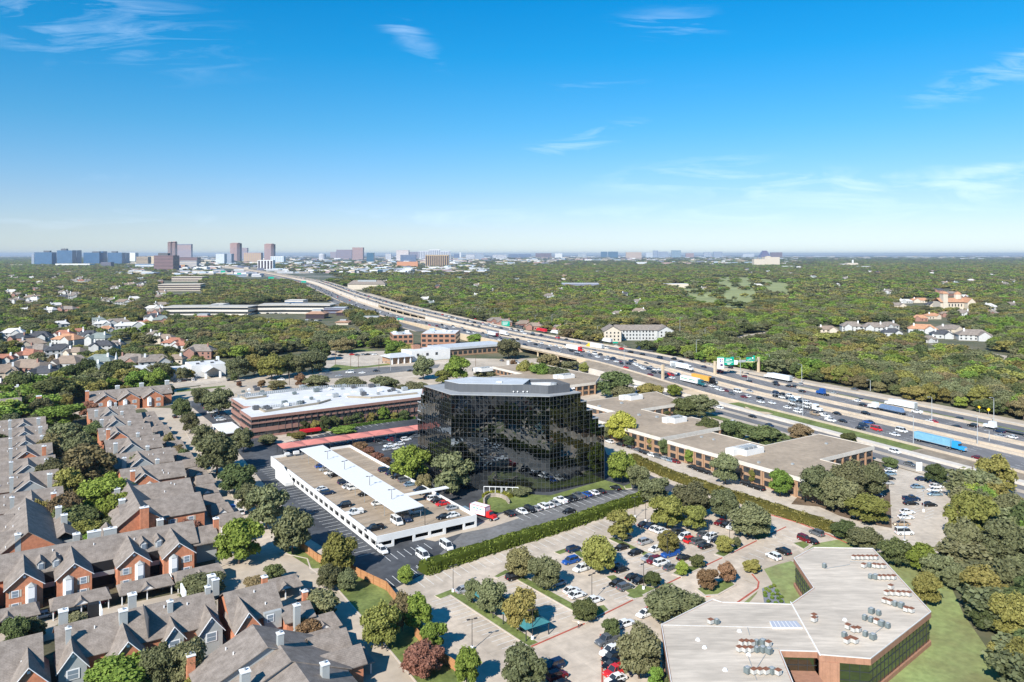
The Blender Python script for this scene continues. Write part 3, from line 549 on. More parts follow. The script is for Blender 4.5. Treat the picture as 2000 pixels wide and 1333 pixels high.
trees('''112 142 766 802 y;150 190 783 817 r;0 60 760 800 o;55 105 775 812 o;48 150 735 792 d;140 202 735 778 d;0 70 725 770 d;190 242 738 765 b;238 292 722 768 g;280 332 724 770 g;318 342 748 778 o;190 252 698 752 d;108 160 712 748 d;140 192 700 745 d;235 270 700 740 d;372 412 750 795 o;396 456 746 812 o;438 490 696 742 o;448 466 728 747 d;498 560 680 742 y;540 585 672 735 d;575 642 683 728 o;600 650 665 705 d;340 372 717 745 o;358 382 722 742 y;460 474 744 757 r;500 520 742 758 r;518 560 744 762 b;155 170 735 750 o;560 600 690 735 o;470 520 690 735 y''', 'by the road behind the orange brick apartments', 'trees along the main road')
trees('''0 56 1196 1275 d;30 90 1205 1255 o;108 192 1196 1240 o;160 300 1275 1365 g;270 352 1238 1350 o;320 412 1232 1345 o;355 440 1312 1370 y;0 40 1330 1400 d;335 392 1012 1048 r;318 342 845 880 b;345 372 875 905 d;330 362 868 895 b;485 530 1128 1150 r''', 'among the grey apartment roofs', 'trees among the apartments')
trees('''450 499 828 885 o;497 545 848 868 o;578 608 819 843 d;604 626 822 843 y;620 646 814 842 d;640 666 811 836 d;662 689 810 832 d;680 712 804 829 d;712 736 804 826 y;732 763 794 823 g;760 781 806 821 y;777 802 800 821 d;640 700 833 846 g;565 600 843 858 y;640 722 736 766 o;585 650 734 763 o;712 782 733 770 o;768 830 746 778 o;573 600 732 758 r;805 838 745 770 o;700 712 812 828 y''', 'beside the brown brick office', 'trees around the brown brick office')
trees('''754 843 866 942 g;835 925 888 968 o;810 850 925 968 b;688 718 862 880 r;705 735 872 892 r;720 750 882 905 r;735 765 892 912 r;1182 1248 878 945 g;1224 1272 903 958 o;1180 1248 790 866 Y;1168 1196 810 860 o;1245 1312 930 985 o;985 1040 952 968 o;1205 1240 895 930 r''', 'close to the black glass tower', 'trees around the black glass tower')
trees('''1178 1246 998 1057 y;1130 1212 1044 1122 y;1264 1345 962 1035 y;1308 1400 938 1010 o;1328 1388 982 1040 y;1384 1452 953 1016 o;1418 1514 982 1052 o;1280 1332 1034 1082 y;1252 1296 1117 1147 d;1345 1382 1082 1110 d;1318 1347 1094 1127 g;1396 1436 1044 1082 y;1430 1450 1048 1070 o;1450 1491 1092 1120 y;1360 1406 1108 1155 r;1402 1441 1100 1140 r;978 1050 1067 1130 b;1032 1098 1083 1155 o;905 940 1110 1180 o;926 992 1130 1202 o;978 1060 1145 1235 y;1112 1172 1168 1214 d;770 812 1103 1143 g''', 'in the open parking lot', 'trees in the open parking lot')
trees('''1255 1388 1143 1222 o;1198 1300 1203 1330 o;1174 1216 1210 1247 d;1262 1300 1298 1345 g;1295 1318 1310 1370 d''', 'beside the pale flat roofed office', 'trees beside the pale roofed office')
trees('''1556 1642 903 988 o;1618 1702 886 978 o;1668 1736 898 972 o;1600 1682 928 1002 o;1498 1552 913 972 g;1658 1742 968 1024 y;1390 1446 878 948 o;1460 1482 913 945 y;1334 1364 876 908 g;1725 1756 892 917 d;1804 1856 904 948 d;1285 1316 856 892 d;1265 1292 842 882 y;1214 1242 850 874 d''', 'by the tan offices and their driveway', 'trees by the tan offices')
trees('''1356 1412 818 862 d;1402 1462 818 864 d;1448 1542 834 874 d;1538 1592 826 864 b;1640 1678 844 868 d;1308 1368 776 818 d;1333 1402 773 816 o;1248 1325 790 815 d;1338 1358 786 806 Y;1158 1242 728 778 d;1188 1252 754 784 o;1240 1302 748 778 y;1298 1336 750 776 g;1005 1050 688 745 y;1024 1088 708 750 g;1040 1114 718 750 o;1045 1100 690 728 b;1085 1132 704 727 o;1128 1152 708 730 y;864 920 694 748 g;800 852 688 742 o;845 882 724 752 y;925 975 720 745 o;995 1010 698 722 r;910 946 652 672 g;966 1020 658 702 o;975 1005 655 690 g;830 890 650 672 d;770 830 672 700 y;745 800 665 700 g;640 700 660 690 b''', 'between the tan flat roofs and the highway', 'trees between the tan offices and the highway')
trees('''1848 1950 948 1062 y;1938 2012 925 1035 o;1846 1930 1008 1105 o;1916 2012 1008 1115 o;1878 1962 1078 1200 y;1938 2032 1088 1255 y;1965 2060 1225 1350 y;1912 1988 878 968 y;1800 1862 1078 1135 o;1778 1846 1114 1185 y;1714 1792 1048 1108 d;1768 1838 1058 1118 g;1652 1728 1028 1074 o;1624 1678 1014 1054 d;1840 1900 1100 1155 o;1980 2050 960 1060 d;1900 1960 1180 1235 d;1930 1990 1245 1300 y;1990 2060 1150 1260 o;1895 1945 950 1010 o''', 'by the sloping lawn', 'trees by the sloping lawn')
# hedges: leafy strips
def hedge(label, pts, wd, h, ty, place, dens=11):
    P = [G(*p) for p in pts]; t = thing('hedge', label, 'hedge', P[0]); t['place'] = place; g = np.random.RandomState(len(pts)*7+int(P[0].y)); V = []; Fc = []; sh = []; nv = 0
    for A, B in zip(P, P[1:]):
        d = (B-A); l = d.length; d = d/l; n = Vector((-d.y, d.x, 0)); k = int(l*dens*(wd+2*h)*.5)
        for x0, x1 in [(i/int(l/1.5+1), (i+1)/int(l/1.5+1)) for i in range(int(l/1.5+1))]:
            hh = h*g.uniform(.8, .95); ww = wd/2*g.uniform(.75, .9); a = A+(B-A)*x0-P[0]; b = A+(B-A)*x1-P[0]; q = [a-n*ww, b-n*ww, b+n*ww, a+n*ww]
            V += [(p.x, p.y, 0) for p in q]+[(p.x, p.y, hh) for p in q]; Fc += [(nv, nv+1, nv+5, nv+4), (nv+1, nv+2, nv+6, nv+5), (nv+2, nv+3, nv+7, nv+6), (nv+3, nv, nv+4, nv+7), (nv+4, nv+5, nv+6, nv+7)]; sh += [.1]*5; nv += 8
        for i in range(k):
            s = g.rand(); an = g.uniform(-.15, math.pi+.15); bump = 1+.12*math.sin(s*l*.9+nv*.0)+.08*math.sin(s*l*2.3)
            c = A+(B-A)*s+n*(math.cos(an)*wd/2*bump)-P[0]; z = max(.1, abs(math.sin(an))**.6*h*bump*g.uniform(.25 if abs(math.cos(an)) > .5 else .9, 1.02))
            nr = Vector((n.x*math.cos(an), n.y*math.cos(an), math.sin(an)))+Vector(g.normal(size=3))*.5; nr.normalize(); tt = nr.cross(Vector(g.normal(size=3))).normalized()*g.uniform(.16, .36); bb = nr.cross(tt)*.8
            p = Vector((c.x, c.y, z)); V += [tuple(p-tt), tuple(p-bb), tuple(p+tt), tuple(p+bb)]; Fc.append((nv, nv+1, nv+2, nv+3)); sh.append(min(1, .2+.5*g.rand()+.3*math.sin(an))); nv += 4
    me = bpy.data.meshes.new('hedge_foliage'); me.from_pydata(V, [], Fc); at = me.attributes.new('shade', 'FLOAT', 'FACE'); at.data.foreach_set('value', np.array(sh, dtype=np.float32)); me.materials.append(FOL[ty]); me.update(); link('foliage', me, t)
hedge('long clipped green hedge between the asphalt lot and the concrete lot', [(826, 1121), (900, 1096), (990, 1067), (1090, 1036), (1197, 999), (1240, 984), (1285, 966)], 4.6, 2.9, 'g', '')
hedge('long shaggy green hedge along the driveway of the tan offices', [(1236, 900), (1300, 930), (1370, 955), (1440, 978), (1520, 1004), (1600, 1030), (1660, 1050)], 4.2, 2.8, 'y', '')
hedge('low green shrub strip under the white roofed office windows', [(660, 838), (730, 828), (810, 818)], 2.2, 1.2, 'g', '', 8)
hedge('yellow flowering border behind the curved stone wall', [(944, 972), (952, 967), (965, 965), (980, 966), (992, 969), (998, 973)], 1.4, 1.1, 'Y', '', 14)
hedge('dark low hedge along the white garage west lawn', [(560, 852), (600, 850), (640, 842)], 1.8, 1.2, 'y', '', 8)
hedge('russet hedge along the white garage wall by the black tower', [(692, 876), (715, 889), (738, 903), (756, 915)], 2.6, 2.2, 'r', '', 9)
hedge('green shrub row on the curved lawn beside the courtyard windows', [(1600, 1130), (1618, 1165)], 1.2, 1, 'g', '', 9)
NWH = '''22 662 20 12 6 p w;32 671 16 12 5 d b;72 668 20 14 5 d w;62 684 22 13 5.5 b c;65 692 18 12 4 g b;118 664 18 12 5 r w;122 675 24 14 5.5 o w;46 706 16 12 5 r w;116 698 20 13 6 d w;168 668 16 12 6.5 d s;186 675 20 14 6.5 n w;196 688 18 12 5.5 d w;222 684 12 9 5 g w;120 728 20 14 6.5 b w;148 724 15 12 6.5 g w;188 722 20 13 6 n w;172 732 16 11 5 n w;42 735 28 14 6 b b;8 742 16 14 5 b c;74 742 18 12 4.5 d w;248 722 24 14 6 g b;275 640 16 12 5 r w;300 662 14 10 4.5 g w;318 672 16 11 5 b c;335 682 18 12 5.5 r w;352 686 14 10 5 r w;385 702 22 14 6.5 g b;305 722 22 13 6 g w;186 636 14 10 7 n w;200 643 16 10 6 p w;230 640 26 12 6 g w;255 648 30 10 6.5 p w;210 650 12 9 4 o w;20 770 22 12 4 b w;12 782 18 10 3.5 p s;5 712 14 10 4 r w;155 655 12 9 4 r w;140 700 14 10 5 b c;340 712 12 9 4 b c;120 640 16 10 4 p w;45 612 16 10 4 p w;110 602 22 11 4.5 p w;55 598 18 10 4 g w;155 552 26 14 5 r c;172 552 22 14 5 g w;104 546 24 14 5 g w;60 545 30 14 4 p w;42 556 16 12 5 g w;245 560 20 12 5 b c;150 610 14 9 4 r b;205 590 18 10 4 g c;262 588 22 12 4 p c;20 590 16 10 4 g w'''
NEH = '''1665 648 26 16 6.5 g w;1708 650 28 16 6.5 g w;1742 648 24 14 7 g w;1745 658 22 13 5 d w;1803 652 34 16 5.5 o w;1860 650 34 14 4.5 g c;1842 662 24 13 5 d w;1906 666 36 18 6 g w;1617 650 26 12 4 b c;1798 628 20 12 5 o b;1826 624 22 12 5 o c;1848 620 16 10 5 b b;1735 574 24 14 6 g w;1832 572 30 14 6 d b;1770 593 30 12 4 p w;1798 592 36 14 5 o c;1845 556 26 12 6 b w;1850 660 14 9 4 p w;1820 670 16 10 4 g w;1640 560 20 12 5 p w;1820 536 30 14 5 p w;1545 536 26 14 5 g w;1700 533 30 14 5 p w;1375 566 20 10 4 g w;1248 612 24 12 4 b c;1205 618 20 12 4 g w;830 588 24 12 4 p w;842 596 20 10 4 n w;930 560 24 14 4 g w;897 545 30 12 4 n w;1010 548 26 12 4 n w;1100 548 20 12 4 p c;960 570 16 10 4 g w;930 580 18 10 4 p w;1480 560 30 12 4 p w;1230 556 18 10 4 g w;1940 540 26 14 5 p w;1980 552 30 14 5 g w;1980 600 20 12 5 g w;1940 618 20 12 5 g b;1500 532 30 14 5 n w;1560 524 40 20 5 p w;1460 530 30 14 6 b w;1290 560 18 10 4 g w;985 637 22 12 5 g b;1042 645 22 12 5 b b;1026 640 20 12 5 b b;1088 647 14 10 4 g b;970 632 24 12 4 g b'''
_g = random.Random(41); XH = []      # more roofs showing through the woods: x, y, width, depth, height, roof, wall
for _ in range(75):
    left = _g.random() < .45; x = _g.uniform(0, 330) if left else _g.uniform(720, 1990); y = _g.uniform(540, 640) if left else _g.uniform(528, 625)
    if not left and (y > 560+(x-720)*.08 or 1300 < x < 1560 and 538 < y < 600): continue
    XH.append('%d %d %d %d %.1f %s %s' % (x, y, _g.uniform(15, 28), _g.uniform(10, 15), _g.uniform(4, 6.5), _g.choice('gggbpdn'), _g.choice('wwcb')))
# ---------------- forest
def clear_zones():
    Z = []
    Z.append([(1385, 541), (1430, 541), (1438, 568), (1400, 571)]); Z.append([(1436, 542), (1464, 543), (1478, 554), (1472, 568), (1438, 563)]); Z.append([(1474, 545), (1500, 546), (1545, 556), (1545, 584), (1500, 573)])
    Z.append([(1325, 564), (1380, 565), (1406, 585), (1400, 614), (1355, 600)]); Z.append([(1416, 566), (1482, 568), (1476, 594), (1452, 618), (1402, 612)])
    Z.append([(1415, 672), (1440, 655), (1516, 644), (1516, 660), (1470, 674)]); Z.append([(1796, 680), (1832, 678), (1832, 704), (1796, 710)]); Z.append([(1808, 672), (1870, 673), (1935, 688), (2040, 704), (2040, 722), (1930, 712), (1850, 692), (1808, 686)])
    Z.append([(1172, 640), (1300, 640), (1318, 655), (1310, 682), (1170, 682)])
    Z.append([(680, 552), (750, 550), (755, 565), (680, 572)]); Z.append([(1095, 556), (1172, 556), (1172, 564), (1095, 564)]); Z.append([(1300, 554), (1346, 554), (1346, 566), (1300, 564)])
    for x, y, wd in [(1665, 640, 22), (1708, 642, 24), (1742, 640, 22), (1803, 645, 30), (1860, 642, 28), (1845, 655, 26), (1905, 664, 34), (1618, 644, 20), (1800, 626, 14), (1830, 626, 14), (1770, 592, 14), (1868, 596, 38), (1798, 590, 24), (1845, 572, 20), (1735, 572, 10)]:
        pass; Z.append([(x-wd, y-8), (x+wd, y-8), (x+wd*.9, y+10+(y-497)*.085), (x-wd*.9, y+10+(y-497)*.085)])
    for e in (NWH+';'+NEH+';'+';'.join(XH)).replace('\n', ' ').split(';'):
        x, y, wm = map(float, e.split()[:3]); k = wm*.62*F/(CH*F/(y-497)); Z.append([(x-k, y-3), (x+k, y-3), (x+k*.9, y+(y-497)*.085), (x-k*.9, y+(y-497)*.085)])
    return Z
GOLF = [(1318, 566), (1380, 541), (1480, 541), (1548, 553), (1548, 584), (1480, 594), (1450, 618), (1400, 614), (1350, 604)]
ZN_E = clear_zones(); ZN_B = [[(min(p[0] for p in z), min(p[1] for p in z)), (0, 0), (max(p[0] for p in z), max(p[1] for p in z))] for z in ZN_E]
ZN_P = list(zip(ZN_B, ZN_E))
PARK = [(-200, 1500), (0, 838), (120, 800), (270, 770), (440, 700), (480, 702), (560, 690), (585, 684), (765, 680), (775, 640), (900, 640), (1130, 720), (1480, 850), (1700, 905), (1880, 950), (1868, 1100), (1925, 1200), (2030, 1500)]   # built-up foreground, trees there are placed one by one
HOUSE_Z = [(-60, 800), (-60, 660), (0, 648), (60, 640), (170, 632), (240, 625), (290, 630), (300, 655), (360, 668), (390, 700), (440, 690), (440, 755), (330, 772), (100, 800)]
def forest():
    pts = []; g = random.Random(11)
    # rings of decreasing density
    for d0, d1, sp in [(118, 250, 7.5), (250, 620, 8.4), (620, 1100, 10.4), (1100, 1900, 13), (1900, 3200, 18), (3200, 5200, 26), (5200, 9000, 44), (9000, 20000, 95)]:
        y = d0
        while y < d1:
            hw = y*.72+30; x = -hw
            while x < hw:
                X, Y = x+g.uniform(-.45, .45)*sp, y+g.uniform(-.45, .45)*sp; x += sp
                px, py = 1000+F*X/Y, 497+F*CH/Y
                if py > 660 and inpoly(px, py, PARK): continue
                if py > 625 and px < 960 and inpoly(px, py, PARK): continue
                if py > 625 and px < 450 and inpoly(px, py, HOUSE_Z) and g.random() < .55: continue
                if 520 < py < 780 and any(b_[0][1] <= py <= b_[2][1] and b_[0][0] <= px <= b_[2][0] and inpoly(px, py, z) for b_, z in ZN_P) and (g.random() > .04 or not inpoly(px, py, GOLF)): continue
                if py < 620 and 1318 < px < 1548 and g.random() < .35 and inpoly(px, py, GOLF): continue
                if Y < 5200:
                    s, wd, _ = HI(X, Y)
                    if (-42 if s < 430 else -20 if s < 2200 else -30) < wd < 94: continue
                    if s > 2200 and -150 < wd < 200: continue
                # office parks and town clearings
                if 640 < Y < 1500 and 300 < px < 760 and 585 < py < 665 and inpoly(px, py, [(318, 612), (560, 590), (655, 590), (700, 640), (760, 650), (700, 660), (600, 640), (430, 628), (330, 628)]): continue
                if 305 < px < 400 and 548 < py < 582: continue
                if Y > 2600 and px < 960:      # the town on the left and in the middle
                    f = 1 if px < 240 else (.30 if px < 340 else .12)
                    if py < 545-max(0, (px-960))*0 and g.random() > (f if py < 541 else .6): continue
                if Y > 4300 and px >= 960 and g.random() > (.30 if py < 520 and px < 1600 else .6 if py < 512 else .8): continue
                if Y > 9000 and px < 1300 and g.random() > .35: continue
                big = sp*(.46+.55*g.random()**1.4) if sp < 20 else sp*g.uniform(.35, .6)
                pts.append((X, Y, big, g.uniform(6, 11.5)*(.8+.25*big/sp) if sp < 20 else g.uniform(8, 13), px))
            y += sp*.92
    return pts
FP = forest()
def near_forest():
    # the 120 forest trees nearest the camera (along the far side of the highway) are things of their own
    fr = sorted([p for p in FP if p[1] < 800 and p[0] > 0 and -30 < p[4] < 2060 and 94 <= HI(p[0], p[1])[1] < 165], key=lambda p: p[1])
    one = fr[:125]; s = set(id(p) for p in one); rest = [p for p in FP if id(p) not in s]
    g = random.Random(5)
    for X, Y, r, h, px in one:
        ty = g.choice('yyooobddgyob'); pl = ('in the woods right of the blue semi' if px > 1880 else 'in the woods above the blue truck' if px > 1780 else 'at the wood edge beyond the sign gantry' if px > 1500 else 'at the wood edge behind the highway' if px > 700 else 'in the woods on the left')
        tree((X, Y, 0), r*1.05, h*1.08, ty, TN[ty], pl, False, 'trees at the edge of the woods')
    return rest
FR = near_forest()
protoC = bpy.data.collections.new('forest_tree_kinds')
def forest_gn():
    g = random.Random(3); kinds = []
    for i, ty in enumerate('yogdbgydoo'):
        for s, pool in ((0, CROWN_S), (1, CROWN_L)):
            o = bpy.data.objects.new('forest_tree_%s%02d' % ('ab'[s], i), pool[i % len(pool)]); o.material_slots[0].link = 'OBJECT'; o.material_slots[0].material = FOL[ty]; protoC.objects.link(o)
    nk = 10
    def patchy(x, y): return .9*math.sin(x*.021+1.6*math.sin(y*.013))+.7*math.sin(y*.017+x*.006)+.5*math.sin(x*.005+y*.0031)
    order = [2, 8, 3, 5, 1, 9, 0, 6, 4, 7]   # dark ... light ... brown
    V = [(p[0], p[1], 0) for p in FR]; me = bpy.data.meshes.new('forest'); me.from_pydata(V, [], [])
    for nm, ty in (('kind_index', 'INT'), ('size', 'FLOAT_VECTOR'), ('turn', 'FLOAT')): me.attributes.new(nm, ty, 'POINT')
    idx = []; sz = []; tn = []
    for X, Y, r, h, px in FR:
        q = (patchy(X, Y)+2)/4*nk+g.uniform(-3.0, 3.0); k = order[int(min(max(q, 0), nk-1))]; idx.append(k+(nk if Y > 1300 else 0)); f = 1.12 if Y < 2000 else 1.25
        sz += [r*f, r*f*g.uniform(.85, 1.15), h]; tn.append(g.uniform(0, 6.28))
    me.attributes['kind_index'].data.foreach_set('value', idx); me.attributes['size'].data.foreach_set('vector', sz); me.attributes['turn'].data.foreach_set('value', tn)
    ob = link('forest', me, kind='stuff')
    ng = bpy.data.node_groups.new('forest_scatter', 'GeometryNodeTree'); ng.interface.new_socket('Geometry', in_out='INPUT', socket_type='NodeSocketGeometry'); ng.interface.new_socket('Geometry', in_out='OUTPUT', socket_type='NodeSocketGeometry')
    n = ng.nodes; l = ng.links; gi = n.new('NodeGroupInput'); go = n.new('NodeGroupOutput'); ci = n.new('GeometryNodeCollectionInfo'); ci.inputs['Collection'].default_value = protoC; ci.inputs['Separate Children'].default_value = True; ci.inputs['Reset Children'].default_value = True
    ip = n.new('GeometryNodeInstanceOnPoints'); ip.inputs['Pick Instance'].default_value = True
    mp = n.new('GeometryNodeMeshToPoints'); l.new(gi.outputs[0], mp.inputs[0])
    def at(nm, ty): x = n.new('GeometryNodeInputNamedAttribute'); x.data_type = ty; x.inputs['Name'].default_value = nm; return next(o for o in x.outputs if o.name == 'Attribute' and o.enabled)
    l.new(mp.outputs[0], ip.inputs['Points']); l.new(ci.outputs[0], ip.inputs['Instance']); l.new(at('kind_index', 'INT'), ip.inputs['Instance Index']); l.new(at('size', 'FLOAT_VECTOR'), ip.inputs['Scale'])
    cx = n.new('ShaderNodeCombineXYZ'); l.new(at('turn', 'FLOAT'), cx.inputs['Z']); l.new(cx.outputs[0], ip.inputs['Rotation']); l.new(ip.outputs[0], go.inputs[0])
    md = ob.modifiers.new('scatter', 'NODES'); md.node_group = ng
forest_gn()
# ------------------------------------------------------------------ black glass tower
def black_tower():
    q = lambda px, py, z: G(px, py, z)
    o = G(1000, 955); t = thing('office_tower', 'black mirror glass office tower with stepped corners and grey roof penthouse', 'office tower', (o.x, o.y, 0))
    A = Vector((-21.3, 267)); B = Vector((13.0, 263.2)); U2 = Vector((-SA, CA)); V2 = Vector((CA, SA))
    top = 33.0; fh = 1.65
    steps = [(0, 33.0), (2.6, 29.7), (5.2, 26.4), (7.8, 23.1), (10.4, 19.8)]     # every tier is 2.6 m longer to the right
    roofm = M('roof_grey_membrane', (.30, .31, .32), var=.1, scale=.3)
    panes = []
    def face(P, Q, z0, z1, n, off=0.0):
        d = (Q-P); l = d.length; d = d/l; nr = Vector((d.y, -d.x)); rows = round((z1-z0)/fh); cw = l/n
        for j in range(rows):
            for i in range(n): panes.append((P+d*cw*(i+.5), d, nr, z0+fh*(j+.5), cw, fh))
    CEND = lambda k: B+V2*(13.6+2.72*k)
    LEND = lambda k: A+U2*(20.6+[0, 2.6, 5.2][min(k, 2)])
    face(A, B, 0, 33, 24)
    face(B, CEND(0), 0, 33, 9)
    for k in range(1, 5): face(CEND(k-1), CEND(k), 0, steps[k][1], 2)
    face(LEND(0), A, 0, 33, 14)
    for k in (1, 2): face(LEND(k), LEND(k-1), 0, [33, 29.7, 26.4][k], 2)
    # solid tiers (thin dark core behind the panes)
    back = [Vector((33, 300)), Vector((8, 318)), Vector((-24, 312))]
    core = MB(o.x, o.y, 0); tp = MB(o.x, o.y, 0); cop = MB(o.x, o.y, 0)
    for k in range(4, -1, -1):
        z = steps[k][1]; c = CEND(k); lk = LEND(min(k, 2)) if z < 30 or k == 0 else LEND(1)
        if k == 0: lk = LEND(0)
        poly = [A, B, c, c+U2*(8+2*k)+V2*0, Vector((13+2*k, 298+2*k)), Vector((-8, 305+k)), lk+V2*8, lk]
        cc = Vector((0, 285)); ins = [p+(cc-p).normalized()*.12 for p in poly]
        core.prism([(p.x, p.y) for p in ins], 0, z-.02-.05*(4-k)*0)
        ri = [p+(cc-p).normalized()*.5 for p in poly]; tp.prism([(p.x, p.y) for p in ri], z-.6, z+.03+.01*k)
        edges = list(zip(poly, poly[1:]+poly[:1])) if k == 0 else [(CEND(k-1), c), (c, poly[3]), (poly[3], poly[4]), (lk, LEND(min(k, 2)-1))]
        for p, r in edges:
            if (r-p).length > .1: cop.bar((p.x, p.y, z+.0), (r.x, r.y, z+.0), .16)
    core.build('glass_core', blackgl, t); tp.build('roof', roofm, t); cop.build('roof_edge', roofm, t, kind='stuff')
    pm = {}
    g = random.Random(2)
    def pane_mesh(cw, hh, k):
        key = (round(cw, 2), k)
        if key not in pm:
            r = random.Random(k*13+5); a = [r.uniform(-.011, .011) for _ in range(4)]; w2, h2 = cw/2-.045, hh/2-.045
            pts = [(-w2, a[0], -h2), (w2, a[1], -h2), (w2, a[2], h2), (-w2, a[3], h2), (0, (sum(a)/4)+r.uniform(-.006, .006), 0)]
            back = [(x, .06, z) for x, y, z in pts[:4]]
            pm[key] = mesh('glass_pane', pts+back, [(0, 1, 4), (1, 2, 4), (2, 3, 4), (3, 0, 4), (0, 5, 6, 1), (1, 6, 7, 2), (2, 7, 8, 3), (3, 8, 5, 0)], [blackgl, blackgl2, blackgl3][k % 3])
        return pm[key]
    rest = MB(o.x, o.y, 0); mu = MB(o.x, o.y, 0)
    for i, (c, d, nr, z, cw, hh) in enumerate(panes):
        me = pane_mesh(cw, hh, g.randrange(9)); ang = math.atan2(d.y, d.x)
        if i < 300: link('glass_pane', me, t, (c.x-o.x, c.y-o.y, z), ang)
        else:
            ca, sa = math.cos(ang), math.sin(ang); b0 = len(rest.v)
            for v in me.vertices: x, y, zz = v.co; rest.v.append((c.x-o.x+x*ca-y*sa, c.y-o.y+x*sa+y*ca, z+zz))
            for p in me.polygons: rest.f.append(tuple(b0+k for k in p.vertices)); rest.fm.append({'black_mirror_glass': 0, 'black_mirror_glass_2': 1}.get(me.materials[0].name, 2))
    rest.build('glass_panes', [blackgl, blackgl2, blackgl3], t, kind='stuff')
    # mullion grid
    def grid(P, Q, z1, n):
        d = (Q-P); l = d.length; d = d/l; nr = Vector((d.y, -d.x))*.03
        for i in range(n+1): p = P+d*l*i/n+nr; mu.bar((p.x, p.y, 0), (p.x, p.y, z1), .024)
        for j in range(int(z1/fh)+1): a = P+nr; b = Q+nr; mu.bar((a.x, a.y, j*fh), (b.x, b.y, j*fh), .018)
    grid(A, B, 33, 24); grid(B, CEND(0), 33, 9)
    for k in range(1, 5): grid(CEND(k-1), CEND(k), steps[k][1], 2)
    grid(LEND(0), A, 33, 14); grid(LEND(1), LEND(0), 29.7, 2); grid(LEND(2), LEND(1), 26.4, 2)
    mu.build('mullions', mull_t, t, kind='stuff')
    # penthouse with an open equipment well on its right
    P = [G(867.5, 745, 36), G(896, 751, 36), G(1000, 752.8, 36), G(1022, 752.5, 36), G(1035, 742.5, 36), G(919, 738, 36)]
    b = MB(o.x, o.y, 0); b.prism([(p.x, p.y+1.6) for p in P], 33, 35.9); ph = b.build('penthouse', metal_d, t)
    b = MB(o.x, o.y, 0); c = sum(P, Vector())/6; b.prism([(p.x, p.y+1.6) for p in P], 35.9, 36.05); b.build('penthouse_roof', metal_roof, t)
    W = [G(1022, 752.5, 36), G(1071, 755, 36), G(1114, 751, 36), G(1085, 742, 36), G(1035, 742.5, 36)]; b = MB(o.x, o.y, 0)
    for p, r in zip(W, W[1:]):
        dd = Vector((r.x-p.x, r.y-p.y)).normalized(); nn = Vector((-dd.y, dd.x))*.25; b.prism([(p.x, p.y+1.6), (r.x, r.y+1.6), (r.x+nn.x, r.y+1.6+nn.y), (p.x+nn.x, p.y+1.6+nn.y)], 33.05, 35.95)
    b.build('equipment_screen', metal_d, t)
    b = MB(o.x, o.y, 0); p = G(1062, 746, 35); b.box(p.x-6, p.x+4, p.y-1, p.y+4, 33.05, 34.9); b.build('cooling_unit', metal_roof, t)
    b = MB(o.x, o.y, 0); p = G(1082, 749, 35); b.cyl(p.x, p.y, 1.2, 33.05, 35.2); b.cyl(p.x+3.2, p.y+.6, 1.2, 33.05, 35.2); b.build('cooling_fan', metal_g, t)
    b = MB(o.x, o.y, 0); p = G(975, 748, 36); b.box(p.x-1, p.x+1, p.y, p.y+1.5, 36.05, 36.6); b.build('roof_vent', metal_roof, t)
    for px in (1003, 1011, 1022, 1030):
        p = G(px, 767, 33.4); b = MB(o.x, o.y, 0); b.cyl(p.x, p.y+.9, .06, 33.0, 33.7, 6); b.cyl(p.x, p.y+.75, .28, 33.5, 33.8, 8, .15); b.build('satellite_dish', trim, t)
    for i in range(14): p = G(1077+i*3.4, 767.2-i*.62, 33.3); b = MB(o.x, o.y, 0); b.box(p.x-.3, p.x+.3, p.y+.6, p.y+1.2, 33.05, 33.5); b.build('roof_light', trim, t)
black_tower()
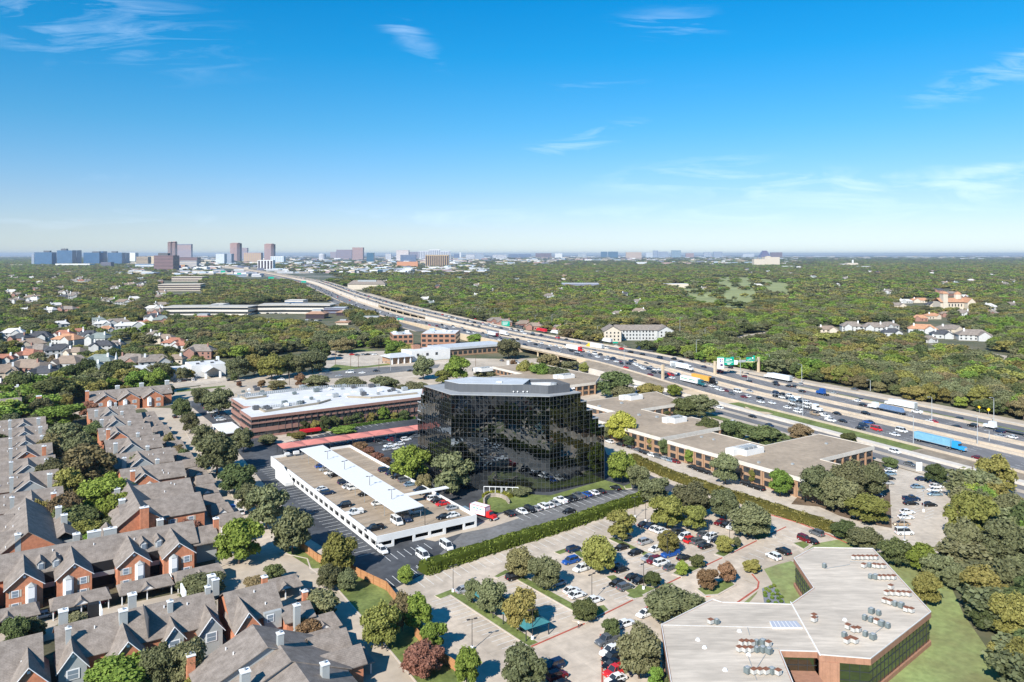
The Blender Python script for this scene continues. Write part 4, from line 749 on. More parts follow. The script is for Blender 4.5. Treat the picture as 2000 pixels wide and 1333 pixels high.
# ------------------------------------------------------------------ white parking garage
def garage():
    t = gthing('parking_garage', 'white two level parking garage with long openings and cars on its open deck', 'parking garage', 0, 0)
    H, DZ = 3.75, 2.8; W, D = 32.4, 101.0
    b = MB(); b.box(.3, W-.3, .3, D-.3, DZ-.35, DZ); b.build('deck', M('deck_concrete', (.35, .275, .20), var=.24, scale=.25, streak=(.25, 1.6, 1), detail=8), t)
    b = MB()
    # parapets
    b.box(0, W, 0, .3, DZ-.9, H); b.box(0, .3, .3, 80, DZ-.6, H); b.box(0, .3, 84, D, DZ-.6, H); b.box(W-.3, W, .3, D-.3, DZ-.6, H); b.box(.3, 8, D-.3, D, DZ-.6, H); b.box(24, W, D-.3, D, DZ-.6, H)
    b.build('parapet', whitep, t)
    b = MB(); b.box(-.012, 0, 0.02, 79.5, DZ-.55, DZ-.45); b.build('dark_drip_edge', mull_d, t)
    # left side openings
    n = 17; p = 80/n
    b = MB(); b.box(0, .3, 0, 80, 0, .85); b.box(0, .3, 84, D, 0, 2.2)
    for i in range(n+1): y = i*p; b.box(0, .3, max(0, y-.55), y+.55, .85, DZ-.6)
    b.box(0, .3, 80, 84, 0, 2.2)
    b.build('side_wall', whitep, t)
    # front: pillars and openings
    b = MB(); b.box(0, W, .02, .28, 0, .0001)
    xs = [0, .7, 4.7, 5.4, 11.2, 12, 16.2, 17, 21, 21.9, 27.7, 28.4, 31.8, W]
    for i in range(0, len(xs), 2): b.box(xs[i], xs[i+1], 0, .3, 0, DZ-.9)
    for a, c in ((.7, 4.7), (12, 16.2), (17, 21), (28.4, 31.8)): b.box(a, c, 0, .3, 0, .8)
    b.build('front_wall', whitep, t)
    b = MB()
    for x in range(4, 32, 7):
        for y in range(8, 100, 9): b.box(x-.25, x+.25, y-.25, y+.25, 0, DZ-.35)
    b.build('columns', whitep, t, kind='stuff')
    b = MB(); b.box(.3, W-.3, .3, D-.3, .0, .09); b.build('lower_floor', asphalt, t)
    b = MB(); b.box(0, W, D-.3, D, 0, 2.0); b.box(W-.3, W, .3, D, 0, 2.1); b.build('rear_wall', whitep, t)
    # stair wall at the far left
    b = MB(); b.a([(-.3, 72, 0), (-.3, 84, 0), (-3.2, 84, 0), (-3.2, 72, 0), (-.3, 72, 1.2), (-.3, 84, H+.3), (-3.2, 84, H+.3), (-3.2, 72, 1.2)], [(0, 1, 5, 4), (2, 3, 7, 6), (3, 0, 4, 7), (1, 2, 6, 5), (4, 5, 6, 7)]); b.build('stair', whitep, t)
    for x, y, s in ((9.5, 100, 1), (6, 100.3, .8)): b = MB(); b.box(x-1.1*s, x+1.1*s, y-1, y, H-.1, H+1.0*s); b.build('rooftop_box', whitep, t)
    # deck lines
    b = MB()
    for i in range(37):
        y = .9+i*2.72
        b.box(.7, 5.5, y, y+.1, DZ+.01, DZ+.025); b.box(27, 31.8, y, y+.1, DZ+.01, DZ+.025); b.box(9.4, 14, y, y+.1, DZ+.01, DZ+.025); b.box(14.6, 19, y, y+.1, DZ+.01, DZ+.025)
    b.build('deck_lines', M('faded_line', (.5, .46, .4), var=.1), t, kind='stuff')
    c = gthing('deck_canopy', 'long white sheet canopy shading cars on the parking garage deck', 'canopy', 9.4, 8, 0)
    b = MB(); b.a([(0, 0, 6.3), (9.3, 0, 6.6), (9.3, 87, 6.6), (0, 87, 6.3), (0, 0, 6.5), (9.3, 0, 6.8), (9.3, 87, 6.8), (0, 87, 6.5)], [(3, 2, 1, 0), (4, 5, 6, 7), (0, 1, 5, 4), (1, 2, 6, 5), (2, 3, 7, 6), (3, 0, 4, 7)]); b.build('canopy_roof', M('white_metal_sheet', (.68, .685, .69), rough=.55, var=.04, streak=(1, 8, 1)), c)
    for i in range(12):
        for x in (.5, 8.8): bb = MB(); bb.box(x-.06, x+.06, 1+i*7.7-.06, 1+i*7.7+.06, DZ, 6.35); bb.build('post', mull, c)
    f = gthing('footbridge', 'slim white covered walkway from the garage deck to the tower', 'walkway', 24, 23, 0)
    b = MB(); b.a([(-4.6, -1.2, 5.6), (11, -1.2, 5.6), (11, 1.2, 5.6), (-4.6, 1.2, 5.6), (-4.6, -1.2, 5.85), (11, -1.2, 5.85), (11, 1.2, 5.85), (-4.6, 1.2, 5.85)], [(3, 2, 1, 0), (4, 5, 6, 7), (0, 1, 5, 4), (1, 2, 6, 5), (2, 3, 7, 6), (3, 0, 4, 7)]); b.build('walkway_roof', whitep, f)
    b = MB()
    for x in (-4, 3, 10): b.box(x-.1, x+.1, -.1, .1, DZ if x < 8 else 0, 5.6)
    b.build('posts', mull_d, f)
garage()
# ------------------------------------------------------------------ helpers for flat roofed offices
def frac(P, Q, a): return P+(Q-P)*a
def flat_office(name, label, P, z, roofm, wallm, fasc, fz=1.2, inset=1.0, place=None, cat='office building', bays=4.2, floors=2, visible=None, lip=.25):
    """P: roof outline as world points (any order); overhanging slab on recessed walls with framed window bays"""
    P = [Vector((p[0], p[1])) for p in P]; ar = sum(P[i].x*P[(i+1) % len(P)].y-P[(i+1) % len(P)].x*P[i].y for i in range(len(P)))
    if ar < 0: P = P[::-1]
    n = len(P); o = P[0]; t = thing(name, label, cat, (o.x, o.y, 0))
    def inset_poly(d):
        out = []
        for i in range(n):
            a, b, c = P[i-1], P[i], P[(i+1) % n]; d1 = (b-a).normalized(); d2 = (c-b).normalized(); n1 = Vector((-d1.y, d1.x)); n2 = Vector((-d2.y, d2.x)); k = (n1+n2); k = k/max(.3, k.length)**2*2*.5; out.append(b+k*d*1.0*2/2)
        return out
    I = inset_poly(inset)
    b = MB(o.x, o.y); b.prism([(p.x, p.y) for p in P], z-fz, z); b.build('fascia', fasc, t)
    J = inset_poly(lip); b = MB(o.x, o.y); b.prism([(p.x, p.y) for p in J], z, z+.03); b.build('roof', roofm, t)
    b = MB(o.x, o.y)
    for i in range(n):
        a, c = P[i], P[(i+1) % n]; d = (c-a).normalized(); q = Vector((-d.y, d.x))*.22; b.prism([(a.x, a.y), (c.x, c.y), (c.x+q.x, c.y+q.y), (a.x+q.x, a.y+q.y)], z+.001, z+.22+.003*i)
    b.build('roof_edge', fasc, t)
    b = MB(o.x, o.y); b.prism([(p.x, p.y) for p in I], 0, z-fz); b.build('wall', wallm, t)
    for i in range(n):
        a, c = I[i], I[(i+1) % n]; l = (c-a).length; d = (c-a)/l; nr = Vector((d.y, -d.x))
        if nr.y > .3 or l < 5: continue          # far sides
        k = max(1, int(l/bays)); bw = l/k; ang = math.atan2(d.y, d.x); hh = (z-fz)/floors
        for j in range(k):
            m_ = a+d*bw*(j+.5)
            for f in range(floors):
                if k*floors > 60 and nr.y > -.2: continue
                w1 = piece('window', glass, t, m_.x-o.x, m_.y-o.y, f*hh+hh*.22, bw*.62, .16, hh*.62, ang); w1.location += Vector((nr.x, nr.y, 0))*.04
                pm = piece('mullion', trim, w1, 0, 0, 0, .04, 1.5, 1) if R.random() < .0 else None
            cpos = a+d*bw*j+nr*.2; piece('pilaster', wallm, t, cpos.x-o.x, cpos.y-o.y, 0, .5, .5, z-fz, ang)
    return t
def lp(pts, z): return [G(x, y, z) for x, y in pts]
def lg(pts): return [L(*p)*((CH-6.9)/(CH-8.3)) for p in pts]
whitef = M('pale_fascia', (.62, .57, .50), var=.08, scale=.5)
T1 = flat_office('tan_office', 'near tan gravel roofed L shaped office, largest of the low offices, beside the big oaks', lg([(132.3, 20.5), (132.3, -52), (158, -52), (158, -30), (192, -30), (192, -6), (158, -6), (158, 20.5)]), 6.9, gravel, brick_t, whitef, bays=4.4, floors=2)
T2 = flat_office('tan_office', 'tan gravel roofed office with yellow-green tree at its corner right of the tower', lg([(133, 24.8), (173, 24.8), (173, 46), (166, 46), (166, 71), (195, 71), (205, 101), (152, 101), (152, 74), (133, 74)]), 6.9, gravel, brick_t, whitef, bays=4.4, floors=2)
T4 = flat_office('tan_office', 'tan flat roofed office behind the black tower near the overpass', lg([(138, 192), (138, 165), (165, 165), (165, 142), (197, 142), (214, 158), (214, 227), (180, 227), (180, 192)]), 6.9, gravel, brick_t, whitef, bays=4.4, floors=2)
def roofbox(parent, x0, x1, yt, yb, z, seed=0):
    """white parapet box with grey plant inside, from photo pixels at roof height z"""
    A = GV((x0), yb, z); Bq = GV(x1, yb-3, z); v0, u0 = A; wv = (x1-x0)/F*G(x0, yb, z).y
    o = parent.location; b = MB(); w2, d2, h = wv*.80, wv*.55, 2.2
    P = L(v0, u0, 0); R0 = Matrix.Rotation(ANG, 4, 'Z')
    for a in ((0, w2, 0, .25), (0, w2, d2-.25, d2), (0, .25, .25, d2-.25), (w2-.25, w2, .25, d2-.25), (-.35*w2, 0, d2*.45, d2)): b.box(*a, 0, h)
    link('plant_screen', mesh('plant_screen', b.v, b.f, whitep), parent, (P.x-o.x, P.y-o.y, z), ANG)
    b = MB()
    for i in range(3): b.box(w2*(.15+.26*i), w2*(.33+.26*i), d2*.3, d2*.7, .05, h+.3)
    link('cooling_unit', mesh('cooling_unit', b.v, b.f, metal_g), parent, (P.x-o.x, P.y-o.y, z), ANG)
roofbox(T1, 1458, 1524, 868, 892, 6.95); roofbox(T2, 1318, 1360, 812, 828, 6.95); roofbox(T2, 1232, 1272, 768, 783, 6.95); roofbox(T4, 1100, 1136, 730, 741, 6.95); roofbox(T4, 940, 974, 717, 727, 6.95)
def small_roof(parent, px, py, z, s=.7, m=None):
    p = G(px, py, z); b = MB(); b.box(-s, s, -s, s, 0, s*1.2); o = parent.location
    link('roof_vent', mesh('roof_vent', b.v, b.f, m or metal_g), parent, (p.x-o.x, p.y-o.y, z), ANG)
for px, py in ((1394, 860), (1370, 855), (1548, 908), (1614, 868), (1482, 905)): small_roof(T1, px, py, 6.95, .45)
for px, py in ((1283, 816), (1296, 818), (1248, 812), (1170, 795), (1214, 789)): small_roof(T2, px, py, 6.95, .6)
# ------------------------------------------------------------------ brown brick office with white roof
def brick_office():
    o = (5.2, 149.5); t = gthing('brick_office', 'long brown brick office with dark ribbon windows and a cluttered white roof', 'office building', o[0], o[1])
    z = 9.5; P = [(5.2, 149.5), (91, 151.5), (102, 172), (92, 175), (88, 192), (72, 200), (55, 208), (30, 212), (9, 201), (9, 178), (12, 174), (5.2, 169)]
    def ins(d):
        c = (50, 178); return [(x+(d if x < 50 else -d), y+(d if y < 178 else -d)) for x, y in P]
    b = MB(*o); b.prism(ins(.5), 0, z-.3); b.build('ribbon_glass', glass, t)
    for z0, z1 in ((0, .9), (2.6, 4.4), (6.3, 7.0), (8.3, z)):
        b = MB(*o); b.prism(P, z0, z1); b.build('brick_band', brick_d, t)
    b = MB(*o); b.prism(ins(.4), z, z+.03); b.build('roof', membrane, t)
    for x in range(0, 29):
        b = MB(*o); b.box(5.6+x*3, 5.72+x*3, 149.75, 150.1, .9, 8.3); b.build('mullion', mull_d, t)
    for y in range(6): b = MB(*o); b.box(5.35, 5.6, 150.5+y*3, 150.7+y*3, .9, 8.3); b.build('mullion', mull_d, t)
    def curbw(pts, h=1.0, wdt=.8, m=None):
        for a, c in zip(pts, pts[1:]):
            a = GV(*a, 9.5); c = GV(*c, 9.5); bb = MB(*o); bb.bar((a[0], a[1], z+h/2), (c[0], c[1], z+h/2), wdt/2); bb.build('roof_curb', m or M('tan_curb', (.34, .29, .22), var=.1), t)
    curbw([(497, 795), (517, 806), (622, 790), (645, 783)]); curbw([(678, 777), (725, 779), (815, 770)]); curbw([(460, 773), (481, 781), (520, 776)])
    g = random.Random(8)
    spots = [(475, 768), (482, 772), (486, 764), (502, 764), (507, 772), (512, 769), (498, 759), (517, 775), (486, 771), (590, 759), (595, 760), (618, 766), (620, 762), (634, 759), (662, 757), (668, 761), (672, 756), (690, 759), (725, 757), (710, 773), (738, 771), (742, 766), (760, 766), (768, 764), (790, 763), (585, 790), (591, 788), (622, 787), (556, 790), (559, 794), (551, 798), (520, 799), (526, 803), (500, 801), (645, 762), (655, 776), (705, 765), (778, 768), (575, 771), (608, 781)]
    for px, py in spots:
        p = GV(px, py, z); s = g.uniform(.7, 1.5); b = MB(*o); b.box(p[0]-s, p[0]+s, p[1]-s*.8, p[1]+s*.8, z+.3, z+.3+s*1.1); b.cyl(p[0]+s*.2, p[1], s*.5, z+.3+s*1.1, z+.5+s*1.1); b.build('rooftop_unit', g.choice([metal_g, trim, metal_g, hvacg, metal_d]), t)
    # slatted plant screen along the back
    b = MB(*o)
    for i in range(70): x = 12+i*1.05; y = 207-abs(i-30)*.12-(0 if i < 48 else (i-48)*.4); b.box(x, x+.7, y-3, y-2.7, z, z+1.6)
    b.build('screen_slats', mull, t, kind='stuff')
    b = MB(*o)
    for i in range(24): x = 14+i*.8; b.box(x, x+.4, 166, 166.3, z, z+1.3)
    b.build('screen_slats', mull, t, kind='stuff')
    for x, y in ((40, 181), (46, 183), (52, 181), (60, 178), (66, 183), (34, 170), (58, 170), (70, 171)):
        b = MB(*o); b.tap(x, x+3, y, y+2.4, z+.03, z+.55, .9, .8); b.build('roof_hump', membrane, t)
brick_office()
# ------------------------------------------------------------------ pale flat roofed office, lower right
def pale_office():
    z = 7.0
    P = lp([(1550, 1091), (1589, 1070), (1705, 1072), (1819, 1196), (1701, 1288), (1600, 1280), (1596, 1274), (1524, 1272), (1549, 1333), (1600, 1460), (1340, 1460), (1310, 1333), (1291, 1221), (1392, 1171), (1410, 1177), (1544, 1181), (1589, 1149)], z)
    P = [Vector((p.x, p.y)) for p in P]; ar = sum(P[i].x*P[(i+1) % len(P)].y-P[(i+1) % len(P)].x*P[i].y for i in range(len(P)))
    if ar < 0: P = P[::-1]
    o = P[0]; t = thing('pale_office', 'angular low office with a stained white roof, brick bands and green mirror glass', 'office building', (o.x, o.y, 0)); n = len(P)
    b = MB(o.x, o.y); b.prism([(p.x, p.y) for p in P], z-1.15, z); b.build('brick_band', brick_p, t)
    b = MB(o.x, o.y); b.prism([(p.x, p.y) for p in P], 0, .9); b.build('brick_base', brick_p, t)
    def insp(d):
        out = []
        for i in range(n):
            a, b_, c = P[i-1], P[i], P[(i+1) % n]; d1 = (b_-a).normalized(); d2 = (c-b_).normalized(); k = Vector((-d1.y, d1.x))+Vector((-d2.y, d2.x)); out.append(b_+k/max(.4, k.length_squared)*2*d)
        return out
    b = MB(o.x, o.y); b.prism([(p.x, p.y) for p in insp(.35)], .9, z-1.15); b.build('mirror_glass', greengl, t)
    b = MB(o.x, o.y); b.prism([(p.x, p.y) for p in insp(.3)], z, z+.03); b.build('roof', membrane2, t)
    for i in range(n):
        a, c = P[i], P[(i+1) % n]; l = (c-a).length; d = (c-a)/l; q = Vector((-d.y, d.x)); b = MB(o.x, o.y)
        w1 = q*.17; b.prism([(a.x, a.y), (c.x, c.y), (c.x+w1.x, c.y+w1.y), (a.x+w1.x, a.y+w1.y)], z+.002, z+.16+.004*(i % 5)); b.build('roof_edge', M('pale_metal_edge', (.62, .60, .57), var=.05), t)
        if q.y > 0 or abs(q.y) < .7:
            k = int(l/1.6)
            for j in range(1, k): p = a+d*l*j/k+q*.33; piece('mullion', mull_d, t, p.x-o.x, p.y-o.y, .9, .07, .09, z-2.05, math.atan2(d.y, d.x))
            for zz in (2.6, 4.3): b = MB(o.x, o.y); a1 = a+q*.31; c1 = c+q*.31; b.bar((a1.x, a1.y, zz), (c1.x, c1.y, zz), .04); b.build('mullion', mull_d, t)
    # brick corner pieces at the front and the little entrance block
    a, c = G(1600, 1280, z), G(1640, 1284, z); d = Vector((c.x-a.x, c.y-a.y)).normalized(); q = Vector((-d.y, d.x))
    b = MB(o.x, o.y); l = Vector((c.x-a.x, c.y-a.y)).length; a2 = Vector((a.x, a.y)); b.prism([tuple(a2-q*.06), tuple(a2+d*l-q*.06), tuple(a2+d*l+q*.5), tuple(a2+q*.5)], .9, z-1.16); b.build('brick_pier', brick_p, t)
    p = G(1548, 1300, 3.2); b = MB(o.x, o.y); b.box(p.x-1.5, p.x+3.6, p.y-6, p.y+.5, 0, 3.2); b.build('entrance_block', brick_p, t)
    # seams, skylight
    A = G(1544, 1176, z+.1); B = G(1602, 1280, z+.1); b = MB(o.x, o.y); b.bar(A, B, .09); b.build('roof_seam', trim, t)
    A = G(1291, 1221, z+.1); B = G(1540, 1227, z+.1)
    b = MB(o.x, o.y); b.bar(A, B, .04); b.build('roof_seam', membrane, t)
    s0, s1, s2, s3 = G(1503, 1217, z), G(1556, 1217, z), G(1567, 1229, z), G(1509, 1229, z); b = MB(o.x, o.y); b.prism([(p.x, p.y) for p in (s0, s1, s2, s3)], z+.02, z+.35); b.build('skylight', trim, t)
    for i in range(7):
        q0 = frac(s0, s1, i/7+.012); q1 = frac(s0, s1, (i+1)/7-.012); q3 = frac(s3, s2, i/7+.012); q2 = frac(s3, s2, (i+1)/7-.012); b = MB(o.x, o.y); b.prism([(p.x, p.y) for p in (q0, q1, q2, q3)], z+.3, z+.42); b.build('pane', M('skylight_pane', (.42, .43, .47), rough=.3, var=0), t)
    # rooftop units: g grey green box with round fan, r white box with rusty top
    U = '''1449 1262 r;1458 1262 r;1468 1263 r;1478 1261 g;1490 1261 G;1501 1264 r;1444 1274 r;1455 1275 r;1466 1275 r;1478 1275 g;1490 1275 G;1502 1278 G;1460 1316 G;1472 1318 r;1484 1318 r;1496 1318 r;1508 1317 G;1520 1320 r;1388 1220 r;1400 1220 g;
    1668 1094 r;1677 1094 r;1685 1094 r;1695 1094 r;1703 1094 r;1711 1094 r;1687 1110 r;1698 1109 g;1708 1110 r;1716 1111 r;1725 1111 r;1700 1131 g;1710 1132 G;1718 1133 r;1727 1133 r;1736 1133 r;1745 1133 r;1740 1152 r;1732 1164 r;1743 1164 r;1755 1165 r;1765 1165 r;1775 1166 r;
    1728 1179 r;1738 1182 r;1748 1185 g;1760 1188 G;1770 1196 r;1780 1198 r;1702 1199 G;1716 1203 g;1689 1212 g;1701 1216 g;1712 1220 r;1722 1224 G;1734 1228 g;1656 1230 r;1668 1236 r;1676 1236 r;1690 1244 g;1705 1250 G;1649 1246 g;1654 1258 r;1662 1255 r;1670 1258 r;1610 1110 g;1590 1210 r;1590 1216 r'''
    km = {}
    for e in U.replace('\n', ' ').split(';'):
        x, y, k = e.split(); p = G(float(x), float(y), z)
        if k not in km:
            b = MB()
            if k == 'r':
                b.box(-.5, .5, -.42, .42, .25, 1.0); bt = MB(); bt.box(-.52, .52, -.44, .44, 1.0, 1.1); km[k] = [mesh('hvac_case', b.v, b.f, M('pale_hvac', (.5, .49, .46), var=.1)), mesh('hvac_top', bt.v, bt.f, rust)]
            else:
                s = .62 if k == 'g' else .8; s *= .85; zt = .75+.55*s; b.box(-s*.8, s*.8, -s*.7, s*.7, .15, zt); bt = MB(); bt.cyl(0, 0, s*.6, zt, zt+.12, 10); km[k] = [mesh('hvac_case', b.v, b.f, hvacg), mesh('hvac_fan', bt.v, bt.f, metal_g)]
        u = thing('rooftop_unit', ('grey green cooling unit with top fan' if k != 'r' else 'small pale cooling unit with rusty top'), 'air conditioner', (p.x, p.y, z+.03), ANG+R.uniform(-.1, .1), 'air conditioning units on the pale roof'); x_, y_ = float(x), float(y); u['place'] = 'in the front row' if y_ > 1290 else 'on the left wing roof' if x_ < 1540 else 'in the back roof rows' if y_ < 1145 else 'in the right roof rows' if y_ < 1195 else 'near the roof seam'
        link('case', km[k][0], u); link('top', km[k][1], u)
    for x, y in ((1416, 1310), (1444, 1234), (1363, 1251), (1376, 1266), (1650, 1212), (1462, 1280)): p = G(x, y, z); b = MB(); b.cyl(0, 0, .5, 0, .35, 8, .3); link('roof_vent', mesh('roof_vent', b.v, b.f, trim), t, (p.x-o.x, p.y-o.y, z+.03))
    for a, c in (((1447, 1262), (1520, 1268)), ((1460, 1280), (1478, 1330)), ((1495, 1280), (1476, 1310)), ((1460, 1227), (1464, 1242)), ((1660, 1098), (1715, 1100)), ((1612, 1112), (1660, 1104)), ((1725, 1226), (1700, 1245))):
        A, B = G(*a, z), G(*c, z); b = MB(o.x, o.y); b.bar((A.x, A.y, z+.12), (B.x, B.y, z+.12), .05); b.build('pipe', mull, t)
pale_office()
# ------------------------------------------------------------------ apartments
def win(t, o, v, u, z, w_=1.5, h_=1.6, face='f', shut=True):
    """white framed window with two panes, on a wall facing the viewer ('f', towards -u) or the right ('r')"""
    rot = 0 if face == 'f' else math.pi/2
    dx, dy = (0, -.05) if face == 'f' else (.05, 0)
    fr = piece('window', trim, t, v-o[0]+dx, u-o[1]+dy, z, w_, .12, h_, rot)
    p = piece('pane', glassb, fr, 0, -.35 if face == 'f' else -.35, .08, .78, .5, .40); p2 = piece('pane', glassb, fr, 0, -.35, .53, .78, .5, .39)
    if shut and face == 'f':
        for s in (-1, 1): piece('shutter', cream, t, v-o[0]+s*(w_/2+.3), u-o[1]-.03, z, .36, .08, h_)
def bay(t, o, v, u, z0, z1, w_=2.2, d_=.9):
    b = MB(*o); b.prism([(v-w_/2, u), (v-w_*.3, u-d_), (v+w_*.3, u-d_), (v+w_/2, u)], z0, z1); bb = b.build('bay_window', trim, t)
    b = MB(*o); b.a([(v-w_/2-.1, u, z1), (v-w_*.3, u-d_-.1, z1), (v+w_*.3, u-d_-.1, z1), (v+w_/2+.1, u, z1), (v, u, z1+.8)], [(0, 1, 4), (1, 2, 4), (2, 3, 4)]); b.build('bay_roof', siding, t)
    for z in (z0+.5, z0+3.2):
        if z+1.5 < z1: piece('pane', glassb, t, v-o[0], u-d_-.05-o[1], z, w_*.5, .1, 1.6)
def chimney(t, o, v, u, z0, z1, m, s=1.0, l=None):
    l = l or s; b = MB(*o); b.box(v-s/2, v+s/2, u-l/2, u+l/2, z0, z1); c = b.build('chimney', m, t)
    b = MB(*o); b.box(v-s/2-.1, v+s/2+.1, u-l/2-.1, u+l/2+.1, z1, z1+.18); b.build('chimney_top', trim, t)
    b = MB(*o); b.cyl(v, u, .22, z1+.18, z1+.6, 7); b.build('flue', metal_g, t)
def vents(t, o, v0, v1, u0, u1, z0, z1, n, axis='x'):
    for i in range(n):
        v = R.uniform(v0, v1); u = R.uniform(u0, u1); mid = (u0*2-0) if False else None
        yield v, u
def block(label, v0, v1, u0, u1, ze, zr, axis='x', gab=(), ch=(), wall=brick, roof=shingle, hip=0, name='apartment_building', t=None):
    o = (v0, u0)
    if t is None: t = gthing(name, label, 'apartment building', *o); t['place'] = ''
    else: o = t['oo']
    t['oo'] = o
    b = MB(*o); b.gwall(v0, v1, u0, u1, 0, ze, zr, axis); b.build('wall', wall, t)
    b = MB(*o); b.gable(v0, v1, u0, u1, ze, zr, axis, .5, .16, hip); b.build('roof', roof, t)
    rk = MB(*o)
    if axis == 'x':
        for y, s in ((u0, -1), (u1, 1)): pass
        ym = (u0+u1)/2; sl = (zr-ze)/(ym-u0)
        for i in range(max(2, int((v1-v0)/5))):
            v = R.uniform(v0+1, v1-1); u = R.uniform(u0+1, ym-1); z = ze+(u-u0)*sl; bb = MB(*o); bb.cyl(v, u, .13, z, z+.65, 5); bb.build('vent_pipe', trim, t)
    else:
        xm = (v0+v1)/2; sl = (zr-ze)/(xm-v0)
        for i in range(max(2, int((u1-u0)/5))):
            u = R.uniform(u0+1, u1-1); v = R.uniform(v0+1, xm-1); z = ze+(v-v0)*sl; bb = MB(*o); bb.cyl(v, u, .13, z, z+.65, 5); bb.build('vent_pipe', trim, t)
    for g in gab:
        vc, uf, w_, ze2, zr2, m, style = g; ub = (u0+u1)/2
        ub = min(ub, u0+(zr2-ze)/max(.01, (zr-ze))*(ub-u0)+.6) if axis == 'x' else uf+6
        b = MB(*o); b.gwall(vc-w_/2, vc+w_/2, uf, ub, 0, ze2, zr2, 'y'); b.build('gable_wall', m, t)
        b = MB(*o); b.gable(vc-w_/2, vc+w_/2, uf, ub, ze2, zr2, 'y', .45, .16); b.build('gable_roof', roof, t)
        for s in (-1, 1):
            b = MB(*o); b.bar((vc+s*(w_/2+.45), uf-.5, ze2-.45*(zr2-ze2)/(w_/2)+.02), (vc, uf-.5, zr2+.02), .065); b.build('barge_board', trim, t)
        piece('attic_vent', trim, t, vc-o[0], uf-o[1]-.03, zr2-1.2, .55, .1, .5)
        if style == 'A': win(t, o, vc-w_*.25, uf, ze2-2.3); win(t, o, vc-w_*.25, uf, ze2-5.2); bay(t, o, vc+w_*.18, uf, 1.0, ze2-.3)
        if style == 'B': win(t, o, vc+w_*.25, uf, ze2-2.3); win(t, o, vc+w_*.25, uf, ze2-5.2); bay(t, o, vc-w_*.18, uf, 1.0, ze2-.3)
        if style == 'W': win(t, o, vc, uf, ze2-2.3, 2.2, 1.9, shut=False)
    for c in ch: chimney(t, o, *c)
    return t
# row facing the lane, the four brick gables
t = block('brick apartment row with four front gables and bay windows above the lane', -93, -43.5, 17.3, 31, 6, 9.5, 'x',
          [(-82, 10.6, 7.2, 6, 9, brick, 'A'), (-72, 10.6, 7.2, 6, 9, brick, 'B'), (-59.3, 10.6, 7.2, 6, 9, brick, 'A'), (-49, 10.6, 7.2, 6, 9, brick, 'B'), (-92.5, 10.6, 6, 6, 9, brick, 'A')],
          [(-66.5, 27.5, 7, 10.2, siding, 3.0, 1.2), (-62.8, 27.5, 7, 10.2, siding, 3, 1.2)])
o = t['oo']
for a, c in ((-78.2, -75.8), (-55.6, -52.7), (-68.2, -63.1)):
    b = MB(*o); b.box(a, c, 16.4, 17.2, 0, 5.9); b.build('recess_shade', dark, t)  # solid near-black block, paints in the shade of the recessed balcony
    b = MB(*o); b.box(a, c, 15.2, 16.4, 2.8, 3.0); b.box(a, c, 15.2, 15.3, 3.0, 3.9); b.build('balcony', siding, t)
for v in (-78.6, -75.4, -56.2, -52.6):
    b = MB(*o); b.gwall(v-.8, v+.8, 17.6, 21, 6.2, 8, 8.8, 'y'); b.build('dormer', siding, t); b = MB(*o); b.gable(v-.8, v+.8, 17.6, 21.5, 8, 8.8, 'y', .2, .1); b.build('dormer_roof', shingle, t); piece('window', trim, t, v-o[0], 17.55-o[1], 6.6, 1.1, .1, 1.4); piece('pane', glassb, t, v-o[0], 17.5-o[1], 6.7, .9, .1, 1.2)
b = MB(*o); b.gable(-44.5, -38, 16.8, 29, 5.2, 7.8, 'x', .3); b.build('roof', shingle, t); b = MB(*o); b.box(-43.5, -38.3, 18, 28, 0, 5.1); b.build('wall', siding, t); chimney(t, o, -37.6, 22, 0, 9.6, brick, 1.3)
# column of grey roofs along the garages
C1 = [(203, 222, 'S', 'northernmost'), (179, 198, 'S', ''), (154, 173, 'B', ''), (129, 148, 'S', ''), (104, 123, 'S', ''), (82, 99, 'B', '')]
for i, (a, c, k, _) in enumerate(C1):
    m = siding if k == 'S' else brick
    t = block('grey roofed block with a %s front gable in the carport column' % ('brick' if k == 'B' else 'grey'), -53, -34, a+3, c, 5.8, 9, 'x', [(-45 if k == 'S' else -47, a, 8.5, 5.8, 9.2, m, 'W' if k == 'S' else 'A')], [(-50.5, a+1.2, 0, 9.6 if k == 'S' else 10.2, siding if k == 'S' else brick, 1.3), (-41.5, a+11, 7, 10.4, siding, 1.1)], wall=brick)
    t['place'] = 'auto'
t = block('large stepped grey roof with brick end gable and tall brick chimney by the courtyard', -58, -36.2, 59.5, 75, 5.8, 9.4, 'x', [], [(-57, 66, 5, 9.8, siding, 1.6), (-57, 54, 5, 9.6, siding, 1.6), (-53, 39.6, 0, 10.6, brick, 2.2, 1.2), (-49, 39.2, 0, 6.5, siding, 1.6)])
o = t['oo']; b = MB(*o); b.gable(-58, -36.2, 43, 59.2, 5.8, 9.0, 'x', .4); b.build('roof', shingle, t); b = MB(*o); b.gwall(-58, -36.2, 43, 59.2, 0, 5.8, 9.0, 'x'); b.build('wall', brick, t)
b = MB(*o); b.gwall(-60, -47.5, 40.5, 74, 0, 5.8, 10.4, 'y'); b.build('gable_wall', brick, t); b = MB(*o); b.gable(-60, -47.5, 40.5, 74, 5.8, 10.4, 'y', .5); b.build('gable_roof', shingle, t)
b = MB(*o); b.gable(-64, -60.2, 34, 44, 5, 6.8, 'y', .3); b.build('roof', shingle, t); b = MB(*o); b.box(-63.8, -60.2, 34.2, 44, 0, 5); b.build('wall', brick, t)
for v in (-45, -40): win(t, o, v, 43, 3.2)
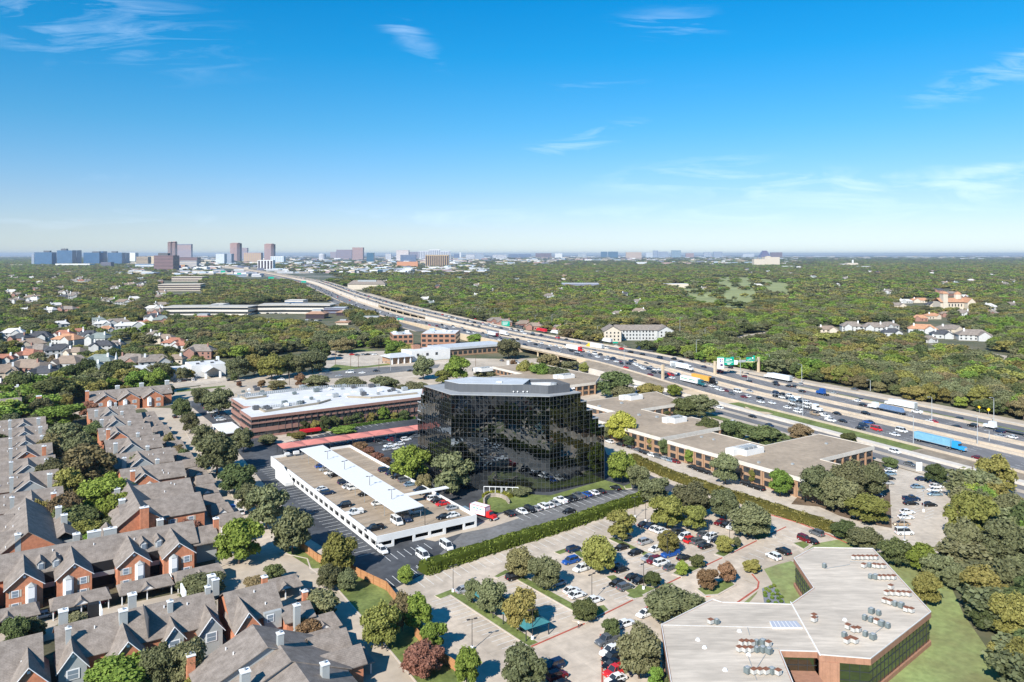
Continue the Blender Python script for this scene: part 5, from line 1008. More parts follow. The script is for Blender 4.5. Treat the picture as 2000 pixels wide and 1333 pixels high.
# left column
for i, (a, c, k) in enumerate([(196, 212, 'S'), (176, 193, 'S'), (157, 174, 'S'), (138, 155, 'B'), (116, 134, 'S'), (94, 112, 'S'), (70, 90, 'B')]):
    t = block('grey roofed block with a %s gable in the far left column' % ('brick' if k == 'B' else 'grey'), -108, -71, a+3, c, 5.8, 9, 'x', [(-79, a, 9, 5.8, 9.1, siding if k == 'S' else brick, 'W' if k == 'S' else 'A')], [(-73.5, a+1.6, 0, 9.8, siding if k == 'S' else brick, 1.3), (-84, a+3, 5, 10, siding, 1.1)], wall=brick); t['place'] = 'auto'
t = block('big grey roof with brick end gable at the left edge of the courtyard', -88, -73.5, 34, 66, 5.6, 11, 'y', [], [(-73, 56, 6, 9.8, siding, 1.5), (-72, 49, 6, 9.4, siding, 1.5), (-83, 34.6, 6, 10.6, siding, 1.3), (-70, 34.8, 0, 8, siding, 1.6)])
o = t['oo']
for a, c in ((35.5, 50), (50.3, 66)):
    b = MB(*o); b.gable(-112, -84, a, c, 5.8, 9.3, 'x', .4); b.build('roof', shingle, t); b = MB(*o); b.gwall(-112, -84, a, c, 0, 5.8, 9.3, 'x'); b.build('wall', siding, t)
b = MB(*o); b.gable(-76, -68.5, 40, 62, 5.0, 7.4, 'y', .4); b.build('roof', shingle, t); b = MB(*o); b.box(-75.8, -68.8, 40.3, 61.7, 0, 5); b.build('wall', siding, t)
# second row seen from behind the lane
t = block('long grey shingle roof with small front gables and white chimneys, bottom left', -77.3, -49, -31, -17.5, 5.6, 9.5, 'x',
          [(-75.2, -33.6, 4.6, 5.2, 8.2, siding, 'W'), (-66.2, -35.6, 6, 5, 8.4, brick, 'W'), (-57.5, -32.5, 3.6, 5.2, 7.6, siding, 'W'), (-50.6, -33.2, 4.4, 5.2, 8.0, siding, 'W')],
          [(-76, -20, 7, 10.6, siding, 1.6), (-75.6, -28, 6.5, 10.2, siding, .9), (-66, -26.5, 7, 10.6, siding, 1.5), (-63.4, -18.8, 7.5, 10.3, siding, 1.5), (-57.3, -26.5, 7, 10.2, siding, 1.0), (-49.5, -24.5, 7, 10.6, siding, 1.0), (-47, -16.5, 6, 9.6, siding, 1.5)])
o = t['oo']; b = MB(*o); b.box(-71.5, -69.5, -18.5, -17, 6.4, 9.9); b.build('notch_shade', dark, t); b = MB(*o); b.box(-69.5, -69.2, -22, -17, 7.5, 9.7); b.build('parapet', trim, t); b = MB(*o); b.box(-53.6, -53.3, -22, -17, 7.5, 9.7); b.build('parapet', trim, t)  # the near-black block stands in for shade inside a notch in the roof
for v in (-62.0,): b = MB(*o); b.box(v-.08, v+.08, -31, -24.1, 5.6, 9.9); b.build('dark_step', shingle_d, t)
t = block('grey shingle roof with a brick front gable at the bottom left corner', -112, -80.2, -33, -18.5, 5.6, 9.6, 'x', [(-82.2, -36, 6, 5, 8.4, brick, 'W')], [(-88, -20, 7, 10.4, siding, 1.3)])
t = block('short grey roofed block with brick front gable and white bay beside the russet tree', -46.5, -36.5, -34, -20.5, 5.8, 9.6, 'x', [(-44.2, -37.2, 4.8, 5.6, 8.8, brick, 'A')], [(-46.6, -18.6, 6, 9.4, siding, 1.4, 1.0), (-36.3, -20.3, 3, 8.2, brick, 1.2)])
o = t['oo']; b = MB(*o); b.gable(-36.6, -30.5, -37.5, -29.5, 4.6, 6.2, 'x', .3); b.build('roof', shingle, t); b = MB(*o); b.box(-36.4, -30.8, -37.2, -29.8, 0, 4.6); b.build('wall', brick, t); chimney(t, o, -34.6, -38.3, 0, 8.2, siding, 1.2); chimney(t, o, -30.3, -30.5, 0, 7.2, brick, 1.1)
b = MB(*o); b.box(-40.4, -36.8, -35.1, -34.1, 3, 6.6); b.build('dormer', siding, t); win(t, o, -39.2, -35.1, 4.6, shut=False)
t = block('stepped grey gables with pale siding and white chimneys at the bottom centre', -57, -34, -55, -45.5, 4.6, 9.7, 'y', [], [(-42.8, -54, 7, 11, siding, 1.1), (-51, -61, 4, 9.6, siding, 1.5), (-57, -46, 0, 7.6, brick, 1.4), (-38.5, -66, 4, 9.4, siding, 1.3)], wall=siding)
o = t['oo']
for a, c, vr, zr, hw in ((-61, -55, -43, 9.0, 11), (-80, -61, -42.3, 8.6, 9.5)):
    b = MB(*o); b.gwall(vr-hw, vr+hw, a, c, 0, 4.4, zr, 'y'); b.build('wall', siding, t); b = MB(*o); b.gable(vr-hw, vr+hw, a, c, 4.4, zr, 'y', .4); b.build('roof', shingle, t)
for a, c in ((-53, -46.5), (-60.5, -54.5)):
    b = MB(*o); b.gable(-36, -28.5, a, c, 4.2, 6.4, 'x', .3); b.build('roof', shingle, t); b = MB(*o); b.box(-35.5, -28.8, a+.3, c-.3, 0, 4.2); b.build('wall', brick, t)
# far row of brick gables by the main road
tv = [GV(200, 768, 9)[0], GV(246, 765, 9)[0], GV(292, 760, 9)[0]]
t = block('orange brick apartment row with three gables by the main road', -49, -9.5, 256, 270, 6, 9.3, 'x', [(tv[0]+1, 250.5, 10, 5.6, 9.0, brick, 'A'), (tv[1]+1, 250.5, 10, 5.6, 9, brick, 'B'), (tv[2]+1, 250.5, 10, 5.6, 9, brick, 'B')], [(-50, 258, 0, 10.5, brick, 1.6), (-35, 266, 7, 10.6, siding, 2), (-23, 267, 7, 10.8, siding, 2), (-10.5, 264, 7, 11.5, siding, 2)])
v0, u0 = GV(22, 783, 8); t = block('small brick gabled apartment block at the left edge by the main road', v0-22, v0+4, u0-2, u0+10, 5.6, 8.6, 'x', [(v0-1, u0-7, 9, 5.4, 8.2, brick, 'A'), (v0-18, u0-7, 9, 5.4, 8.2, brick, 'A')], [(v0+12, u0+3, 0, 8.6, brick, 2.4)])
# carports
def carport(label, v0, v1, u0, u1, z=2.5, zr=3.9, axis='x', gablet=True, place='auto'):
    o = (v0, u0); t = gthing('carport', label, 'carport', *o); t['place'] = place
    b = MB(*o); b.gable(v0, v1, u0, u1, z, zr, axis, .35, .16, .9); b.build('roof', shingle, t)
    if gablet and axis == 'x':
        vm = (v0+v1)/2; b = MB(*o); b.gwall(vm-1.4, vm+1.4, u0-.2, (u0+u1)/2-.3, z-.1, z+.1, z+1.1, 'y'); b.build('gablet', trim, t); b = MB(*o); b.gable(vm-1.4, vm+1.4, u0-.3, (u0+u1)/2-.2, z+.1, z+1.15, 'y', .2, .1); b.build('gablet_roof', shingle, t)
    b = MB(*o); b.box(v0+.2, v1-.2, u1-.2, u1-.05, 0, z); b.build('back_wall', siding, t)
    n = 3 if axis == 'x' and v1-v0 > 7 else 2
    for i in range(n): x = v0+.25+(v1-v0-.5)*i/(n-1); piece('post', trim, t, x-o[0], .25, 0, .22, .22, z)
    b = MB(*o); b.box(v0+.1, v1-.1, u0+.1, u0+.22, z-.25, z); b.build('beam', trim, t)
    return t
for a, c in ((-91, -79.5), (-77, -65.5), (-63.2, -52), (-51, -40.2)): carport('long shingled carport with a small front gablet on the lane', a, c, 1.6, 8)
for i, u in enumerate((216, 203, 191, 180, 168, 157, 146, 134, 123, 112, 99, 87, 75, 63, 52, 41, 30)):
    carport('small grey shingled carport', -32.5-(.5 if u < 80 else -2), -26.5-(.5 if u < 80 else -2)+(.8 if i % 3 == 0 else 0), u-4.2, u+3.4, 2.4, 4.3, 'x', i % 2 == 0)
for x, y, s in ((566, 1165, 0), (640, 1245, 0), (648, 1275, 1), (700, 1320, 0)):
    v, u = GV(x, y); carport('short shingled carport beside the lane', v-5, v+2.5, u-1, u+5, 2.5, 4.2, 'x', s == 0)
# ------------------------------------------------------------------ church, houses, far offices
def gat(px, py): return GV(px, py)
def church():
    v, u = gat(250, 748); o = (v, u); t = gthing('church', 'church with a pale metal roof, white flat annexe, gabled porch and slim spire', 'church', v, u)
    W = (GV(322, 744)[0]-v); b = MB(*o); b.gwall(v-6, v+W, u+3, u+19, 0, 4.5, 9, 'x'); b.build('wall', cream, t); b = MB(*o); b.gable(v-6, v+W, u+3, u+19, 4.5, 9, 'x', .5); b.build('roof', metal_roof, t)
    v1 = v+W+.3; v2 = v1+16; v3 = v2+22
    b = MB(*o); b.box(v1, v2, u+2, u+16, 0, 6.6); b.build('wall', whitep, t); b = MB(*o); b.box(v1+.4, v2-.4, u+2.4, u+15.6, 6.6, 6.63); b.build('roof', membrane, t)
    b = MB(*o); b.box(v2+.1, v3, u-3, u+18, 0, 8.2); b.build('wall', whitep, t); b = MB(*o); b.box(v2+.5, v3-.4, u-2.6, u+17.6, 8.2, 8.23); b.build('roof', membrane, t)
    for i in range(4): b = MB(*o); x = v2+4+i*4.6; y = u+1+(i % 2)*9; b.box(x, x+2, y, y+1.6, 8.24, 9.2); b.build('rooftop_unit', metal_d, t)
    b = MB(*o); b.box(v3-2.4, v3-.6, u+13, u+15, 8.2, 11); b.build('chimney', trim, t)
    vm = v2+12; b = MB(*o); b.gable(vm-5, vm+5, u-12, u-3, 4.4, 7.4, 'y', .5); b.build('porch_roof', metal_roof, t)
    for x in (vm-4.5, vm+4.5): piece('porch_pillar', trim, t, x-v, -11.4, 0, 1.2, 1.2, 4.4)
    for x in (v1+5, v1+11, v2+3): win(t, o, x, u+2 if x < v2 else u-3, 1.2, 1.3, 1.6, shut=False)
    b = MB(*o); b.box(v-8, v-4, u+4, u+8, 0, 9.6); b.build('spire_base', trim, t); b = MB(*o); b.cyl(v-6, u+6, 2.0, 9.6, 19.5, 4, .08); b.build('spire', metal_roof, t)
church()
def house(px, py, wm, dm, h, rot, wall, roof, label, place='', wing=True, zr=None, z0=0, chim=True):
    p = G(px, py, 0); t = thing('house', label, 'house', p, rot); t['place'] = place; zr = zr or h+min(wm, dm)*.3
    b = MB(); b.box(-wm/2, wm/2, 0, dm, 0, h); b.build('wall', wall, t)
    b = MB(); b.gable(-wm/2, wm/2, 0, dm, h, zr, 'x', .6, .2, min(dm/2, wm*.3)); b.build('roof', roof, t)
    if wing:
        s = R.choice((-1, 1)); x = s*wm*.22; b = MB(); b.gwall(x-wm*.18, x+wm*.18, -dm*.28, dm*.3, 0, h*.95, h+wm*.11, 'y'); b.build('gable_wall', wall, t); b = MB(); b.gable(x-wm*.18, x+wm*.18, -dm*.28, dm*.4, h*.95, h+wm*.12, 'y', .5, .2); b.build('gable_roof', roof, t)
    if chim: s = R.choice((-1, 1)); b = MB(); b.box(s*wm*.3-.6, s*wm*.3+.6, dm*.3, dm*.3+1.2, h-1, zr+1.3); b.build('chimney', trim if wall != brick_d else brick_d, t)
    for i in range(max(2, int(wm/4))): piece('window', glass, t, -wm/2+wm*(i+.5)/max(2, int(wm/4)), -.03, 1.1, 1.4, .12, 1.5)
    if h > 5:
        for i in range(max(2, int(wm/4))): piece('window', glass, t, -wm/2+wm*(i+.5)/max(2, int(wm/4)), -.03, 3.9, 1.4, .12, 1.4)
    return t
HN = {'g': (shingle, 'grey'), 'd': (shingle_d, 'dark'), 'b': (shingle_b, 'brown'), 'n': (shingle_g, 'greenish'), 'r': (tile_r, 'red tiled'), 'o': (tile_o, 'orange tiled'), 'p': (M('pale_flat_roof', (.55, .53, .5), var=.05), 'pale')}
WN = {'w': (M('white_house_wall', (.47, .47, .46), var=.08, scale=.5), 'white'), 'c': (cream, 'cream'), 'b': (brick_d, 'brick'), 's': (siding, 'grey')}
# x, ground y, width m, depth m, wall height, roof, wall
for e in NWH.replace('\n', ' ').split(';'):
    x, y, wm, dm, h, r, wl = e.split(); x, y, wm, dm, h = map(float, (x, y, wm, dm, h)); hot = y > 655
    house(x, y, wm, dm, h, R.choice((ANG, ANG-.1, ANG+.15, ANG-math.pi/2)) if not hot else R.choice((.0, .25, ANG, -.2)), WN[wl][0], HN[r][0], '%s house with %s roof' % (WN[wl][1], HN[r][1]), 'in the left neighbourhood' if y > 620 else 'deep in the left woods')
for e in NEH.replace('\n', ' ').split(';'):
    x, y, wm, dm, h, r, wl = e.split(); x, y, wm, dm, h = map(float, (x, y, wm, dm, h))
    house(x, y, wm*.8, dm*.85, h*.9, R.uniform(-.4, .4), WN[wl][0], HN[r][0], '%s house with %s roof' % (WN[wl][1], HN[r][1]), 'beyond the highway' if not 950 < x < 1095 or y < 620 else 'behind the highway wall')
for e in XH:
    x, y, wm, dm, h, r, wl = e.split(); x, y, wm, dm, h = map(float, (x, y, wm, dm, h))
    house(x, y, wm, dm, h, R.uniform(-.5, .5), WN[wl][0], HN[r][0], '%s house with %s roof' % (WN[wl][1], HN[r][1]), 'deep in the left woods' if x < 700 else 'deep in the central woods' if x < 1300 else 'deep in the right woods')
def far_box(name, label, x0, x1, yt, yb, depth, wall, band=None, floors=0, roof=None, vert=False, mech=None, rot=0.0, cat='office building', shape=None, place=''):
    """building measured on the photograph: left, right, top and ground line; real size follows from its distance"""
    d = CH*F/(yb-497); cx = ((x0+x1)/2-1000)/F*d; wd = (x1-x0)/F*d; h = CH-(yt-497)/F*d
    h = max(h, 3); t = thing(name, label, cat, (cx, d, 0), rot); t['place'] = place
    if rot: wd = wd/(abs(math.cos(rot))+.5*abs(math.sin(rot)))
    b = MB()
    if shape == 'pyramid': b.tap(-wd/2, wd/2, 0, wd*.8, 0, h, wd*.33, wd*.25)
    elif shape == 'round': b.prism([(wd/2*math.cos(a*math.pi/8), wd/2+wd/2*math.sin(a*math.pi/8)) for a in range(16)], 0, h*.93); b.prism([(wd*.36*math.cos(a*math.pi/8), wd/2+wd*.36*math.sin(a*math.pi/8)) for a in range(16)], h*.93, h)
    elif shape == 'chamfer': c = wd*.22; b.prism([(-wd/2, c), (-wd/2+c, 0), (wd/2-c, 0), (wd/2, c), (wd/2, wd-c), (wd/2-c, wd), (-wd/2+c, wd), (-wd/2, wd-c)], 0, h*.95); b.prism([(-wd/3, wd*.2), (wd/3, wd*.2), (wd/3, wd*.8), (-wd/3, wd*.8)], h*.95, h)
    else: b.box(-wd/2, wd/2, 0, depth, 0, h)
    b.build('wall', wall, t)
    if band is not None and floors:
        b = MB(); fh = h/floors; e = .12 if not vert else .4
        dd = depth if shape is None else wd
        if vert:
            n = floors
            for i in range(n): x = -wd/2+wd*(i+.5)/n; b.box(x-wd/n*.3, x+wd/n*.3, -e, .5, h*.06, h*.93)
        else:
            for i in range(floors):
                z = i*fh+fh*.35
                if shape == 'chamfer': c = wd*.22; b.prism([(-wd/2-e, c), (-wd/2+c, -e), (wd/2-c, -e), (wd/2+e, c), (wd/2+e, wd-c), (-wd/2-e, wd-c)], z, min(h*.94, z+fh*.5), False)
                elif shape == 'round': b.prism([((wd/2+e)*math.cos(a*math.pi/8), wd/2+(wd/2+e)*math.sin(a*math.pi/8)) for a in range(16)], z, min(h*.92, z+fh*.5), False)
                else: b.prism([(-wd/2-e, -e), (wd/2+e, -e), (wd/2+e, dd+e), (-wd/2-e, dd+e)], z, z+fh*.5, False)
        b.build('window_bands', band, t)
    if roof is not None and shape is None: b = MB(); b.box(-wd/2+.4, wd/2-.4, .4, depth-.4, h, h+.15); b.build('roof', roof, t)
    if mech:
        m0, m1, my = mech; z2 = CH-(my-497)/F*d; a = (m0-1000)/F*d-cx; c = (m1-1000)/F*d-cx; b = MB(); b.box(a, c, depth*.2, depth*.6, h, z2); b.build('roof_plant', metal_d, t)
    return t
blueg = M('blue_tower_glass', (.085, .16, .27), rough=.25, var=.25, scale=.02, spec=.8, streak=(1, 1, 3)); blueg2 = M('deep_blue_glass', (.03, .09, .19), rough=.2, var=.15, scale=.05, spec=.8); tealg = M('teal_glass', (.05, .13, .17), rough=.2, var=.1, scale=.05, spec=.8)
paleg = M('pale_tower_glass', (.36, .43, .50), rough=.3, var=.1, scale=.05); bronze = M('bronze_glass', (.055, .04, .05), rough=.2, var=.15, scale=.05, spec=.7); pinkg = M('pink_granite', (.38, .27, .25), var=.08, scale=.05); pinkd = M('dark_pink_granite', (.26, .17, .17), var=.08, scale=.05)
offw = M('off_white_concrete', (.66, .66, .66), var=.05, scale=.05); beige = M('beige_concrete', (.52, .42, .30), var=.06, scale=.05); slate = M('slate_wall', (.19, .20, .26), var=.1, scale=.05); gold = M('golden_stone', (.42, .31, .19), var=.08, scale=.05)
FB = far_box
FB('glass_tower', 'leftmost blue glass tower on the horizon, broad with a dark roof box', 67, 101, 493.2, 518.5, 60, blueg, blueg2, 18, mech=(83, 95, 490)); FB('glass_tower', 'slim pale slab standing against the leftmost blue glass tower', 61.5, 66.5, 496.5, 518.4, 50, paleg, slate, 16)
FB('glass_tower', 'tallest blue glass tower of the left horizon group', 111, 141, 489.5, 517, 60, blueg, blueg2, 19, mech=(117, 128, 486)); FB('glass_tower', 'right wing of the tallest blue glass tower', 141.2, 150, 489.2, 516.6, 70, blueg2, paleg, 18)
FB('glass_tower', 'curved blue glass tower third in the left horizon group', 163, 194, 494, 517.4, 60, blueg, blueg2, 16, mech=(178, 192, 491.5)); FB('glass_tower', 'narrow taller wing beside the third blue glass tower', 194.2, 201.5, 491.2, 517, 60, blueg, blueg2, 16)
FB('glass_tower', 'fourth blue glass tower on the left, wide with two tones', 210, 238, 494, 517.2, 60, blueg, blueg2, 16, mech=(216, 226, 491.2)); FB('glass_tower', 'dark right wing of the fourth blue glass tower', 238.2, 246, 494.2, 516.8, 60, blueg2, paleg, 16)
FB('low_building', 'long white low building below the blue glass towers', 108, 175, 515.5, 521, 60, offw); FB('low_building', 'white low building at the foot of the leftmost glass tower', 78, 100, 518, 521, 50, offw)
FB('office_block', 'small black office block in front of the blue towers', 196.5, 216.5, 512.5, 523, 40, bronze, slate, 5); FB('office_block', 'white slab block right of the blue towers', 247, 264, 494, 512.5, 70, offw)
FB('office_block', 'beige terraced office block with window rows', 266, 289, 501.5, 519, 50, beige, bronze, 7); FB('office_block', 'plain beige block beside the black tower', 288.5, 301, 500.5, 518, 40, beige); FB('low_building', 'white low building with blue glass strip left of the dark tower', 264, 300, 516, 524, 40, offw, blueg, 2)
FB('dark_tower', 'dark bronze glass office block, nearest of the skyline towers', 300.5, 338, 499.5, 530, 70, bronze, pinkd, 11, mech=(306, 325, 494.5)); FB('office_block', 'brownish pink mid rise right of the dark bronze block', 343.5, 385, 503, 518, 70, pinkd, bronze, 6)
FB('skyscraper', 'twin topped pink granite skyscraper, tallest on the horizon', 326.5, 335, 472.5, 512, 40, pinkg, bronze, 20, shape='chamfer'); FB('skyscraper', 'second shaft of the twin topped pink skyscraper', 335.3, 343.5, 471.8, 512, 40, pinkg, bronze, 20, shape='chamfer'); FB('skyscraper', 'wide dark glass slab tower beside the pink skyscraper', 344, 373.5, 477.2, 506, 60, slate, pinkg, 14, vert=True)
FB('low_building', 'beige low block with long windows below the pink mid rise', 351, 384, 509.5, 520, 40, cream, slate, 3); FB('office_block', 'white office slab with a blue grey side', 421.5, 438, 496.2, 516, 60, offw, paleg, 9); FB('office_block', 'blue grey side wing of the white office slab', 438.2, 452, 496, 515.5, 60, slate, paleg, 9)
FB('skyscraper', 'pink chamfered skyscraper left of centre with a dark crown', 447.6, 467, 474.6, 511.5, 60, pinkg, pinkd, 21, shape='chamfer'); FB('office_block', 'dark mid rise behind the pink chamfered skyscraper', 467, 483, 484.5, 505.5, 60, slate, pinkg, 10); FB('office_block', 'pink ribbed mid rise complex between the two pink towers', 476, 510, 494, 512.5, 60, pinkg, gold, 9, vert=True)
FB('skyscraper', 'second pink chamfered skyscraper, right of the ribbed complex', 514.8, 533.5, 476.2, 509, 60, pinkg, pinkd, 20, shape='chamfer'); FB('office_block', 'white mid rise right behind the second pink skyscraper', 528.5, 554, 501, 514, 60, offw, paleg, 7, vert=True)
FB('office_block', 'white office block with dark window stripes near the highway', 503, 533, 508.5, 527, 40, offw, bronze, 5, vert=True); FB('low_building', 'small round white building on the horizon', 621, 635, 496, 508, 50, offw, slate, 6, shape='round')
FB('office_block', 'small dark blue mid rise on the central horizon', 645, 656.5, 492.5, 505, 60, slate, pinkg, 7); FB('office_block', 'wide brownish office slab on the central horizon', 657, 687, 488.2, 506, 80, pinkd, slate, 8); FB('skyscraper', 'square pink tower next to the brownish slab', 688, 709, 483.8, 508, 80, pinkg, pinkd, 12)
FB('glass_tower', 'dark teal glass block by itself in the central town', 716, 730, 494.2, 513, 50, tealg, blueg2, 8); FB('office_block', 'small white mid rise with dark base', 753, 764, 496, 508.5, 50, offw, slate, 6); FB('office_block', 'white tall slab behind the blue glass block', 774, 798, 489, 510, 80, offw, pinkg, 10)
FB('glass_block', 'wide blue grey glass block above the orange brick hall', 782, 812, 498.2, 513.5, 50, blueg2, slate, 6); FB('office_block', 'brown mid rise behind the blue glass block', 799, 818, 492.5, 503, 60, pinkd, slate, 5)
for a, c, y, nm in ((818, 838, 490.5, 'left'), (838, 860, 487.8, 'middle'), (860, 880, 490.5, 'right')): FB('office_block', 'white hip roofed office tower, %s one of three in a row' % nm, a, c, y, 506, 60, offw, slate, 6, vert=True)
FB('office_block', 'golden stone office block with dark vertical stripes', 831, 876, 498.3, 521.5, 50, gold, bronze, 11, vert=True); FB('low_building', 'orange brick hall in the central town', 775, 816, 511.5, 522, 40, M('orange_wall', (.50, .24, .14), var=.1), None)
FB('glass_block', 'small dark blue block right of the golden stone offices', 886.5, 897, 496.5, 505, 60, blueg2, slate, 5); FB('office_block', 'white framed office block with open middle', 910, 927, 497, 507, 60, offw, slate, 4); FB('glass_block', 'grey blue glass block beside the white framed one', 928, 945, 494.2, 507, 60, slate, paleg, 6)
for x0, x1, yt, yb, m, bd, lab in ((962, 989, 498, 505.5, offw, slate, 'low white office slab on the horizon'), (993, 1012, 497, 504, blueg2, slate, 'low dark blue slab on the horizon'), (1012.5, 1037, 497, 503.8, slate, blueg2, 'low grey blue slab on the horizon'), (1046, 1077, 495, 503.5, pinkd, bronze, 'long dark purple office slab'), (1084, 1098, 495.5, 504.5, offw, None, 'square white block right of the dark purple slab'), (1129, 1145, 493, 503, tealg, offw, 'teal and white glass block'), (1174, 1186, 492, 503, blueg2, tealg, 'narrow deep blue glass tower'), (1188, 1207, 492, 503.6, blueg2, tealg, 'wide deep blue glass tower'), (1223, 1253, 493, 505, pinkg, beige, 'broad beige pink office block'), (1262, 1282, 494, 503.5, paleg, offw, 'pale glass slab'), (1285, 1305, 492, 504, paleg, slate, 'second pale glass slab'), (1276, 1285.5, 489.5, 503.6, slate, paleg, 'slim taller slab between pale slabs'), (1312, 1330, 489.5, 504, paleg, tealg, 'pale banded tower with teal side'), (1340, 1355, 495, 504, pinkd, pinkg, 'small pink brown block'), (1375, 1389, 493, 503, offw, blueg2, 'white and blue block'), (1394, 1411, 492, 504, paleg, slate, 'grey glass block with white frame'), (1451, 1473, 496, 502.5, offw, paleg, 'low white glass hall'), (1506, 1528, 493.5, 504, pinkd, bronze, 'brown slab right of the pyramid')):
    FB('office_block', lab, x0, x1, yt, yb, 70, m, bd, 7 if bd else 0, place='far on the right hand horizon' if x0 > 960 else '')
FB('pyramid_building', 'dark purple stepped pyramid building on the right horizon', 1485, 1507, 490.2, 503.5, 70, M('purple_glass', (.10, .08, .15), rough=.3, var=.1), None, shape='pyramid'); FB('office_block', 'big beige block with a lower left wing on the right', 1494, 1523, 502.5, 519, 70, cream, None); FB('office_block', 'lower left wing of the big beige block', 1473, 1493.8, 506.5, 519.5, 50, cream, None); FB('office_block', 'slightly raised centre of the big beige block', 1497, 1505, 500.5, 517, 40, cream, None)
FB('church', 'far pale church with a thin white tower', 1655, 1676, 514, 520, 50, cream, None, cat='church'); FB('church_tower', 'thin white tower of the far pale church', 1665, 1667, 508, 519.6, 10, trim, None, cat='tower')
FB('water_tower', 'small far water tower above the trees', 897.5, 900.5, 493.5, 504.5, 20, offw, None, cat='water tower')
for x0, x1, yt, yb, col, lab in ((341, 349, 519, 525.5, M('blue_wall', (.03, .12, .4), var=.05), 'blue walled store by the far highway'), (352, 361, 518, 524, tile_o, 'orange topped store by the far highway'), (356, 366, 522.5, 528, offw, 'white store with coloured front by the far highway')): FB('store', lab, x0, x1, yt, yb, 30, col, None, cat='store')
# nearer offices
def banded(label, x0, x1, yt, yb, depth, rot, floors, wall, band, roof, cut=True, **k):
    return far_box('office_building', label, x0, x1, yt, yb, depth, wall, band, floors, roof, rot=rot, **k)
for x0, x1, lab in ((318, 412, 'long white banded office, western half of the left pair'), (404, 486, 'long white banded office, eastern half of the left pair'), (503, 560, 'long white banded office left of the glass atrium'), (556, 646, 'long white banded office right of the glass atrium')):
    far_box('office_building', lab, x0, x1, 600 if x0 < 450 else 596, 616 if x0 < 450 else 613, 42, whitef, glass, 2, M('pale_roof_2', (.46, .43, .38), var=.1, scale=.05), rot=.12 if x0 in (318, 503) else -.05)
far_box('office_building', 'stepped blue glass atrium between the two long white offices', 556, 592, 587, 606, 26, blueg2, whitef, 4, whitef); far_box('office_building', 'small blue glass atrium of the left long white offices', 412, 436, 594.5, 608, 24, blueg2, whitef, 3, whitef)
far_box('office_building', 'tan parking structure among the trees', 308, 392, 556, 569, 60, cream, bronze, 3, cream, rot=.2); far_box('office_building', 'tan low office behind the tan parking structure', 335, 395, 541, 550, 50, cream, bronze, 2, cream)
def hipbldg(label, x0, x1, yt, yb, dm, wall, roof, name='office_building', rot=0.0, place=''):
    d = CH*F/(yb-497); wd = (x1-x0)/F*d; cx = ((x0+x1)/2-1000)/F*d; zt = CH-(yt-497)/F*(d+dm/2); zt = max(zt, 5)
    t = thing(name, label, 'office building', (cx, d, 0), rot); t['place'] = place; b = MB(); b.box(-wd/2, wd/2, 0, dm, 0, zt*.62); b.build('wall', wall, t); b = MB(); b.gable(-wd/2, wd/2, 0, dm, zt*.62, zt, 'x', 1.2, .3, dm*.45); b.build('roof', roof, t)
    b = MB(); b.box(-wd/4, wd/4, dm*.3, dm*.7, zt*.8, zt+.8); b.build('roof_plant', metal_g, t); return t
terr = M('terracotta_roof', (.40, .24, .16), var=.1, scale=.2)
hipbldg('dark glass office with a terracotta hip roof', 597, 633, 606, 623, 24, bronze, terr); far_box('office_building', 'grey flat roofed office beside the terracotta one', 632, 674, 602, 614, 24, bronze, slate, 2, metal_roof); hipbldg('long terracotta roofed office right of the grey flat one', 657, 694, 605, 617, 22, bronze, terr); hipbldg('terracotta roofed office below the overpass', 693, 752, 619, 634, 22, cream, terr); hipbldg('terracotta hip roof poking from trees on the left', 512, 540, 629, 643, 26, cream, terr); hipbldg('small terracotta roof inside the central trees', 656, 680, 627, 635, 16, cream, terr); hipbldg('red roofed office near the long white offices', 370, 410, 614, 634, 24, cream, tile_r)
hipbldg('far grey roofed apartment block beyond the highway', 679, 752, 548, 566, 26, cream, shingle); far_box('warehouse', 'long white roofed warehouse amid the northern woods', 1098, 1170, 554, 562, 34, slate, None, 0, offw, cat='warehouse'); far_box('warehouse', 'white roofed hall by the golf course', 1300, 1345, 555, 562.5, 30, cream, None, 0, offw, cat='warehouse')
def orange_church():
    p = G(1868, 605, 0); k = p.y/F; t = thing('church', 'orange roofed stone church with a dome and a square bell tower', 'church', p)
    b = MB(); b.box(-31*k, 25*k, 0, 20, 0, 15*k); b.build('wall', cream, t); b = MB(); b.gable(-31*k, 25*k, -1, 21, 15*k, 22*k, 'x', 1); b.build('roof', tile_o, t)
    b = MB(); b.gwall(14*k, 30*k, -10, 8, 0, 15*k, 23*k, 'y'); b.build('gable_wall', cream, t); b = MB(); b.gable(14*k, 30*k, -10, 8, 15*k, 23*k, 'y', .8); b.build('gable_roof', tile_o, t)
    b = MB(); b.box(-27*k, -18*k, -2, 8, 0, 31*k); b.build('bell_tower', cream, t); b = MB(); b.tap(-28*k, -17*k, -3, 9, 31*k, 35*k, 3*k, 3); b.build('tower_roof', tile_o, t)
    b = MB(); b.cyl(10*k, 10, 7*k, 20*k, 29*k, 10); b.build('drum', cream, t); b = MB(); b.cyl(10*k, 10, 7.4*k, 29*k, 33*k, 10, 4*k); b.cyl(10*k, 10, 4*k, 33*k, 34.5*k, 10, .4); b.build('dome', tile_o, t)
    for x in range(5): piece('window', glass, t, (-14+x*6)*k, -.1, 6*k, 2*k, .3, 5*k)
orange_church()
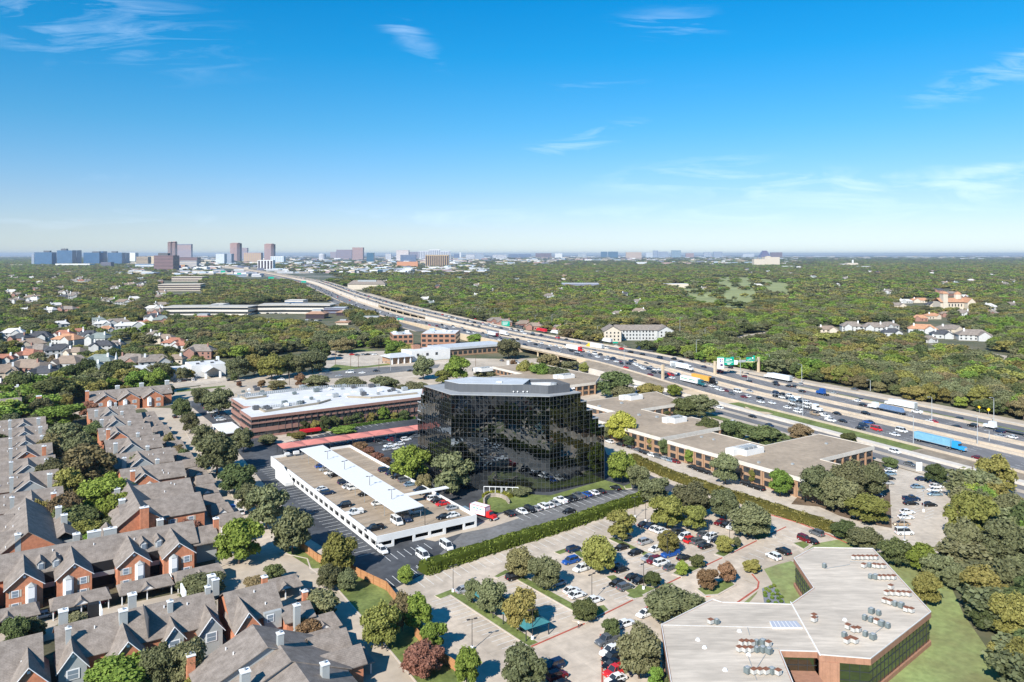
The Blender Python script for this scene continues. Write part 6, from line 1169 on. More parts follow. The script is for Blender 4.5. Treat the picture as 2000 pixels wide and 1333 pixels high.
def hotel():
    p = G(1180, 668); o = p; t = thing('hotel', 'three storey white hotel with a grey roof and blue shaded wing beside the highway', 'hotel', (p.x, p.y, 0)); h = 10
    b = MB(); b.gwall(0, 16, 0, 16, 0, h, h+4.5, 'y'); b.build('wall', cream, t); b = MB(); b.gable(0, 16, 0, 22, h, h+4.5, 'y', .7, .3); b.build('roof', shingle, t)
    b = MB(); b.box(14, 58, 12, 26, 0, h); b.build('wall', MC['white_house_wall'], t); b = MB(); b.gable(12, 58, 12, 26, h, h+4, 'x', .7, .3); b.build('roof', shingle, t)
    b = MB(); b.gwall(52, 66, 4, 26, 0, h, h+4, 'y'); b.build('wall', MC['white_house_wall'], t); b = MB(); b.gable(52, 66, 4, 26, h, h+4, 'y', .7, .3); b.build('roof', shingle, t)
    for f in range(3):
        for x in range(4): piece('window', glass, t, 2.5+x*3.6, -.02, 1.2+f*3.2, 1.3, .15, 1.6)
        for x in range(11): piece('window', glass, t, 17+x*3.1, 11.98, 1.2+f*3.2, 1.3, .15, 1.6)
        for x in range(3): piece('window', glass, t, 54.5+x*4, 3.98, 1.2+f*3.2, 1.3, .15, 1.6)
hotel()
def brick_mid():
    for lab, x0, x1, yt, yb, dm, fl, rot in (('three storey orange brick office, left block with a white roof', 767, 807, 640, 682, 26, 3, .25), ('three storey orange brick office, right block with a white roof', 822, 890, 640, 680, 34, 3, -.05)):
        d = CH*F/(yb-497); wd = (x1-x0)/F*d; cx = ((x0+x1)/2-1000)/F*d; h = 12.4; t = thing('brick_office', lab, 'office building', (cx, d, 0), rot)
        b = MB(); b.box(-wd/2, wd/2, 0, dm, 0, h); b.build('wall', brick_p, t); b = MB(); b.box(-wd/2+.6, wd/2-.6, .6, dm-.6, h, h+.05); b.build('roof', membrane, t)
        n = 4 if wd < 22 else 6
        for f in range(3):
            for i in range(n): piece('window', glass, t, -wd/2+wd*(i+.5)/n, -.02, 1.2+f*4.1, wd/n*.66, .2, 2.2)
            for i in range(5): piece('window', glass, t, wd/2+.02, dm*(i+.5)/5, 1.2+f*4.1, dm/5*.66, .2, 2.2, math.pi/2)
            if rot > 0:
                for i in range(4): piece('window', glass, t, -wd/2-.02, dm*(i+.5)/4, 1.2+f*4.1, dm/4*.6, .2, 2.2, math.pi/2)
        for i in range(5): s = R.uniform(.8, 1.8); x = R.uniform(-wd*.35, wd*.35); y = dm*(.2+.14*i); b = MB(); b.box(x-s*1.3, x+s*1.3, y-s, y+s, h+.06, h+.4+s); b.build('rooftop_unit', R.choice([metal_g, trim, paleg]), t)
brick_mid()
def long_low():
    A = gat(762, 712); o = A; t = gthing('long_office', 'long low office with pale metal roof, white walls and tan end block', 'office building', *o); v, u = o
    b = MB(*o); b.box(v, v+18, u, u+14, 0, 5); b.build('wall', brick_t, t); b = MB(*o); b.gable(v-1, v+19, u-2, u+15, 5, 7, 'x', .6, .2, 5); b.build('roof', metal_roof, t)
    for i in range(4): piece('pillar', trim, t, 1+i*5, -1.4, 0, .8, .8, 5)
    b = MB(*o); b.box(v+18.5, v+52, u+2, u+20, 0, 8); b.build('wall', whitep, t); b = MB(*o); b.box(v+19, v+51.5, u+2.5, u+19.5, 8, 8.05); b.build('roof', membrane, t)
    b = MB(*o); b.box(v+50, v+108, u+12, u+34, 0, 5.6); b.build('wall', brick_t, t); b = MB(*o); b.box(v+49, v+109, u+11, u+35, 5.6, 7.4); b.build('roof', metal_roof, t)
    for i in range(12): piece('window', glass, t, 53+i*4.6, 11.95, 1.5, 3, .2, 2.4)
    for i in range(3): piece('window', glass, t, 24+i*8, 1.95, 4, 2, .2, 2)
    b = MB(*o); b.box(v+26, v+32, u+14, u+19, 8.06, 11); b.build('roof_plant', brick_p, t)
long_low()
# ------------------------------------------------------------------ far town: low buildings between the towers
def town():
    g = random.Random(77); n = 0; mats = [offw, offw, cream, beige, slate, pinkg, paleg, M('pale_roofed', (.6, .6, .6), var=.05), M('tan_wall', (.45, .38, .3), var=.05)]; spots = []
    while len(spots) < 2400:
        px = g.uniform(-20, 2020); y = 497+g.uniform(3.5, 1) if g.random() < .0 else 497+3.5+48*g.random()**1.7
        if px < 230 and y > 503.5 and g.random() < .93: continue
        if 230 <= px < 960:
            if y > 541: continue
            if px > 560 and y > 534: continue
        if px >= 960:
            lim = 519 if px < 1080 else 511 if px < 1250 else 517 if px < 1560 else 507
            if y > lim and g.random() < .965: continue
        if 960 <= px and y > 540: continue
        if 300 < px < 340 and y > 520: continue
        d = CH*F/(y-497); X = (px-1000)/F*d; s, wd, _ = HI(X, d) if d < 5200 else (0, 999, 0)
        if -38 < wd < 85: continue
        spots.append((X, d, px, y))
    spots.sort(key=lambda q: q[1]); mm = {}
    rest = MB()
    for i, (X, Y, px, y) in enumerate(spots):
        sc = 1+Y/9000; wd = g.uniform(14, 55)*sc; dp = g.uniform(14, 34)*sc; h = g.choice((4, 5, 6, 7, 9, 12))*(1 if Y < 6000 else 1.4); rot = g.uniform(-.5, .5)
        if i < 230:
            m = g.choice(mats); cn = {'off_white_concrete': 'white', 'cream_stucco': 'cream', 'beige_concrete': 'beige', 'slate_wall': 'slate grey', 'pink_granite': 'pinkish', 'pale_tower_glass': 'pale blue', 'pale_roofed': 'light grey', 'tan_wall': 'tan'}[m.name]
            zn = next((n_ for x_, n_ in ((60, 'left of all glass towers'), (250, 'by the blue glass towers'), (300, 'left of the bronze block'), (345, 'near the bronze block'), (400, 'below the twin pink skyscraper'), (447, 'by the white slab'), (515, 'by the ribbed pink complex'), (560, 'by the second pink skyscraper'), (640, 'right of the pink skyscrapers'), (712, 'below the square pink tower'), (770, 'by the teal block'), (830, 'near the orange hall'), (880, 'by the golden offices'), (960, 'right of the golden offices'), (1120, 'by the purple slab'), (1300, 'by the deep blue towers'), (1470, 'left of the beige block'), (1600, 'near the beige block')) if px < x_), 'far right on the horizon')
            t = thing('low_building', '%s low building %s' % (cn, zn), 'building', (X, Y, 0), rot, 'low buildings of the distant town'); t['place'] = 'auto'
            piece('wall', m, t, 0, 0, 0, wd, dp, h); piece('roof', offw if g.random() < .7 else slate, t, 0, 0, h, wd*.97, dp*.97, .3); piece('windows', slate, t, 0, 0, h*.35, wd+.3, dp+.3, h*.25)
        else:
            rest.m = i % len(mats); c, s = math.cos(rot), math.sin(rot); P = [(X+a*c-b*s, Y+a*s+b*c) for a, b in ((-wd/2, -dp/2), (wd/2, -dp/2), (wd/2, dp/2), (-wd/2, dp/2))]; rest.prism(P, 0, h)
    rest.build('distant_buildings', mats, kind='stuff')
town()
# ------------------------------------------------------------------ vehicles (nose towards +x)
def car_meshes(kind):
    Ln, Wd, H, zb, hood, cab0, cab1, r0, r1 = {'c': (4.7, 1.82, 1.43, .86, .78, -1.95, 1.15, -1.1, .35), 's': (4.75, 1.9, 1.72, 1.02, .98, -2.25, 1.2, -1.95, .45), 'p': (5.7, 1.98, 1.85, 1.1, 1.08, -.75, 1.45, -.45, .75), 'v': (5.3, 2.0, 2.15, 1.15, 1.1, -2.6, 1.9, -2.5, 1.15)}[kind]
    hl, hw = Ln/2, Wd/2; b = MB()
    def ring(x, z0, z1, w0, w1): return [(x, -w0, z0), (x, w0, z0), (x, w1, z1), (x, -w1, z1)]
    prof = [(-hl, .42, zb*.80, .86), (-hl+.14, .26, zb*.95, .95), (-hl*.55, .24, zb, 1), (0, .22, zb, 1), (hl*.42, .22, zb*.99, 1), (hl-.35, .26, hood*.93, .95), (hl, .38, hood*.70, .82)]
    V = []
    for x, z0, z1, k in prof: V += [(x, -hw*k, z0), (x, -hw*k, z1*.72), (x, -hw*k*.90, z1), (x, hw*k*.90, z1), (x, hw*k, z1*.72), (x, hw*k, z0)]
    Fc = []
    for i in range(len(prof)-1):
        for j in range(6): a, c = i*6+j, i*6+(j+1) % 6; Fc.append((a, a+6, c+6, c))
    Fc += [(0, 1, 2, 3, 4, 5), tuple(range(len(V)-1, len(V)-7, -1))]
    b.a(V, Fc)
    if kind == 'p':
        for s in (-1, 1): b.box(-hl+.1, cab0, s*(hw-.06)-.06, s*(hw-.06)+.06, zb, zb+.28)
        b.box(-hl+.05, -hl+.15, -hw+.1, hw-.1, zb, zb+.28)
    # roof
    z1 = H; b.a([(r0, -hw*.74, z1-.05), (r1, -hw*.74, z1-.05), (r1, hw*.74, z1-.05), (r0, hw*.74, z1-.05), (r0+.1, -hw*.66, z1), (r1-.1, -hw*.66, z1), (r1-.1, hw*.66, z1), (r0+.1, hw*.66, z1)], [(4, 5, 6, 7), (0, 1, 5, 4), (1, 2, 6, 5), (2, 3, 7, 6), (3, 0, 4, 7)])
    for s in (-1, 1):
        for x0, x1 in ((cab0+.05, r0+.02), (cab1-.05, r1-.02), ((cab0+cab1)/2-.1, (r0+r1)/2)): b.bar((x0, s*hw*.885, zb-.02), (x1, s*hw*.74, z1-.04), .035)
        b.box(cab1-.45, cab1-.25, s*(hw+.09)-.09, s*(hw+.09)+.09, zb-.02, zb+.14)
    body = mesh('car_body', b.v, b.f, CARM['w']); g = MB()
    g.a([(cab0, -hw*.88, zb-.03), (cab1, -hw*.88, zb-.03), (cab1, hw*.88, zb-.03), (cab0, hw*.88, zb-.03), (r0, -hw*.73, z1-.06), (r1, -hw*.73, z1-.06), (r1, hw*.73, z1-.06), (r0, hw*.73, z1-.06)], [(4, 5, 6, 7), (0, 1, 5, 4), (1, 2, 6, 5), (2, 3, 7, 6), (3, 0, 4, 7)])
    glassm = mesh('car_windows', g.v, g.f, glass); wz = MB(); r = .34 if kind in 'cs' else .39
    n = 10; wz.a([(r*math.cos(2*math.pi*i/n), s, r+r*math.sin(2*math.pi*i/n)) for s in (-.11, .11) for i in range(n)], [(i, (i+1) % n, n+(i+1) % n, n+i) for i in range(n)]+[tuple(range(n))[::-1], tuple(range(n, 2*n))])
    wheel = mesh('wheel', wz.v, wz.f, rubber); h = MB(); h.a([(r*.55*math.cos(2*math.pi*i/8), s*.13, r+r*.55*math.sin(2*math.pi*i/8)) for s in (-1, 1) for i in range(8)], [tuple(range(8)), tuple(range(8, 16))]); rim = mesh('rim', h.v, h.f, steel)
    li = MB(); li.box(hl-.16, hl-.01, -.16, .16, hood*.60, hood*.76); hd = mesh('headlight', li.v, li.f, M('headlamp_glass', (.6, .62, .65), rough=.1, var=0)); li = MB(); li.box(-hl-.01, -hl+.1, -.14, .14, zb*.66, zb*.86); tl = mesh('tail_light', li.v, li.f, signr)
    return dict(body=body, glass=glassm, wheel=wheel, rim=rim, hd=hd, tl=tl, hl=hl, hw=hw, H=H, zb=zb)
CK = {k: car_meshes(k) for k in 'cspv'}
CKN = {'c': ('car', 'sedan'), 's': ('suv', 'suv'), 'p': ('pickup_truck', 'pickup truck'), 'v': ('van', 'van')}
def car(p, ang, col, kind, place, group, far=False):
    k = CK[kind]; nm, cat = CKN[kind]; t = thing('parked_'+nm if 'parked' in group else nm, '%s %s' % (CN[col], cat), cat, p, ang, group); t['place'] = place; R2 = R.uniform(.96, 1.04); t.scale = (R2, 1, R.uniform(.96, 1.04))
    link('body', k['body'], t, mat=CARM[col]); link('windows', k['glass'], t)
    for sx in (.62, -.62):
        for sy in (-1, 1):
            w = link('wheel', k['wheel'], t, (sx*k['hl'], sy*(k['hw']-.1), 0))
            if not far: link('rim', k['rim'], w)
    if not far:
        for sy in (-1, 1): link('headlight', k['hd'], t, (0, sy*k['hw']*.62, 0)); link('tail_light', k['tl'], t, (0, sy*k['hw']*.66, 0))
    return t
HV, HU = ANG, ANG+math.pi/2
def cars(txt, hd, place, group, z=0.06, far=False):
    for e in txt.replace('\n', ' ').split(';'):
        e = e.split()
        if not e: continue
        x, y = float(e[0]), float(e[1]); p = G(x, y, z); a = hd+(math.pi if R.random() < .4 else 0)+R.uniform(-.03, .03)
        car(p, a, e[2][0], e[2][1] if len(e[2]) > 1 else 'c', place, group, far)
cars('626 959 w;639 966 ns;672 991 ks;692 1005 wp;731 1036 kp;627 913 b;635 919 s;646 926 w;653 931 k;672 945 ns;682 953 w;692 956 ws;712 968 k;739 986 w;811 1003 ss;751 921 ns;765 927 n;776 934 ks;790 941 gs;801 949 l;820 959 n;829 965 ks;841 973 m;848 977 ws;855 981 k;864 987 r;884 995 s;866 1013 k;883 1010 w', HV, 'on the open garage deck', 'cars parked on the garage deck', 2.82)
cars('775 1023 wv;793 1017 ns', HU, 'by the garage deck front parapet', 'cars parked on the garage deck', 2.82)
cars('746 1079 ws;826 1090 wv', HU, 'on the dark asphalt in front of the white garage', 'cars parked by the white garage'); cars('872 1071 wv;908 1004 lv', HU, 'by the garage front', 'cars parked by the white garage')
cars('1020 1002 w;1035 999 ks;1047 996 s;1061 992 ws;1072 990 w;1084 986 s;1095 981 wp;1107 979 k;1119 976 k;1130 972 gp;1146 968 b;1160 965 w;1172 962 k;1202 956 k', HU, 'in the row before the black tower', 'cars parked before the black tower'); cars('994 1007 ks', HU, 'alone by the tower lawn', 'cars parked before the black tower'); cars('1111 1002 k', HV, 'behind the long hedge', 'cars parked before the black tower')
cars('746 847 w;807 838 k;762 857 l;767 861 m;739 863 k;750 867 g;777 863 n;760 873 w;780 870 w;770 878 w;806 850 k;810 855 g;800 878 w;687 867 n;793 861 ws;757 880 s', HV, 'in the dark lot left of the tower', 'cars parked left of the black tower')
cars('391 786 y;399 791 n;406 798 m;414 807 w;422 814 k;428 818 l;432 822 w;385 780 k', HV, 'in the row by the brown brick office', 'cars parked by the brown brick office'); cars('341 816 k;469 1004 ws', HU, 'in the apartment lane', 'cars in the apartment lane')
cars('1191 865 w;1212 871 ks;1231 876 k;1245 881 g;1255 885 k;1263 888 k;1272 891 w;1286 895 gs;1297 898 s;1307 901 l;1319 904 m;1352 915 k;1362 919 k;1372 923 ks;1382 926 k;1404 933 n;1459 949 ks;1470 953 k;1482 957 ks', HU, 'in front of the tan offices', 'cars parked before the tan offices')
cars('1121 1077 ns;1114 1100 bs;1135 1115 ws;1005 1131 ks;1089 1143 l;1116 1157 w;1127 1166 w;1161 1176 w;907 1156 s;1205 1143 k;1221 1151 gs;1237 1131 k;1250 1138 k;1212 1116 k;1202 1108 l;1214 1073 k;1241 1083 k;1267 1093 s;1277 1099 ms;1292 1103 ws;1309 1112 g;1260 1062 ss;1259 1028 k;1281 1036 w;1291 1040 w;1220 1053 g;1026 1223 s;1281 1076 w;1309 1086 bp;1336 1093 k;1336 1053 ws;1349 1059 rs;1364 1062 gs;1378 1070 k;1375 1047 g;1387 1053 ws;1401 1058 k;1414 1061 k;1407 1024 m;1419 1028 k;1432 1033 ws;1447 1036 g;1461 1042 ws;1322 1046 k;1325 1040 n;1270 1031 n', HV, 'in the open concrete lot', 'cars parked in the open concrete lot')
cars('1511 1091 ws;1530 1081 ks', HU-.15, 'in the bays by the office plaza', 'cars parked by the pale office'); cars('1572 1057 ms;1584 1060 k;1595 1045 gs', HU-.15, 'by the small lawn behind the pale office', 'cars parked by the pale office')
cars('1186 1256 gp;1196 1277 wp;1196 1290 ks;1196 1303 k;1203 1317 rp;1203 1331 w;1204 1345 k', HV, 'in the bays left of the pale office', 'cars parked by the pale office'); cars('1081 1306 ns;1088 1326 ms;1094 1345 k', HV, 'in the bays at the bottom edge', 'cars parked at the bottom edge'); cars('1260 1203 w;1222 1222 w;1272 1197 r', HV, 'beside the big oaks by the pale office', 'cars parked by the pale office')
cars('1801 939 n;1864 941 w;1792 954 l;1831 946 s;1829 953 w;1825 960 w;1826 968 l;1780 978 np;1779 986 k;1816 989 k;1772 1003 w;1769 1013 w;1739 922 w;1737 928 l;1736 937 k;1733 946 s;1741 916 n;1712 970 n;1705 977 w;1700 985 k;1679 1011 l;1760 1026 t', HV-.55, 'in the east parking lot', 'cars parked in the east lot'); cars('1766 1044 wv', HV-.55, 'in the east parking lot', 'cars parked in the east lot')
cars('667 1298 ws;657 1288 k;147 1191 l;191 1181 m;82 1207 s;329 1147 s;600 1175 k;614 1160 k', HV, 'under the carports of the apartments', 'cars parked at the carports')
cars('340 747 k;350 746 s;358 745 k;377 744 w', HU, 'before the white church annexe', 'cars parked by the church')
cars('630 692 r;620 691 w;652 694 n;665 696 k;688 694 r;698 695 g;710 694 s;717 694 k;726 693 w;733 694 w;608 690 w;640 690 s', HV, 'in the lot beside the central trees', 'cars parked in the north lot', far=True)
cars('683 729 wv;735 726 k;662 736 s;707 730 w;623 725 k;549 743 w;800 726 k;640 731 g;1105 735 k', HV-.35, 'on the main road', 'cars on the main road')
cars('1008 707 s;1012 711 w;980 706 g', HU, 'on the cross street below the overpass', 'cars on the main road'); cars('1260 755 w;1246 757 w', HV-.6, 'on the frontage road left of the oaks', 'cars on the frontage road')
cars('497 612 w;503 612 k;510 613 s;517 612 w;523 613 k;530 613 w;538 613 g;547 613 w;560 614 k;600 626 w;610 626 k;618 627 w;625 627 n;450 744 k;1445 662 k', HV, 'in far office parking', 'cars parked at the far offices', far=True)
# traffic
HG = 'traffic on the highway'
TP = []
def traffic(txt, side, far=False):
    for e in txt.replace('\n', ' ').split(';'):
        e = e.split()
        if not e: continue
        x, y = float(e[0]), float(e[1]); z = 3.0
        for _ in range(6):
            p = G(x, y, z); s, wd, a = HI(p.x, p.y); z = hz(s, wd)+.03 if abs(wd) < 100 else z
        ang = a if wd > 42 else a+math.pi
        zone = ('far up the road' if x < 860 else 'near the far sign' if x < 1075 else 'at the overpass' if x < 1215 else 'before the sign columns' if x < 1400 else 'beyond the tan offices' if x < 1600 else 'near the right edge')
        TP.append((p.x, p.y))
        lane = 'on the frontage road' if wd < -3 else 'in the near lanes' if wd < 29 else 'in the middle lanes' if wd < 44 else 'in the far lanes'
        car(p, ang, e[2][0], e[2][1] if len(e[2]) > 1 else 'c', lane+' '+zone, HG, far or x < 1150)
traffic('''923 636 k;907 647 n;917 649 n;943 652 g;952 648 w;926 652 w;996 659 k;1002 664 k;1011 664 k;1034 669 ws;1048 669 t;1058 672 w;1072 670 ns;1075 677 w;1087 677 w;1095 681 w;1102 676 k;1106 678 w;1116 687 k;1128 690 w;1150 689 w;1161 687 gs;1152 696 g;1162 693 wv;1167 699 ws;1173 694 k;1187 699 s;1185 704 w;1196 703 n;1199 702 ns;1204 708 w;1210 708 m;1215 712 k;1227 712 k;1233 708 ns;1239 706 k;1241 713 ws;1246 716 w;1253 719 ws;1257 722 w;1262 712 k;1267 722 n;1271 719 s;1277 729 k;1280 724 w;1287 724 w;1292 731 ks;1300 733 k;1310 734 rp;1313 740 w;1324 732 w;1391 756 w;1403 762 ws;1409 764 w;1417 765 m;1429 771 g;1441 767 wv;1464 766 s;1453 777 m;1460 776 w;1485 781 ks;1486 787 w;1508 789 w;1538 798 w;1558 806 ws;1560 801 w;1611 814 wp;1622 823 wp;1635 810 k;1646 825 k;1691 810 ks;1695 827 b;1687 834 ns;1681 839 k;1592 811 tp''', 0)
traffic('''906 622 r;929 624 r;922 625 k;928 628 w;940 627 s;956 631 k;962 632 w;968 635 k;973 632 k;1030 641 w;1057 643 k;1018 645 w;1060 656 w;1110 653 k;1115 658 wv;1126 659 ks;1127 663 k;1139 662 m;1144 659 k;1152 663 n;1155 668 k;1174 672 k;1203 677 w;1229 682 k;1222 678 t;1257 691 r;1272 680 s;1282 696 n;1292 696 w;1318 700 w;1323 704 wv;1332 705 s;1338 700 k;1348 706 ks;1344 711 r;1356 710 y;1373 708 k;1374 718 n;1384 716 wp;1390 720 m;1426 720 ks;1415 721 w;1458 733 k;1454 737 m;1462 748 ks;1546 739 s;1514 749 k;1516 753 k;1540 756 k;1551 757 k;1563 752 s;1566 766 k;1628 769 s;1669 762 g;1681 783 k;1674 785 w;1684 793 k;1791 807 wp;1816 825 w;1822 826 r;1872 821 ks;1867 836 k;1900 834 ks;1952 845 ns;1953 854 s;1977 856 w''', 1)
traffic('''1406 798 w;1470 816 k;1503 833 n;1748 885 ws;1777 909 g;1700 827 n;1712 841 rv;1761 844 wv;1748 851 w;1911 897 m;1432 827 w;1440 831 w''', 0)
traffic('''666 576 n;693 581 k;704 583 k;714 585 k;719 584 k;735 590 k;740 587 g;748 591 k;764 593 k;814 605 n;829 607 g;849 610 k;863 614 k;875 617 k;885 614 k;899 622 s;643 571 k;630 569 k;618 566 s;600 562 k;588 560 w;575 557 k;560 554 w;548 552 k;535 549 s;520 546 w;700 579 w;650 572 k;677 577 w;610 563 w''', 1, True)
def flat_traffic(txt):
    for e in txt.split(';'):
        x, y, c = e.split(); p = G(float(x), float(y), .4); a = HI(p.x, p.y)[2]; car(p, a+math.pi, c[0], c[1] if len(c) > 1 else 'c', 'on the road below the overpass', HG, True)
flat_traffic('759 613 k;732 608 n;752 617 k;815 626 k;806 624 s;700 600 w;716 607 w;695 596 k;663 588 k;672 592 k;640 583 w;650 586 k;680 594 s;742 612 w;790 622 w;618 575 k;630 579 s')
def far_traffic():
    g = random.Random(9); n = 0
    for lo, hi, cnt, rev in ((.8, 22, 60, 1), (46, 60, 120, 0), (31, 40, 30, 0)):
        lanes = [lo+2+3.6*k for k in range(int((hi-lo)/3.6))]
        for i in range(cnt):
            s_ = 430+2100*(i+g.random())/cnt if lo > 30 else 640+1500*(i+g.random())/cnt; wd = g.choice(lanes); p, d = HWp(s_, wd); a = math.atan2(d.y, d.x)+(math.pi if rev else 0)
            car((p.x, p.y, hz(s_, wd)+.03), a, g.choice('wwwkkkssgnrl'), g.choice('ccsspv'), ('in the far lanes' if lo > 30 else 'in the near lanes')+(' past the overpass' if s_ < 1100 else ' far towards the towers'), HG, True)
far_traffic()
def fill_traffic():
    g = random.Random(19); blocked = TP+[tuple(G(a_, b_, 3)[:2]) for a_, b_ in ((1832, 871), (1352, 750), (1374, 746), (1330, 721), (1163, 681), (1122, 685), (964, 657), (984, 655), (1058, 649), (1085, 653), (1182, 669), (1262, 687), (1521, 743), (1612, 773), (1762, 797), (1972, 846), (1735, 805), (1536, 783), (1570, 798), (1013, 643))]
    for _ in range(420):
        near = g.random() < .5; s_ = g.uniform(60 if near else -60, 620); wd = g.choice([2.8+3.55*k for k in range(6)] if near else [49.8+3.55*k for k in range(3)]); p, d = HWp(s_, wd)
        if any(math.hypot(p.x-x, p.y-y) < (9 if i < len(TP) else 15) for i, (x, y) in enumerate(blocked)): continue
        if s_ < 150 and g.random() < .6 or g.random() < .25: continue
        blocked.insert(0, (p.x, p.y)); TP.insert(0, (p.x, p.y)); px = PX(p.to_3d())[0]
        zone = ('near the far sign' if px < 1075 else 'at the overpass' if px < 1215 else 'before the sign columns' if px < 1400 else 'beyond the tan offices' if px < 1600 else 'near the right edge')
        car((p.x, p.y, hz(s_, wd)+.03), math.atan2(d.y, d.x)+(math.pi if near else 0), g.choice('wwwkkksggnrml'), g.choice('ccsspv'), ('in the near lanes ' if near else 'in the far lanes ')+zone, HG, True)
fill_traffic()
# big trucks
def wheels(t, xs, w=1.15, r=.5):
    wm = UNIT.get('truckwheel')
    if not wm:
        wz = MB(); n = 10; wz.a([(r*math.cos(2*math.pi*i/n), s, r+r*math.sin(2*math.pi*i/n)) for s in (-.18, .18) for i in range(n)], [(i, (i+1) % n, n+(i+1) % n, n+i) for i in range(n)]+[tuple(range(n))[::-1], tuple(range(n, 2*n))]); wm = UNIT['truckwheel'] = mesh('wheel', wz.v, wz.f, rubber)
    for x in xs:
        for s in (-1, 1): w1 = link('wheel', wm, t, (x, s*w, 0)); piece('hub', steel, w1, 0, s*.19, r-.15, .3, .05, .3)
def semi(px, py, side, cab, trail, label, trailer='box', z=None, tl=15.5, stripe=None):
    zz = 2.0
    for _ in range(6): p = G(px, py, zz); s, wd, a = HI(p.x, p.y); zz = hz(s, wd)+.03
    t = thing('semi_truck', label, 'semi truck', p, a if wd > 42 else a+math.pi, 'large trucks on the highway')
    x1 = tl/2-2; x0 = -tl/2-2
    cm = cab if not isinstance(cab, str) else CARM[cab]
    if trailer == 'box':
        b = MB(); b.box(x0, x1, -1.28, 1.28, 1.2, 4.05); b.build('trailer', trail, t); b = MB(); b.box(x0+.03, x1-.03, -1.3, 1.3, 1.05, 1.2); b.build('trailer_rail', metal_g, t); b = MB(); b.box(x0-.03, x0, -1.2, 1.2, 1.3, 3.95); b.build('rear_door', metal_g if trail is not signr else signr, t)
        if stripe is not None:
            for i in range(2): b = MB(); b.box(x0+1+i*7, x0+6.4+i*7, -1.31, 1.31, 2.5, 2.95); b.build('side_stripe', stripe, t)
    elif trailer == 'flat':
        b = MB(); b.box(x0, x1, -1.25, 1.25, 1.15, 1.4); b.build('flatbed', trail, t)
    elif trailer == 'hauler':
        b = MB()
        for zc in (.9, 2.6): b.box(x0, x1+1, -1.2, 1.2, zc-.1, zc)
        for i in range(7):
            for s_ in (-1.2, 1.2): b.box(x0+i*2.5-.06, x0+i*2.5+.06, s_-.06, s_+.06, .8, 3.4)
        b.build('car_rack', metal_g, t)
    if trailer: wheels(t, (x0+1.2, x0+2.6))
    b = MB(); b.box(x1-1.8, x1+5.6, -.5, .5, .75, 1.05); b.build('chassis', rubber, t)
    b = MB(); b.tap(x1+.6, x1+3.6, -1.2, 1.2, 1.0, 3.7, .15, .12, .35); b.build('sleeper_cab', cm, t); b = MB(); b.tap(x1+3.5, x1+6.0, -1.05, 1.05, .8, 2.1, .0, .08, .25); b.build('bonnet', cm, t)
    b = MB(); b.box(x1+3.2, x1+3.55, -1.0, 1.0, 2.15, 3.0); b.build('windscreen', glass, t); b = MB(); b.box(x1+5.95, x1+6.1, -.6, .6, .8, 1.8); b.build('grille', steel, t); wheels(t, (x1+.0, x1-1.3, x1+4.9), 1.05)
    return t, a if wd > 42 else a+math.pi, x0, x1, zz
lblue = M('light_blue_trailer', (.20, .42, .55), rough=.5, var=.1, scale=.5); orangeT = M('orange_trailer', (.70, .36, .07), rough=.5, var=.05); whiteT = M('white_trailer', (.76, .76, .76), rough=.4, var=.04, scale=.4); grn = M('green_stripe', (.02, .28, .12), var=0); tealc = M('teal_cab', (.02, .12, .14), rough=.3, var=0)
semi(1832, 871, 0, M('sky_blue_cab', (.03, .30, .62), rough=.3, var=0), lblue, 'sky blue semi truck with a long pale blue trailer, nearest truck', tl=16.5)
semi(1352, 750, 0, tealc, whiteT, 'semi with white green striped trailer and teal cab', stripe=grn); semi(1374, 746, 0, 'k', orangeT, 'semi with an orange trailer and black cab')
semi(1330, 721, 0, 'w', whiteT, 'white semi truck with a white trailer behind the tall sign column'); semi(1163, 681, 0, 'y', whiteT, 'white semi trailer pulled by a yellow cab'); semi(1122, 685, 0, 'r', whiteT, 'white semi trailer pulled by a bright red cab at the overpass')
semi(964, 657, 0, 'm', whiteT, 'white semi with dark red cab by the round green tree'); semi(984, 655, 0, 'w', whiteT, 'short white truck beside the dark red cab semi', tl=9)
semi(1058, 649, 1, 'r', signr, 'red semi with red trailer in the far lanes'); semi(1085, 653, 1, 'w', whiteT, 'white semi directly behind the red semi', tl=11); semi(1182, 669, 1, 'w', whiteT, 'white semi in the far lanes near the hotel'); semi(1262, 687, 1, 'n', metal_d, 'flatbed semi with a dark blue cab', 'flat'); semi(1521, 743, 1, 'w', whiteT, 'white semi with a white trailer by the highway woods')
semi(1612, 773, 1, 'b', metal_d, 'bright blue truck tractor without a trailer', None, tl=4); semi(1762, 797, 1, 'w', whiteT, 'white box semi behind the tarped flatbed', tl=12); semi(1972, 846, 1, 'w', metal_d, 'white cab flatbed truck at the right edge', 'flat')
t, a, x0, x1, zz = semi(1735, 805, 1, 'w', metal_d, 'white cab flatbed truck carrying a blue tarped load', 'flat'); b = MB(); b.tap(x0+1, x1-1, -1.2, 1.2, 1.42, 3.4, .8, .3); b.build('tarped_load', M('blue_tarp', (.13, .20, .32), var=.2, scale=1), t)
for px, py, sd, lab, cc in ((1536, 783, 0, 'two deck car hauler loaded with dark and white cars', 'kwnnkw'), (1570, 798, 0, 'two deck car hauler just behind the first, loaded with pale cars', 'wswlkw'), (1013, 643, 1, 'car hauler with black vehicles in the far lanes', 'kkkknk')):
    t, a, x0, x1, zz = semi(px, py, sd, 'w' if sd == 0 else 'k', metal_d, lab, 'hauler'); ca, sa = math.cos(a), math.sin(a)
    for i, c in enumerate(cc):
        xx = x0+2.4+(i % 3)*4.9; z2 = zz+(.92 if i < 3 else 2.62); car((t.location.x+xx*ca, t.location.y+xx*sa, z2), a, c, 's' if i % 2 else 'c', 'riding on a car hauler '+('in the far lanes' if sd else 'in the near lanes'), 'cars carried on car haulers', True)
